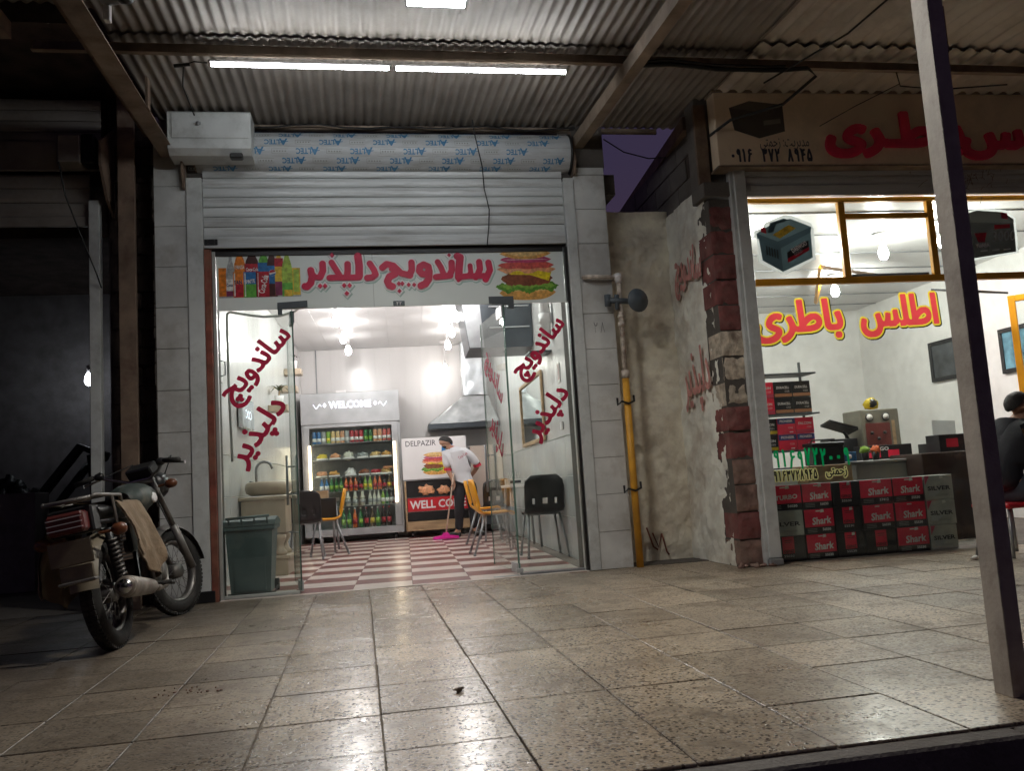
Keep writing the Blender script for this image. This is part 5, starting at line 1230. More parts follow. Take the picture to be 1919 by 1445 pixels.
for z in (1.40, .66): put('clamp', MB().tube([(-.10, -.045, z+.03), (-.10, -.045, z-.03), (-.06, -.035, z), (.0, -.035, z-.02), (.055, -.02, z), (.06, .0, z+.05)], .010, 6), 'black', parent=T)
# litter
put('litter', MB().blob((0, 0, .008), (.020, .010, .008), .7, 3, 9, 6).blob((.012, .006, .012), (.010, .006, .006), .7, 8, 7, 5), 'beam_brown', label='small crumpled dark scrap lying on the pavement in front of the door', cat='litter', loc=(.337, 3.371, .001))
put('litter', MB().blob((0, 0, .015), (.04, .02, .015), .6, 5, 9, 6), 'paper', label='small white crumpled paper on the pavement before the battery shop', cat='litter', loc=(4.38, 5.70, .001))
g = MB()
rr = random.Random(4)
for i in range(22): g.blob((rr.gauss(0, .09), rr.gauss(0, .05), .002), (rr.uniform(.002, .009),)*2+(.003,), .5, i, 6, 4)
put('dirt_crumbs', g, 'brick_brown', label='crumbs of reddish dirt on the pavement near the motorcycle', cat='dirt', kind='stuff', loc=(-.75, 3.88, .001))
# ------------------------------------------------------------------ left workshop front
T = thing('roller_shutter', 'dim grey roller shutter half raised over the dark workshop opening', 'shutter', (0, FY, 0))
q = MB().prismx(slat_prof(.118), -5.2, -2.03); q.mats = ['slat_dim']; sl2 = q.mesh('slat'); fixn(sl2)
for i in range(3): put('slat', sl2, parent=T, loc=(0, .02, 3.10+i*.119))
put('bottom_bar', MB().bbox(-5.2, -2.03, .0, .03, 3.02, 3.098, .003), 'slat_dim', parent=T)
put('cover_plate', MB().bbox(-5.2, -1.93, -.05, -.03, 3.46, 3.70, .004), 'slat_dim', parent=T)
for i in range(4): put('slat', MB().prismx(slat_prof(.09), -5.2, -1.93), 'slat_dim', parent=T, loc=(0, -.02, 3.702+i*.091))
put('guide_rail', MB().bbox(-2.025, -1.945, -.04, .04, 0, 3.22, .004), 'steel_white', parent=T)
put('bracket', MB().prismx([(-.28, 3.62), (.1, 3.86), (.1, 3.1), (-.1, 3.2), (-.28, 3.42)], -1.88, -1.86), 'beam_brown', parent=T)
T = thing('shutter_motor_box', 'small dim motor box on the raised workshop shutter', 'motor box', (-2.05, FY-.22, 3.46))
put('cover', MB().bbox(-.14, .02, -.02, .15, 0, .22, .006), 'slat_dim', parent=T); put('motor', MB().bbox(.025, .12, .0, .15, .0, .24, .01), 'black', parent=T)
put('power_cable', MB().tube([(-2.18, FY-.24, 3.46), (-2.14, FY-.22, 3.2), (-2.05, FY-.15, 2.9), (-1.95, FY-.10, 2.6), (-1.93, FY-.05, 2.5)], .006, 5), 'cable_black', label='black cable hanging from the dim workshop shutter motor', cat='cable')
bulb((-3.03, 10.6, 2.45), 'single bare bulb glowing in the dark workshop', 'dim_bulb', drop=.05, ceil=False)
T = thing('work_bench', 'dark silhouetted workbench heaped with engine parts in the workshop', 'workbench', (-3.4, 10.3, 0))
put('bench_top', MB().bbox(-.9, .8, -.3, .3, .80, .86, .004), 'dark_brick', parent=T)
for x in (-.8, .7): put('leg', MB().box(x-.04, x+.04, -.2, .2, 0, .80), 'dark_brick', parent=T)
rr = random.Random(9)
pile = MB()
for i in range(14): pile.blob((-.75+i*.06, rr.uniform(-.15, .1), .93+rr.random()*.35*(1-abs(i-5)/9)), (.10, .08, .09), .6, i, 8, 6)
put('machine_parts', pile, 'black', label='dark heap of engine parts on the workshop bench', cat='engine parts', kind='stuff', loc=(-3.55, 10.3, 0))
T = thing('dismantled_frame', 'dark slanting motorcycle frame standing in the dim workshop', 'motorcycle frame', (-2.95, 10.0, 0))
put('frame', MB().tube([(-.55, 0, .75), (.0, 0, 1.45), (.28, 0, 1.32)], .055, 8).tube([(-.40, 0, .62), (.08, 0, 1.25)], .045, 8).tube([(.12, 0, 1.36), (.16, 0, .85), (.05, 0, .55)], .06, 8), 'black', parent=T)
put('wheel', MB().tube([(.05+.28*math.cos(a), 0, .34+.28*math.sin(a)) for a in [k*PI/10 for k in range(21)]], .045, 8), 'black', parent=T)
put('stand', MB().tube([(-.5, 0, 0), (-.5, 0, .8)], .03, 6).tube([(.2, 0, 0), (.18, 0, .9)], .03, 6), 'black', parent=T)
put('cupboard', MB().bbox(-.35, .35, -.2, .2, 0, .98, .006), 'dim_wall', label='pale low cabinet at the back of the dark workshop', cat='cabinet', loc=(-3.55, 9.6, 0))
# ------------------------------------------------------------------ battery shop
def btg(name, label, cat, u, off, z=0., rot=0., group=None): return thing(name, label, cat, BT(u, off, z), AB+rot, group)
SG = btg('shop_sign', 'long cream sign board with red letters and phone number above the battery shop', 'sign', 0, -.12, 0)
mat('sign_cream', (.86, .70, .52), .55, var=.1, scale=1.5, dirt=.3, dirtcol=(.2, .14, .09), dscale=2)
mat('sign_letter', (.75, .03, .10), .45, var=.15); mat('sign_letter_side', (.09, .01, .02), .5); mat('sign_ink', (.05, .05, .07), .6)
put('board', MB().bbox(-.20, 5.2, 0, .14, 3.22, 3.845, .008), 'sign_cream', parent=SG)
put('frame', MB().bbox(-.21, 5.2, -.008, .15, 3.20, 3.219, .003).bbox(-.21, 5.2, -.008, .15, 3.846, 3.865, .003), 'beam_steel', parent=SG)
for s, cx, cz_, w, h in ((TARI, 1.235, 3.475, .95, .36), (BAT, 1.87, 3.475, .24, .36), (ATLS, 2.72, 3.455, 1.46, .37)):
    bold_word('raised_lettering', s, cx, cz_, w, h, -.030, 'sign_letter', SG, grow=.022, depth=.028)
text('lettering', MODIR, .385, 3.40, .43, .10, -.0015, 'sign_ink', SG, bold=0.)
for s, cx, w in ((NUM1, .0, .19), (NUM2, .258, .165), (NUM3, .51, .225)): digits('lettering', s, cx, 3.305, w, .095, -.0015, 'sign_ink', SG, pen=.009)
# printed battery on the sign
def battery_print(g, cx, cz_, w, h, y, body, side, top, kind):
    st = [y]
    def ny(): st[0] -= .00008; return st[0]
    def P(pts, m): yv = ny(); g.use(m).add([(cx+a*w, yv, cz_+b*h) for a, b in pts], [list(range(len(pts)))])
    if kind == 'daewoo':
        P([(-.52, -.30), (-.12, -.53), (-.05, -.53), (.50, -.28), (.52, .28), (.48, .36), (.15, .50), (.02, .52), (-.15, .46), (-.34, .38), (-.38, .30), (-.54, .24), (-.55, .14), (-.50, .10)], 'sticker_rim')
        P([(-.47, .10), (-.10, -.06), (-.10, -.49), (-.44, -.28)], side); P([(-.10, -.06), (.46, .20), (.45, -.25), (-.10, -.49)], body)
        P([(-.50, .20), (-.14, .05), (.48, .30), (.46, .20), (-.10, -.07), (-.50, .11)], side)
        P([(-.50, .20), (-.14, .05), (.48, .30), (.12, .45), (-.15, .40)], top)
        P([(-.30, .20), (-.25, .38), (.0, .46), (.06, .44), (.02, .40), (-.14, .36), (-.20, .22)], side)
        P([(-.22, .17), (-.10, .10), (.20, .28), (.08, .34)], 'd_yellow'); P([(-.42, .22), (-.33, .19), (-.33, .28), (-.36, .31), (-.42, .28)], 'd_red')
        P([(.0, -.15), (.40, .06), (.40, -.07), (.0, -.30)], 'black'); P([(.0, -.26), (.40, -.06), (.40, -.12), (.0, -.33)], 'd_red')
        for k in range(5): P([(-.36+k*.045, -.02-k*.018), (-.335+k*.045, -.03-k*.018), (-.335+k*.045, -.19-k*.018), (-.36+k*.045, -.18-k*.018)], 'black')
        text_mb(g, 'DAEWOO', cx+.225*w, cz_-.055*h, .30*w, .075*h, ny(), 'letter_white', bold=.03, ang=.47)
        text_mb(g, 'GOLD', cx+.20*w, cz_-.155*h, .16*w, .055*h, ny(), 'sticker_silver', ang=.47)
    else:
        P([(-.53, -.50), (.50, -.36), (.53, .30), (.35, .46), (.0, .50), (-.53, .44)], 'sticker_rim')
        P([(-.53, -.46), (.46, -.33), (.48, .22), (-.53, .24)], body); P([(-.53, .24), (.49, .22), (.49, .28), (.30, .42), (-.20, .46), (-.53, .36)], top)
        P([(.26, .30), (.38, .28), (.38, .40), (.26, .42)], 'd_red'); P([(-.30, .03), (-.06, .04), (-.12, -.14), (-.24, -.14)], 'd_red')
        text_mb(g, 'YUASA', cx-.17*w, cz_-.20*h, .26*w, .07*h, ny(), 'letter_white', bold=.03, ang=.05)
        text_mb(g, '3000', cx+.26*w, cz_-.03*h, .44*w, .20*h, ny(), 'sticker_silver', bold=0., ang=.03, shear=.2)
        P([(.10, .10), (.40, .12), (.40, .19), (.10, .18)], 'red_plastic')
        for k in range(3): P([(-.22+k*.22, -.32+k*.01), (-.08+k*.22, -.31+k*.01), (-.08+k*.22, -.29+k*.01), (-.22+k*.22, -.30+k*.01)], 'sticker_silver')
vinyl('bat_body', (.085, .125, .14), .5); vinyl('bat_side', (.05, .075, .088), .5); vinyl('bat_top', (.11, .15, .16), .5); vinyl('sticker_rim', (.42, .43, .43), .5); vinyl('bat_dark', (.032, .03, .028), .5); vinyl('bat_dark2', (.06, .056, .05), .5)
g = MB(); battery_print(g, .075, 3.555, .45, .36, -.0012, 'bat_dark2', 'bat_dark', 'bat_dark', 'daewoo'); 
g2 = MB()
P_ = [(-.07, 3.71), (.11, 3.77), (.40, 3.74), (.40, 3.51), (.17, 3.45), (-.04, 3.52)]
mat('fade_dark', (.085, .075, .065), .6); mat('fade_mid', (.14, .125, .105), .6); mat('fade_lite', (.20, .185, .16), .6)
g2.use('fade_dark').add([(x, -.0012, z) for x, z in P_], [[0, 1, 2, 3, 4, 5]]); g2.use('fade_mid').add([(-.07, -.0016, 3.71), (.11, -.0016, 3.77), (.40, -.0016, 3.74), (.16, -.0016, 3.68)], [[0, 1, 2, 3]]); g2.use('fade_lite').add([(.22, -.0018, 3.60), (.37, -.0018, 3.62), (.37, -.0018, 3.58), (.22, -.0018, 3.56)], [[0, 1, 2, 3]])
put('battery_print', g2, parent=SG, recalc=False)
# shutter
T = btg('roller_shutter', 'white roller shutter rolled up above the battery shop window', 'shutter', 0, 0)
q = MB().prismx(slat_prof(.083), .03, 4.0); q.mats = ['slat_white']; sl3 = q.mesh('slat'); fixn(sl3)
for i in range(3): put('slat', sl3, parent=T, loc=(0, -.02, 3.082+i*.0835))
put('bottom_bar', MB().bbox(.03, 4.0, -.036, -.010, 2.99, 3.08, .003), 'slat_white', parent=T)
put('guide_rail', MB().bbox(-.055, .045, -.06, -.025, 0.06, 3.24, .004).bbox(-.085, -.056, -.04, .03, .0, 3.24, .003), 'steel_white', parent=T)
put('rail_foot', MB().bbox(-.07, .05, -.08, -.0, .0, .055, .01), 'steel_dull', parent=T)
put('lock', MB().bbox(.02, .09, -.055, -.037, 3.03, 3.08, .006), 'steel_dull', parent=T)
rr = random.Random(2); g = MB()
for i in range(60): p = Vector((2.05+rr.gauss(0, .16), -.05, 3.10+rr.gauss(0, .05))); q_ = p+Vector((rr.gauss(0, .05), rr.gauss(0, .01), rr.gauss(0, .05))); g.tube([p, (p+q_)/2+Vector((0, -.01, .01)), q_], .0022, 3)
o = put('straw_tangle', g, 'beam_brown', label='dry straw tangle hanging over the battery shop shutter right of the post', cat='straw', kind='stuff', loc=BT(0, 0), rot=(0, 0, AB))
# window frame and glass
T = btg('window_frame', 'ochre yellow steel shop window with two battery stickers and painted shop name', 'shop window', 0, .03)
YP = 'yellow_paint'
put('top_rail', MB().bbox(.03, 4.0, -.02, .02, 2.945, 2.985, .003), YP, parent=T)
put('transom', MB().bbox(.03, 4.0, -.024, .02, 2.245, 2.300, .003), YP, parent=T)
for u in (.905, 1.72): put('mullion', MB().bbox(u-.03, u+.03, -.0205, .0205, 2.301, 2.944, .003), YP, parent=T)
put('small_rail', MB().bbox(.936, 1.689, -.018, .018, 2.80, 2.845, .003), YP, parent=T)
put('mullion', MB().bbox(1.98, 2.03, -.0205, .0205, 0, 2.244, .003), YP, parent=T)
put('inner_shelf_strip', MB().box(.95, 1.67, .022, .05, 2.301, 2.33), 'patch_metal', parent=T)
for a in ((.05, .875, 2.301, 2.944), (.936, 1.689, 2.301, 2.799), (.936, 1.689, 2.846, 2.944), (1.751, 3.95, 2.301, 2.944), (.05, 1.979, .031, 2.244)):
    put('pane', MB().box(a[0], a[1], -.003, .003, a[2], a[3]), 'glass', parent=T)
g = MB(); battery_print(g, .385, 2.595, .50, .48, -.0045, 'bat_body', 'bat_side', 'bat_top', 'daewoo'); put('battery_sticker', g, parent=T, recalc=False)
g = MB(); battery_print(g, 2.27, 2.64, .50, .47, -.0045, 'bat_dark', 'bat_dark', 'bat_dark2', 'yuasa'); put('battery_sticker', g, parent=T, recalc=False)
vinyl('vy', (.85, .66, .06), .5); mat('v_black', (.02, .02, .015), .5); vinyl('v_red', (.80, .07, .085), .5, .25); vinyl('v_green', (.0, .45, .14), .4); vinyl('v_cream', (.80, .78, .36), .4)
for s, cx, cz_, w, h in ((BATRI, .42, 1.945, .80, .36), (ATLAS, 1.33, 1.965, .72, .36)):
    for m, b, y, dx, hl, hs in (('v_black', .031, -.0042, .007, .0275, (-.007, .007)), ('vy', .0285, -.0050, 0, .0135, (0, 0)), ('v_red', .0145, -.0058, 0, 0, (0, 0))):
        bold_word('window_lettering', s, cx+dx, cz_-dx, w-.03, h-.03, y, m, T, grow=b, ang=.02, hole=hl, hs=hs)
digits('window_number', NUMG, .385, .815, .74, .125, -.0045, 'v_green', T, pen=.0095, jit=.12)
for m, b, y in (('v_cream', .011, -.0045), ('v_black', .0025, -.0056)):
    digits('window_number', NUMY, .245, .688, .42, .072, y, m, T, pen=b+.003, gap=.72); bold_word('window_lettering', ZAH, .62, .688, .18, .08, y, m, T, grow=b, rows=50)
# battery cartons stacked behind the window
mat('carton_red', (.85, .02, .07), .4, var=.15); mat('carton_black', (.014, .014, .016), .4, var=.2); mat('carton_silver', (.46, .46, .42), .35, var=.2, scale=9); mat('carton_pink', (.55, .06, .12), .4)
def battery_box(u0, u1, row, kind, num, label, z=None, off=.10, h=.202, dep=.17):
    w = (u1-u0)/2-.003; z = row*.2035 if z is None else z
    T = btg('battery_carton', label, 'battery carton', (u0+u1)/2, off, z+.002, rnd.uniform(-.045, .045), 'battery cartons stacked behind the window')
    w -= rnd.uniform(0, .006); h -= rnd.uniform(0, .0035)
    body = {'shark': 'carton_black', 'narrow': 'carton_black', 'silver': 'carton_silver', 'turbo': 'carton_black'}[kind]
    put('carton', MB().bbox(-w, w, 0, dep, 0, h, .003), body, parent=T)
    g = MB(); y = -.0008
    if kind in ('shark', 'turbo'):
        g.use('carton_red').box(-w+.001, w-.001, y-.0006, y, .055, h-.002)
        text_mb(g, 'Shark' if kind == 'shark' else 'TURBO', .02, .105, w*1.25, .055 if kind == 'shark' else .034, y-.0012, 'letter_white', bold=.03, shear=.12, ang=.05)
        text_mb(g, num, w*.45, .033, w*.55, .020, y, 'letter_white', bold=.03)
        g.use('paper').box(-w*.2, w*.1, y-.0022, y-.0012, h-.022, h-.012)
        for k in range(3): g.use('faded_print').box(-w*.85, -w*.2, y-.0005, y, .014+k*.012, .018+k*.012)
    elif kind == 'narrow':
        g.use('carton_red').box(-.050, .050, y-.0006, y, .065, h-.004); 
        text_mb(g, 'GENZ', 0, .082, .085, .022, y-.0012, 'carton_black', bold=.03); text_mb(g, num, 0, .045, .085, .018, y, 'letter_white', bold=.0)
        g.use('carton_black').box(-.03, .03, y-.0016, y-.0008, h-.035, h-.030).box(-.03, .03, y-.0016, y-.0008, h-.05, h-.046)
    else:
        g.use('sticker_silver').add([(-w*.8, y, .03), (-w*.3, y, .03), (w*.1, y, .07), (-w*.7, y, .075)], [[0, 1, 2, 3]])
        g.use('carton_pink').add([(-w*.95, y, .12), (-w*.6, y, h-.004), (-w*.95, y, h-.004)], [[0, 1, 2]])
        text_mb(g, 'SILVER', 0, .095, w*1.55, .032, y-.001, 'ink', bold=.03)
        for k in range(2): g.use('faded_print').box(-w*.3, w*.6, y-.0008, y, .040-k*.010, .044-k*.010)
    if rnd.random() < .55: g.use('tape').add([(x, y-.0030, zz) for x, zz in ((-w*.9, h*rnd.uniform(.5, .9)), (-w*.9+.03, h*.55), (w*.6, h*rnd.uniform(.2, .9)), (w*.6, h*.95))], [[0, 1, 2, 3]]) if False else g.use('paper').add([(a_, y-.0026, h-.001) for a_ in ()] or [(w*.1, y-.0026, h-.030), (w*.35, y-.0026, h-.026), (w*.32, y-.0026, h-.004), (w*.12, y-.0026, h-.006)], [[0, 1, 2, 3]])
    put('print', g, parent=T, recalc=False)
cols = [(.03, .335), (.338, .60), (.603, .845), (.848, 1.135), (1.138, 1.42), (1.423, 1.69)]
cols2 = [(.03, .335), (.338, .60), (.603, .845), (.848, 1.135), (1.138, 1.42), (1.423, 1.69)]
lay = [[('narrow', '55030'), ('shark', '55030'), ('narrow', '55530'), ('narrow', '55530'), ('shark', '55530'), ('silver', '')],
       [('silver', ''), ('shark', '56030'), ('narrow', '55530'), ('shark', '56030'), ('shark', '55530'), ('silver', '')],
       [('turbo', '56030'), ('shark', '56030'), ('narrow', '55530'), ('shark', '57412'), ('shark', '55530'), ('silver', '')]]
rn = ['bottom', 'middle', 'top']
for r in range(3):
    for c in range(6):
        k, n_ = lay[r][c]
        ds = {'shark': 'red and black battery carton with white script', 'narrow': 'black battery carton with a small red panel', 'silver': 'silver grey battery carton', 'turbo': 'red battery carton with plain white capitals'}[k]
        battery_box(cols[c][0], cols[c][1], r, k, n_, '%s, %s row, %s from the left' % (ds, rn[r], ORD[c]))
# shelf unit with small boxes
T = btg('wall_shelf_unit', 'grey three-board shelf stacked with small battery boxes left of the counter', 'shelf', .72, .95, 0)
for z in (1.62, 1.245, .905, .6): put('board', MB().bbox(-.32, .30, -.02, .28, z-.015, z, .002), 'patch_metal', parent=T)
for x in (-.31, .29): put('upright', MB().bbox(x-.01, x+.01, .262, .285, 0, 1.75, .002), 'patch_metal', parent=T)
mat('pk_purple', (.12, .03, .09), .5); mat('pk_blue', (.04, .05, .22), .5); mat('pk_orange', (.55, .25, .12), .5)
kinds = {'duracell': ('carton_black', 'pk_orange', 'DURACELL'), 'falcon': ('carton_black', 'vy', 'FALCON'), 'pioneer': ('carton_red', 'pk_blue', 'PIONEER'), 'redbox': ('carton_red', 'carton_pink', 'FALCON')}
def small_box(u, z, kind, label, w=.088, h=.148, off=.96):
    a, b, s = kinds[kind]
    T = btg('small_battery_box', label, 'battery box', u, off, z, rnd.uniform(-.03, .03), 'small battery boxes on the shelf')
    put('box', MB().bbox(-w, w, 0, .16, 0, h-.002, .002), a, parent=T)
    g = MB()
    if kind == 'pioneer': g.use(b).box(-w+.001, w-.001, -.0014, -.0008, h*.62, h-.004)
    else: g.use(b).box(-w+.001, w-.001, -.0014, -.0008, .006, h*.24)
    text_mb(g, s, 0, h*.62 if kind != 'pioneer' else h*.80, w*1.4, .022, -.002, 'letter_white', bold=.03, shear=.1)
    text_mb(g, 'CG5', w*.45, h*.38, w*.5, .016, -.0016, 'letter_white'); g.use('letter_white').box(w*.3, w*.7, -.0014, -.0008, h*.08, h*.14) if kind == 'pioneer' else None
    put('print', g, parent=T, recalc=False)
sn = ['left', 'middle', 'right']
for zi, (z, ks) in enumerate(((1.247, ['redbox', 'duracell', 'duracell']), (1.397, ['redbox', 'duracell', 'duracell']), (.907, ['falcon', 'pioneer', 'pioneer']), (1.057, ['falcon', 'pioneer', 'redbox']), (.602, ['falcon', 'falcon', 'falcon']))):
    for c in range(3):
        u = .51 + c*.182
        dd = {'redbox': 'red', 'duracell': 'black and orange', 'falcon': 'black and yellow', 'pioneer': 'red and blue'}[ks[c]]
        small_box(u, z, ks[c], 'small %s battery box, %s one, %s' % (dd, sn[c], ['lower layer on the upper board', 'upper layer on the upper board', 'lower layer on the middle board', 'upper layer on the middle board', 'on the lowest shelf board'][zi]))
# low white counter left, carton
T = btg('display_cabinet', 'low white cabinet with cables on top behind the left cartons', 'cabinet', .28, .62, 0)
put('cabinet', MB().bbox(-.22, .30, 0, .25, 0, .735, .004), 'letter_white', parent=T); 
T = btg('carton', 'open brown cardboard carton behind the yellow painted name', 'carton', .88, .62, .0)
put('body', MB().bbox(-.20, .22, 0, .3, .45, .75, .003), 'wood', parent=T); put('stand', MB().box(-.18, .2, .02, .28, 0, .448), 'carton_black', parent=T)
T = btg('car_battery', 'black car battery standing on the brown carton', 'battery', .93, .68, .753)
put('case', MB().bbox(-.15, .15, 0, .17, 0, .17, .008), 'black_plastic', parent=T); put('top', MB().bbox(-.158, .158, -.008, .178, .171, .20, .006), 'black_plastic', parent=T); put('handle', MB().tube([(-.12, .08, .20), (-.11, .08, .225), (.11, .08, .225), (.12, .08, .20)], .008, 6), 'black_plastic', parent=T)
# counter
mat('counter_grey', (.33, .35, .34), .4, var=.08)
T = btg('shop_counter', 'pale grey shop counter behind the battery cartons', 'counter', 1.78, 1.0, 0)
put('front', MB().bbox(-.42, .42, 0, .5, .35, .735, .005), 'counter_grey', parent=T); put('top', MB().bbox(-.60, .45, -.02, .55, .737, .765, .004), 'counter_grey', parent=T); put('base', MB().box(-.40, .40, .03, .48, 0, .348), 'carton_black', parent=T)
put('paper_sheet', MB().box(-.10, .10, -.15, .15, 0, .003), 'paper', label='white sheet of paper lying on the shop counter', cat='paper', loc=BT(1.62, 1.2, .767), rot=(0, 0, AB+.2))
T = btg('wooden_desk', 'dark brown wooden desk at the right end of the cartons', 'desk', 2.15, .75, 0)
put('body', MB().bbox(-.28, .35, 0, .5, 0, .80, .006), 'desk_brown' if 'desk_brown' in MATS else 'beam_brown', parent=T)
T = btg('battery_carton', 'black battery carton with a red badge on the dark desk', 'battery carton', 2.30, .80, .802)
put('carton', MB().bbox(-.20, .18, 0, .2, 0, .16, .003), 'carton_black', parent=T); put('badge', MB().box(-.13, -.01, -.0015, -.0005, .04, .12), 'carton_red', parent=T)
T = btg('battery_carton', 'long dark carton reading indigo on the counter', 'battery carton', 1.92, 1.35, .768)
put('carton', MB().bbox(-.26, .26, 0, .18, 0, .14, .003), 'carton_black', parent=T); g = MB(); g.use('carton_red').box(-.25, -.08, -.0015, -.0005, .02, .07).box(.0, .12, -.0015, -.0005, .02, .09); text_mb(g, 'INDIGO', -.10, .105, .22, .034, -.0018, 'letter_white', bold=.03); put('print', g, parent=T, recalc=False)
for i, (m, nm) in enumerate((('g_lime', 'green'), ('pk_o', 'orange'))):
    mat('pk_o', (.75, .14, .03), .6) if 'pk_o' not in MATS else None
    T = btg('potted_plant', 'tiny %s cactus in a black pot on the counter' % nm, 'plant', 1.42+i*.105, .92, .767)
    put('pot', MB().lathe([(0, 0), (.028, 0), (.038, .075), (0, .075)], 12), 'black_plastic', parent=T); put('crown', MB().blob((0, 0, .095), (.045, .045, .035), .5, i, 12, 8), m, parent=T)
T = btg('blue_box', 'small blue box beside the tiny cacti on the counter', 'box', 1.28, .95, .768); put('box', MB().bbox(-.07, .07, 0, .06, 0, .09, .003), 'd_blue', parent=T); put('logo', MB().tube([(.0, -.002, .045), (0, -.0005, .045)], .022, 12), 'letter_white', parent=T)
# charger
T = btg('battery_charger', 'old grey battery charger with two dials and a dark red face', 'charger', 2.03, 1.60, .78)
mat('charger', (.20, .19, .15), .55, var=.2); mat('charger_red', (.16, .035, .03), .5)
put('housing', MB().bbox(-.21, .21, 0, .35, 0, .50, .008), 'charger', parent=T); put('face', MB().bbox(-.17, .10, -.006, -.001, .04, .36, .003), 'charger_red', parent=T)
put('side_label', MB().bbox(.12, .155, -.006, -.001, .05, .38, .002), 'wood', parent=T)
for x in (-.12, .06): put('dial', MB().tube([(x, -.012, .42), (x, -.001, .42)], .042, 16), 'black_plastic', parent=T); put('dial_face', MB().tube([(x, -.014, .42), (x, -.0125, .42)], .033, 16), 'paper', parent=T)
for x, z in ((-.11, .26), (.03, .26), (-.04, .20), (-.1, .12), (.02, .12)): put('knob', MB().tube([(x, -.025, z), (x, -.0065, z)], .016, 10), 'black_plastic', parent=T)
T = btg('label_tool', 'yellow and black hand tool lying on the battery charger', 'tool', 2.02, 1.72, 1.284)
put('body', MB().blob((0, 0, .06), (.085, .06, .06), .2, 2), 'vy', parent=T); put('grip', MB().blob((.0, -.03, .065), (.05, .045, .045), .2, 5), 'black_plastic', parent=T)
T = btg('work_lamp', 'black folding lamp on a stack left of the battery charger', 'lamp', 1.62, 1.60, .78)
put('box', MB().bbox(-.16, .14, 0, .2, 0, .22, .004), 'carton_black', parent=T); put('head', MB().add([(-.14, 0, .40), (.16, 0, .30), (.16, .2, .26), (-.14, .2, .36), (-.14, 0, .42), (.16, 0, .33), (.16, .2, .29), (-.14, .2, .38)], [(0, 3, 2, 1), (4, 5, 6, 7), (0, 1, 5, 4), (1, 2, 6, 5), (2, 3, 7, 6), (3, 0, 4, 7)]).tube([(.1, .1, .22), (.05, .1, .3)], .015, 6), 'black_plastic', parent=T)
T = btg('tilted_frame', 'pale sheet standing tilted on the counter before the wall', 'picture', 2.75, 1.62, .90)
put('sheet', MB().add([(-.14, 0, 0), (.12, 0, 0), (.17, .06, .22), (-.09, .06, .24), (-.14, .01, 0), (.12, .01, 0), (.17, .07, .22), (-.09, .07, .24)], [(0, 3, 2, 1), (4, 5, 6, 7), (0, 1, 5, 4), (1, 2, 6, 5), (2, 3, 7, 6), (3, 0, 4, 7)]), 'sticker_silver', parent=T)
put('backing', MB().box(-.12, .14, .08, .3, -.13, .0), 'carton_black', parent=T)
# pictures on the right wall
mat('pic_blue', (.10, .22, .28), .3, var=.9, scale=5); mat('pic_dark', (.05, .055, .06), .3, var=.5, scale=6)
for nm, d0, d1, z0, z1, m, lab in (('f', 3.0, 3.75, 1.72, 2.24, 'pic_dark', 'dark framed portrait on the right wall left of the post'), ('g', 1.75, 2.45, 1.66, 2.18, 'pic_blue', 'framed blue and yellow seascape on the right wall right of the post')):
    T = btg('framed_picture', lab, 'picture', 4.19, (d0+d1)/2, (z0+z1)/2); w = (d1-d0)/2; h = (z1-z0)/2
    put('picture', MB().box(-.02, -.01, -w+.05, w-.05, -h+.05, h-.05), m, parent=T)
    put('frame', MB().bbox(-.035, 0, -w, -w+.05, -h, h, .003).bbox(-.035, 0, w-.05, w, -h, h, .003).bbox(-.0352, 0, -w+.05, w-.05, -h, -h+.05, .003).bbox(-.0352, 0, -w+.05, w-.05, h-.05, h, .003), 'black', parent=T)
T = btg('monitor_bracket', 'black screen on a wall bracket high on the right of the battery shop', 'screen', 2.75, 1.0, 2.34)
put('screen', MB().bbox(-.3, .3, -.2, .2, 0, .02, .004), 'black', parent=T, rot=(.25, 0, .3)); put('arm', MB().tube([(0, 0, .02), (.1, .1, .16), (.3, .1, .2)], .02, 6), 'black', parent=T)
# open yellow door
T = btg('shop_door', 'ochre yellow glazed door of the battery shop standing open inwards', 'door', 3.62, .12, 0, PI-.78)
put('stile', MB().bbox(.86, .92, -.02, .02, 0, 2.24, .003).bbox(0, .06, -.02, .02, 0, 2.24, .003), 'yellow_door', parent=T); put('rail', MB().bbox(.06, .86, -.0198, .0198, 2.18, 2.239, .003).bbox(.06, .86, -.0198, .0198, .0, .10, .003), 'yellow_door', parent=T)
put('pane', MB().box(.061, .859, -.003, .003, .101, 2.179), 'glass', parent=T)
# lamps
for u, off, n_ in ((.42, 1.0, 'nearest to the left window edge'), (2.42, .85, 'just left of the post'), (2.05, 1.25, 'seen through the small window pane'), (2.5, 3.0, 'deepest, above the painted name')):
    bulb(BT(u, off, 3.017), 'lit bulb on the battery shop ceiling, %s' % n_, 'bulb_glow_b', drop=.06, group='bulbs on the battery shop ceiling')
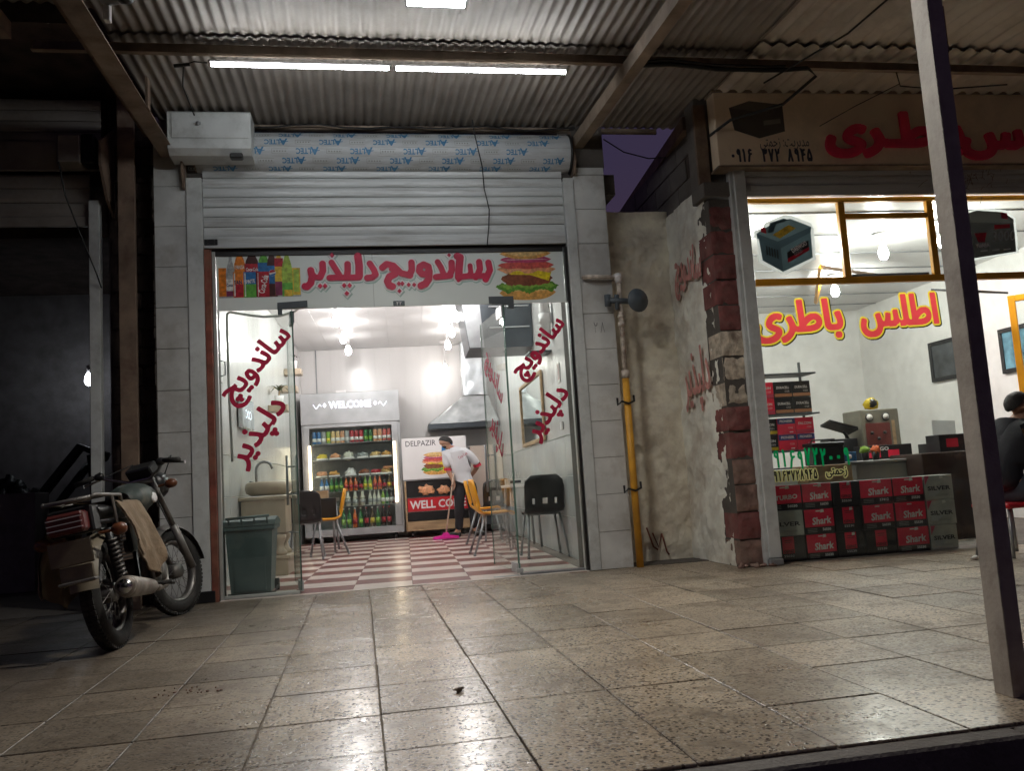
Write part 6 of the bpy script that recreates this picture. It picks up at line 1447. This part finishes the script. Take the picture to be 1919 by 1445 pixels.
# ------------------------------------------------------------------ motorcycle
mat('bike_tank', (.035, .05, .045), .5, var=.2, dirt=.7, dirtcol=(.18, .15, .11), dscale=6); mat('bike_metal', (.20, .19, .18), .5, metal=.6, var=.3, dirt=.5, dirtcol=(.14, .11, .08), dscale=12)
mat('muffler', (.30, .27, .24), .5, metal=.55, var=.4, scale=12, dirt=.7, dirtcol=(.20, .14, .10), dscale=14); mat('sack', (.24, .175, .115), .95, var=.25, scale=9, bump=.6, bscale=40, dirt=.4, dirtcol=(.12, .08, .05), dscale=6)
mat('tail_red', (.12, .02, .02), .35, dirt=.4); mat('tail_amber', (.14, .045, .018), .35, dirt=.4); mat('fender_cream', (.20, .165, .115), .5, dirt=.5, dirtcol=(.1, .08, .06), dscale=8); mat('rim', (.20, .19, .18), .45, metal=.7, var=.3)
BK = thing('motorcycle', 'dusty old motorcycle leaning on its stand by the left pier with sacks over the seat', 'motorcycle', (-1.37, 5.26, 0), rot=(0, -.165, -.05))
def wheel(parent, cy_, R, w, loc=(0, 0, 0), rot=0.):
    M_ = Matrix.Translation(loc) @ Matrix.Rotation(rot, 4, 'Z') @ Matrix.Rotation(PI/2, 4, 'Y')
    tp = [(R-.085, -w*.42), (R-.05, -w*.5), (R-.02, -w*.42), (R-.004, -w*.22), (R, 0), (R-.004, w*.22), (R-.02, w*.42), (R-.05, w*.5), (R-.085, w*.42), (R-.095, 0)]
    W_ = put('wheel', MB().lathe([(0, -.05), (.05, -.05), (.055, -.02), (.055, .02), (.05, .05), (0, .05)], 14, M_), 'bike_metal', parent=parent)
    tg = MB().lathe(tp, 44, M_, closed=True)
    for k in range(66):
        a = 2*PI*k/66
        for s in (-1, 1):
            c = Vector(((R+.001)*math.cos(a), (R+.001)*math.sin(a), s*w*.17)); B = Matrix.Rotation(a, 4, 'Z')
            tg.box(R-.012, R+.006, -.010, .010, s*w*.17-.011, s*w*.17+.011, M_ @ B)
    put('tyre', tg, 'rubber', parent=W_)
    put('rim', MB().lathe([(R-.10, -.028), (R-.082, -.034), (R-.088, -.012), (R-.105, 0), (R-.088, .012), (R-.082, .034), (R-.10, .028), (R-.112, 0)], 40, M_, closed=True), 'rim', parent=W_)
    sp = MB()
    for k in range(36):
        a = 2*PI*k/36; s = 1 if k % 2 else -1; a2 = a+(.5 if (k//2) % 2 else -.5)
        sp.tube([M_ @ Vector((.05*math.cos(a2), .05*math.sin(a2), s*.035)), M_ @ Vector(((R-.10)*math.cos(a), (R-.10)*math.sin(a), s*.006))], .0018, 4)
    put('spokes', sp, 'bike_metal', parent=W_)
    return W_
wheel(BK, 0, .305, .105, (0, 0, .305))
wheel(BK, 0, .30, .085, (0.03, 1.30, .30), -.36)
# fenders
def fender(M_, R, w, a0, a1, n=16):
    def f(u, v):
        a = a0+(a1-a0)*u; s = (v-.5)*2; rr = R-.03*s*s
        return M_ @ Vector((s*w/2, math.cos(a)*rr, math.sin(a)*rr))
    return MB().grid(f, n, 8)
put('front_fender', fender(Matrix.Translation((.03, 1.30, .30)) @ Matrix.Rotation(-.36, 4, 'Z'), .335, .12, .1, 2.6), 'bike_metal', parent=BK, recalc=False)
put('rear_fender', fender(Matrix.Translation((0, 0, .305)), .345, .15, PI*.32, PI*.95), 'fender_cream', parent=BK, recalc=False)
put('mud_flap', MB().bbox(-.085, .085, -.375, -.36, .40, .50, .006), 'fender_cream', parent=BK)
put('number_plate', MB().bbox(-.12, .10, -.385, -.378, .50, .63, .006), 'fender_cream', parent=BK)
put('plate_rim', MB().bbox(-.09, .10, -.41, -.36, .405, .42, .004), 'bike_metal', parent=BK)
# frame
FR = MB()
FR.tube([(0, 1.08, .93), (0, .85, .72), (0, .72, .30), (0, .35, .26)], .018, 8).tube([(0, 1.05, .86), (0, .55, .74), (0, -.22, .72)], .018, 8)
for s in (-1, 1):
    FR.tube([(s*.06, .45, .72), (s*.09, .30, .28), (s*.08, 0, .305)], .015, 8).tube([(s*.09, -.25, .70), (s*.10, .1, .70), (s*.10, .5, .70)], .013, 8)
    FR.tube([(s*.10, -.10, .66), (s*.085, -.02, .34)], .022, 10)
put('frame', FR, 'black', parent=BK)
SHK = MB()
for s in (-1, 1):
    SHK = MB()
    for k in range(9): SHK.tube([(s*.105, -.09+.008*k, .60-.025*k), (s*.105, -.088+.008*k, .592-.025*k)], .030, 10)
    put('shock_spring', SHK, 'bike_metal', parent=BK)

# fork, bars
c36, s36 = math.cos(-.36), math.sin(-.36)
def fk(x, y, z): return (.03*0+x*c36-(y-1.08)*s36*1.0 + .0, 1.08+x*s36+(y-1.08)*c36, z)
FK = MB()
for s in (-1, 1): FK.tube([fk(s*.085, 1.33, .30), fk(s*.085, 1.20, .62)], .026, 10).tube([fk(s*.085, 1.20, .62), fk(s*.085, 1.06, .96)], .018, 10)
FK.tube([fk(-.10, 1.09, .88), fk(.10, 1.09, .88)], .022, 8).tube([fk(-.10, 1.06, .95), fk(.10, 1.06, .95)], .02, 8)
put('fork', FK, 'bike_metal', parent=BK)
HB = put('handlebar', MB().tube([fk(-.40, .93, 1.03), fk(-.27, .96, 1.05), fk(-.17, 1.03, 1.00), fk(-.08, 1.05, .965), fk(.08, 1.05, .965), fk(.17, 1.03, 1.0), fk(.27, .96, 1.05), fk(.40, .93, 1.03)], .0115, 10), 'chrome', parent=BK)
for s in (-1, 1):
    put('grip', MB().tube([fk(s*.28, .957, 1.05), fk(s*.41, .928, 1.028)], .018, 10), 'rubber', parent=HB)
    put('lever', MB().tube([fk(s*.22, 1.0, 1.04), fk(s*.25, 1.04, 1.04), fk(s*.40, 1.0, 1.01)], .007, 6).tube([fk(s*.40, 1.0, 1.01), fk(s*.405, 1.0, 1.01)], .011, 6), 'chrome', parent=HB)
    put('switch_box', MB().blob(fk(s*.245, .97, 1.05), (.035, .028, .026), .1, 2), 'black_plastic', parent=HB)
put('instrument_cluster', MB().bbox(-.10, .10, -.05, .05, -.03, .05, .01, Matrix.Translation(fk(0, 1.10, 1.02)) @ Matrix.Rotation(-.36, 4, 'Z') @ Matrix.Rotation(.5, 4, 'X')), 'black_plastic', parent=BK)
put('headlamp', MB().tube([fk(0, 1.13, .92), fk(0, 1.24, .92), fk(0, 1.27, .92)], [.09, .095, .07], 16), 'black_plastic', parent=BK)
for s in (-1, 1): put('front_indicator', MB().tube([fk(s*.08, 1.1, .90), fk(s*.17, 1.1, .90)], .009, 6).blob(fk(s*.20, 1.1, .90), (.045, .035, .032), .05, 1), 'tail_amber', parent=BK)
for s in (-1, 1):
    put('control_cable', MB().tube([fk(s*.24, 1.0, 1.04), fk(s*.16, 1.22, 1.10), fk(s*.05, 1.26, .98), fk(s*.03, 1.16, .80)] + ([fk(.07, 1.24, .5)] if s > 0 else [(0, .8, .66)]), .0045, 5), 'cable_black', parent=HB)
# tank, seat
put('fuel_tank', MB().grid(lambda u, v: ((.135*math.sin(2*PI*v))*(1-.35*(2*u-1)**2 - .25*u*0)*(1.0 if u > 0 else .8), .50+.52*u, .80+.02+.105*math.cos(2*PI*v)*(1-.55*abs(2*u-.9)**2.5) + .03*u), 18, 20), 'bike_tank', parent=BK, recalc=False)
put('tank_badge', MB().blob((.128, .80, .82), (.012, .07, .035), .05, 1), 'letter_white', parent=BK)
put('side_cover', MB().bbox(.09, .12, .20, .44, .50, .68, .012), 'bike_tank', parent=BK); put('side_cover', MB().bbox(-.12, -.09, .20, .44, .50, .68, .012), 'bike_tank', parent=BK)
put('seat', MB().grid(lambda u, v: ((.115-.02*u)*math.sin(2*PI*v), -.22+.76*u, .765+.045*math.cos(2*PI*v)), 14, 16), 'black_plastic', parent=BK, recalc=False)
# rear rack
RK = MB()
for s in (-1, 1): RK.tube([(s*.125, .14, .74), (s*.135, .10, .84), (s*.135, -.30, .845), (s*.12, -.335, .835)], .010, 8).tube([(s*.135, -.05, .845), (s*.12, .02, .60)], .009, 6)
for k in range(4): RK.tube([(-.135, -.02-.09*k, .846), (.135, -.02-.09*k, .846)], .007, 6)
RK.tube([(-.12, -.335, .835), (.12, -.335, .835)], .010, 8)
put('rack', RK, 'bike_metal', parent=BK)
tl = put('tail_light', MB().bbox(-.105, .085, -.40, -.30, .665, .775, .014), 'tail_red', parent=BK)
put('lamp_housing', MB().bbox(-.125, .105, -.31, -.20, .655, .80, .010), 'black_plastic', parent=tl)
for k in range(3): put('ridge', MB().box(-.10, .08, -.404, -.4005, .69+k*.028, .695+k*.028), 'letter_white', parent=tl)
for s in (-1, 1): put('rear_indicator', MB().tube([(s*.09, -.22, .64), (s*.17, -.22, .64)], .009, 6).blob((s*.20, -.23, .64), (.045, .035, .035), .05, 1), 'tail_amber', parent=BK)
# engine
EN = MB().bbox(-.11, .12, .42, .74, .26, .46, .03)
for k in range(8): EN.bbox(-.08, .08, .56+.012*k*.6, .68+.012*k*.6, .47+k*.022, .482+k*.022, .002)
EN.tube([(.12, .50, .36), (.15, .50, .36)], .085, 18).tube([(.12, .66, .35), (.145, .66, .35)], .065, 18)
put('engine', EN, 'bike_metal', parent=BK)
put('carburettor', MB().bbox(.0, .09, .42, .50, .50, .58, .01), 'bike_metal', parent=BK)
EX = MB().tube([(.03, .74, .58), (.08, .84, .50), (.10, .84, .34), (.13, .70, .25), (.15, .45, .25), (.165, .30, .27)], .019, 10)
put('exhaust_pipe', EX, 'muffler', parent=BK)
put('muffler', MB().tube([(.165, .32, .27), (.17, .22, .28), (.185, -.22, .325), (.187, -.26, .33)], [.025, .045, .060, .055], 18).tube([(.187, -.258, .33), (.1875, -.275, .332)], [.056, .052], 18), 'muffler', parent=BK)
put('muffler_end', MB().tube([(.1875, -.2755, .332), (.188, -.281, .333)], .040, 16), 'chrome', parent=BK)
put('muffler_hole', MB().tube([(.188, -.2815, .333), (.188, -.2825, .333)], .017, 12), 'black', parent=BK)
put('chain_case', MB().bbox(-.10, -.075, .0, .48, .26, .38, .012), 'black', parent=BK)
put('foot_peg', MB().tube([(.08, .50, .27), (.22, .50, .27)], .014, 8).tube([(.12, .38, .30), (.20, .62, .25)], .009, 6), 'rubber', parent=BK)
put('side_stand', MB().tube([(-.09, .50, .27), (-.20, .56, .035)], .011, 6), 'black', parent=BK)
put('centre_mirror', MB().tube([fk(-.24, .98, 1.05), fk(-.26, 1.0, 1.08)], .006, 6), 'black', parent=BK)
# sacks draped over the seat
def cloth(side, y0, y1, zb, flare):
    def f(u, v):
        y = y0+(y1-y0)*u; fold = .018*math.sin(u*15+side)+.010*math.sin(u*31)+.03*noise.noise(Vector((u*5, v*4, side*3)))+.012*noise.noise(Vector((u*14, v*9, side*5)))
        t = v
        if t < .3: x = side*.135*(t/.3); z = .822-.015*(t/.3)**2
        else:
            s = (t-.3)/.7; zl = zb+.06*math.sin(u*7+1)+.10*(1-u if side > 0 else u)*.6
            x = side*(.135+flare*math.sin(s*PI*.55)+fold*s); z = .807-(.807-zl)*s
        y += .03*(v-.3)*math.sin(v*6)*(1 if v > .3 else 0) - .04*max(0, v-.3)*(1-2*u)
        return (x, y, z)
    g = MB().grid(f, 26, 22); g2 = MB().grid(lambda u, v: tuple(Vector(f(u, v))+Vector((-side*.010, 0, -.006))), 26, 22)
    o = len(g.v); g.v += g2.v; g.f += [[i+o for i in q] for q in g2.f]; g.mi += g2.mi; g.smooth += g2.smooth
    return g
put('sack', cloth(1, .02, .44, .36, .09), 'sack', label='brown sack draped over the right side of the motorcycle seat', cat='sack', loc=BK.location, rot=BK.rotation_euler)
put('sack', cloth(-1, -.22, .35, .30, .12), 'sack', label='brown sack hanging low on the left side of the motorcycle', cat='sack', loc=BK.location, rot=BK.rotation_euler)
# ------------------------------------------------------------------ people
def skin(name, joints, edges, m, parent, root=None, sub=2):
    """joints: {name: (x, y, z, r[, r2])}"""
    ks = list(joints); me = bpy.data.meshes.new(name)
    me.from_pydata([joints[k][:3] for k in ks], [(ks.index(a), ks.index(b)) for a, b in edges], [])
    o = bpy.data.objects.new(name, me); COL.objects.link(o); o.parent = parent
    me.materials.append(MATS[m])
    sk = o.modifiers.new('skin', 'SKIN'); sk.use_smooth_shade = True
    sv = me.skin_vertices[0].data if me.skin_vertices else None
    if sv is None:
        me.skin_vertices.new() if hasattr(me.skin_vertices, 'new') else None
    for i, k in enumerate(ks):
        j = joints[k]; v = me.skin_vertices[0].data[i]; v.radius = (j[3], j[4] if len(j) > 4 else j[3]); v.use_root = (k == (root or ks[0]))
    s = o.modifiers.new('sub', 'SUBSURF'); s.levels = sub; s.render_levels = sub
    return o
def finish(objs):
    dg = bpy.context.evaluated_depsgraph_get()
    for o in objs:
        me = bpy.data.meshes.new_from_object(o.evaluated_get(dg)); o.modifiers.clear(); o.data = me
        if o.name.split('.')[0] in ('shirt', 'jacket', 'trousers'):
            for v in me.vertices:
                c = v.co; k = noise.noise(Vector((c.x*9, c.y*9, c.z*6)))*.012 + noise.noise(Vector((c.x*22+5, c.y*22, c.z*13)))*.006
                v.co = c + v.normal*k
        me.polygons.foreach_set('use_smooth', [True]*len(me.polygons)); me.update()
def chainE(*n): return [(n[i], n[i+1]) for i in range(len(n)-1)]
def hand(jo, ed, wrist, base, direc, side, curl, pre):
    """palm and five fingers: direc = pointing direction, side = direction across the palm, curl = bending direction"""
    d = Vector(direc).normalized(); s = Vector(side).normalized(); c = Vector(curl).normalized(); w = Vector(base)
    jo[pre+'palm'] = (*(w+d*.045), .027, .016); ed.append((wrist, pre+'palm'))
    for k, (o_, L) in enumerate(((-.030, .060), (-.010, .070), (.011, .066), (.030, .052))):
        b0 = w+d*.085+s*o_; b1 = b0+d*L*.45+c*L*.25; b2 = b1+d*L*.10+c*L*.50
        jo[pre+'f%d0' % k] = (*b0, .0095); jo[pre+'f%d1' % k] = (*b1, .0085); jo[pre+'f%d2' % k] = (*b2, .007)
        ed += [(pre+'palm', pre+'f%d0' % k), (pre+'f%d0' % k, pre+'f%d1' % k), (pre+'f%d1' % k, pre+'f%d2' % k)]
    t0 = w+d*.02-s*.032+c*.01; t1 = t0-s*.018+d*.03+c*.02; t2 = t1+d*.022+c*.022
    jo[pre+'t0'] = (*t0, .012); jo[pre+'t1'] = (*t1, .010); jo[pre+'t2'] = (*t2, .0085)
    ed += [(wrist, pre+'t0'), (pre+'t0', pre+'t1'), (pre+'t1', pre+'t2')]
done = []
P1 = itm('person', 'man in a white shirt with red cuffs bending to sweep the shop floor', 'person', 1.27, 6.0, .0)
# local: x right, y away, z up ; seen from behind, head turned left
J = {'pelvis': (.0, .0, .82, .085, .07), 'waist': (-.01, -.01, .96, .08, .065), 'chest': (-.01, -.03, 1.16, .10, .07), 'collar': (-.03, -.04, 1.30, .07, .055), 'neck': (-.075, -.05, 1.375, .060),
     'jaw': (-.135, -.06, 1.425, .076, .070), 'skull': (-.135, -.05, 1.485, .082, .080), 'crown': (-.115, -.045, 1.545, .062, .06), 'nose': (-.222, -.075, 1.445, .012), 'brow': (-.19, -.07, 1.475, .045, .04), 'chin': (-.178, -.075, 1.395, .040),
     'earl': (-.105, -.135, 1.46, .016, .01),
     'shl': (-.165, -.03, 1.275, .048), 'ell': (-.205, -.03, 1.02, .045), 'wrl': (-.165, -.09, .835, .029),
     'shr': (.155, -.02, 1.275, .048), 'elr': (.255, .03, 1.06, .045), 'wrr': (.16, .18, .93, .029),
     'hpl': (-.08, .0, .76, .07), 'knl': (-.105, -.03, .44, .05), 'anl': (-.13, .0, .085, .034), 'hel': (-.12, .03, .045, .025), 'tol': (-.28, -.055, .036, .022),
     'hpr': (.08, .0, .76, .07), 'knr': (.10, .0, .44, .05), 'anr': (.115, .04, .085, .034), 'her': (.10, .06, .045, .025), 'tor': (.23, -.035, .036, .022)}
E_ = chainE('pelvis', 'waist', 'chest', 'collar', 'neck', 'jaw', 'skull', 'crown') + [('skull', 'brow'), ('brow', 'nose'), ('jaw', 'chin'), ('skull', 'earl'), ('collar', 'shl'), ('shl', 'ell'), ('ell', 'wrl'), ('collar', 'shr'), ('shr', 'elr'), ('elr', 'wrr'),
     ('pelvis', 'hpl'), ('hpl', 'knl'), ('knl', 'anl'), ('anl', 'hel'), ('anl', 'tol'), ('pelvis', 'hpr'), ('hpr', 'knr'), ('knr', 'anr'), ('anr', 'her'), ('anr', 'tor')]
hand(J, E_, 'wrl', (-.165, -.09, .825), (-.02, -.05, -1), (.2, 1, 0), (-1, .1, 0), 'hl'); hand(J, E_, 'wrr', (.155, .19, .93), (-.6, .6, -.2), (0, .2, 1), (-.6, -.5, 0), 'hr')
done.append(skin('body', J, E_, 'skin', P1, 'pelvis'))
JS = {'hem': (.0, .0, .74, .165, .135), 'pelvis': (.0, .0, .84, .155, .125), 'waist': (-.01, -.01, .96, .142, .118), 'chest': (-.01, -.03, 1.17, .175, .128), 'collar': (-.03, -.04, 1.315, .115, .092), 'neck': (-.06, -.045, 1.36, .065),
      'shl': (-.175, -.03, 1.285, .082), 'ul': (-.195, -.03, 1.16, .072), 'cl': (-.205, -.03, 1.045, .064), 'shr': (.165, -.02, 1.285, .082), 'ur': (.215, .0, 1.17, .072), 'cr': (.25, .03, 1.085, .064)}
done.append(skin('shirt', JS, chainE('hem', 'pelvis', 'waist', 'chest', 'collar', 'neck') + [('collar', 'shl'), ('shl', 'ul'), ('ul', 'cl'), ('collar', 'shr'), ('shr', 'ur'), ('ur', 'cr')], 'shirt', P1, 'chest'))
put('cuff', MB().tube([(-.2035, -.03, 1.050), (-.206, -.031, 1.010)], .0665, 14, cap=False), 'red_cloth', parent=P1); put('cuff', MB().tube([(.247, .027, 1.092), (.258, .033, 1.055)], .0665, 14, cap=False), 'red_cloth', parent=P1)
put('collar', MB().tube([(-.062, -.046, 1.35), (-.075, -.05, 1.388)], [.075, .066], 14, cap=False), 'shirt', parent=P1)
put('collar_trim', MB().tube([(-.0755, -.0502, 1.389), (-.077, -.0505, 1.394)], [.067, .066], 14, cap=False), 'red_cloth', parent=P1)
mb = MB(); text_mb(mb, 'Coca-Cola', 0, 0, .15, .045, 0, 'vinyl_red', ang=.35); o = put('shirt_print', mb, parent=P1, recalc=False, loc=(.05, -.186, 1.22), rot=(-.1, 0, .0))
JT = {'w': (.0, .0, .90, .122, .10), 'hpl': (-.085, .0, .76, .108), 'knl': (-.105, -.03, .44, .076), 'al': (-.13, .0, .10, .062), 'hpr': (.085, .0, .76, .108), 'knr': (.10, .0, .44, .076), 'ar': (.115, .04, .10, .062)}
done.append(skin('trousers', JT, [('w', 'hpl'), ('hpl', 'knl'), ('knl', 'al'), ('w', 'hpr'), ('hpr', 'knr'), ('knr', 'ar')], 'trousers', P1, 'w'))
for nm, a, b in (('l', (-.10, .035, .045), (-.31, -.065, .035)), ('r', (.085, .065, .045), (.26, -.045, .035))):
    done.append(skin('shoe', {'a': (*a, .056, .058), 'm': ((a[0]+b[0])/2, (a[1]+b[1])/2, .050, .052, .052), 'b': (*b, .042, .042)}, chainE('a', 'm', 'b'), 'black_plastic', P1, 'a'))
HR = MB()
def hairf(c, r, tilt, cut):
    vs = []; g = MB(); M_ = Matrix.Translation(c) @ Matrix.Rotation(tilt[0], 4, 'X') @ Matrix.Rotation(tilt[1], 4, 'Y')
    nu, nv = 24, 10
    def f(u, v):
        th = 2*PI*u; ph = cut*v; k = 1+.05*noise.noise(Vector((math.cos(th)*4, math.sin(th)*4, ph*5)))
        return M_ @ Vector((r[0]*k*math.sin(ph)*math.cos(th), r[1]*k*math.sin(ph)*math.sin(th), r[2]*k*math.cos(ph)))
    return g.grid(f, nu, nv)
put('hair', hairf((-.118, -.047, 1.492), (.101, .094, .112), (-.05, .42), 1.62), 'hair', parent=P1, recalc=False)
put('eyebrow', MB().tube([(-.214, -.125, 1.482), (-.222, -.10, 1.486)], .004, 5), 'hair', parent=P1)
put('beard', MB().blob((-.165, -.085, 1.402), (.034, .04, .024), .15, 3), 'hair', parent=P1)
# mop
T = itm('mop', 'pink floor squeegee with a pale wooden handle held by the sweeping man', 'mop', 0.93, 5.72, 0)
put('handle', MB().tube([(0, 0, .06), (.155, .17, .86), (.175, .19, .96)], .0125, 10), 'wood_handle', parent=T)
put('head', MB().prism([(-.19, .012), (.19, .012), (.185, .045), (.06, .06), (.035, .10), (-.035, .10), (-.06, .06), (-.185, .045)], -.03, .03), 'pink', parent=T)
put('blade', MB().box(-.19, .19, -.005, .005, 0, .014), 'paper', parent=T)
# seated man at the right edge
P2 = thing('person', 'man in a dark jacket sitting bent forward at the right edge', 'person', (4.80, 5.80, 0), -.02)
J = {'pelvis': (-.02, .0, .50, .09, .08), 'waist': (.0, .0, .64, .08, .07), 'chest': (.06, -.01, .84, .10, .075), 'collar': (.11, -.01, .95, .065, .055), 'neck': (.145, -.02, 1.01, .055),
     'jaw': (.185, -.03, 1.05, .062), 'skull': (.175, -.02, 1.115, .085, .08), 'crown': (.15, -.02, 1.155, .06), 'brow': (.235, -.03, 1.10, .045), 'nose': (.275, -.035, 1.07, .013), 'chin': (.235, -.035, 1.015, .028), 'ear': (.16, -.105, 1.085, .017, .01),
     'shl': (.10, .16, .92, .045), 'ell': (.26, .22, .68, .045), 'wrl': (.43, .10, .74, .03), 'shr': (.05, -.17, .92, .045), 'elr': (.22, -.20, .70, .045), 'wrr': (.44, -.08, .74, .03),
     'hpl': (.06, .10, .49, .07), 'knl': (.46, .13, .50, .065), 'anl': (.44, .13, .09, .045), 'tol': (.60, .13, .04, .035), 'hpr': (.06, -.10, .49, .07), 'knr': (.46, -.14, .52, .065), 'anr': (.42, -.14, .09, .045), 'tor': (.58, -.15, .04, .035)}
E_ = chainE('pelvis', 'waist', 'chest', 'collar', 'neck', 'jaw', 'skull', 'crown') + [('skull', 'brow'), ('brow', 'nose'), ('jaw', 'chin'), ('skull', 'ear'), ('collar', 'shl'), ('shl', 'ell'), ('ell', 'wrl'), ('collar', 'shr'), ('shr', 'elr'), ('elr', 'wrr'),
     ('pelvis', 'hpl'), ('hpl', 'knl'), ('knl', 'anl'), ('anl', 'tol'), ('pelvis', 'hpr'), ('hpr', 'knr'), ('knr', 'anr'), ('anr', 'tor')]
hand(J, E_, 'wrl', (.435, .10, .74), (1, -.5, .1), (0, .2, 1), (0, -1, .2), 'hl'); hand(J, E_, 'wrr', (.445, -.08, .74), (1, .5, .1), (0, -.2, 1), (0, 1, .2), 'hr')
done.append(skin('body', J, E_, 'skin', P2, 'pelvis'))
JS = {'hem': (-.02, .0, .46, .15, .13), 'waist': (.0, .0, .64, .145, .125), 'chest': (.06, -.01, .84, .172, .135), 'collar': (.11, -.01, .965, .11, .10), 'neck': (.135, -.02, .995, .07),
      'shl': (.10, .17, .93, .082), 'ell': (.26, .22, .68, .062), 'wl': (.40, .12, .735, .045), 'shr': (.05, -.18, .93, .082), 'elr': (.22, -.20, .70, .062), 'wr': (.41, -.10, .735, .045)}
done.append(skin('jacket', JS, chainE('hem', 'waist', 'chest', 'collar', 'neck') + [('collar', 'shl'), ('shl', 'ell'), ('ell', 'wl'), ('collar', 'shr'), ('shr', 'elr'), ('elr', 'wr')], 'jacket', P2, 'chest'))
JT = {'w': (-.01, .0, .52, .14, .13), 'hpl': (.08, .10, .49, .108), 'knl': (.46, .13, .50, .08), 'al': (.44, .13, .12, .062), 'hpr': (.08, -.10, .49, .108), 'knr': (.46, -.14, .52, .08), 'ar': (.42, -.14, .12, .062)}
mat('jeans', (.035, .045, .06), .85, bump=.3, bscale=30)
done.append(skin('trousers', JT, [('w', 'hpl'), ('hpl', 'knl'), ('knl', 'al'), ('w', 'hpr'), ('hpr', 'knr'), ('knr', 'ar')], 'jeans', P2, 'w'))
for a, b in (((.40, .13, .045), (.61, .13, .04)), ((.38, -.14, .045), (.59, -.15, .04))): done.append(skin('shoe', {'a': (*a, .046, .05), 'b': (*b, .036, .04)}, [('a', 'b')], 'black_plastic', P2, 'a'))
put('hair', hairf((.160, -.022, 1.122), (.101, .091, .098), (.0, -.85), 1.28), 'hair', parent=P2, recalc=False)
put('phone', MB().bbox(-.004, .004, -.035, .035, -.07, .07, .003), 'black_plastic', label='dark phone held by the seated man', cat='phone', loc=(5.32, 5.80, .80), rot=(0, .5, 0))
T = thing('stool', 'red topped stool with grey steel legs under the seated man', 'stool', (4.80, 5.80, 0), .1)
put('seat', MB().bbox(-.19, .19, -.18, .18, .355, .392, .012), 'red_plastic', parent=T)
for sx in (-1, 1):
    for sy in (-1, 1): put('leg', MB().tube([(sx*.14, sy*.13, .355), (sx*.19, sy*.17, 0)], .012, 8), 'steel_dull', parent=T)
T = thing('drink_can', 'red drink can standing upright on the dark desk beside the post', 'can', BT(2.42, .62, .802)); put('can', MB().lathe([(0, 0), (.028, 0), (.033, .008), (.033, .11), (.028, .12), (0, .12)], 14), 'red_plastic', parent=T); put('rim', MB().lathe([(.0, .1205), (.028, .1205), (.029, .124), (.026, .124)], 14), 'chrome', parent=T)
finish(done)

# the sweeping man leans over to the left and forward
for o in P1.children:
    if o.name.startswith('shirt_print'): o.location.x -= .17*(o.location.z-.80); o.rotation_euler.y -= .17; continue
    me = o.data
    for v in me.vertices:
        k = max(0, v.co.z-.80)
        v.co.x -= .17*k + .10*max(0, v.co.z-1.30); v.co.z -= .10*k*k
    me.update()
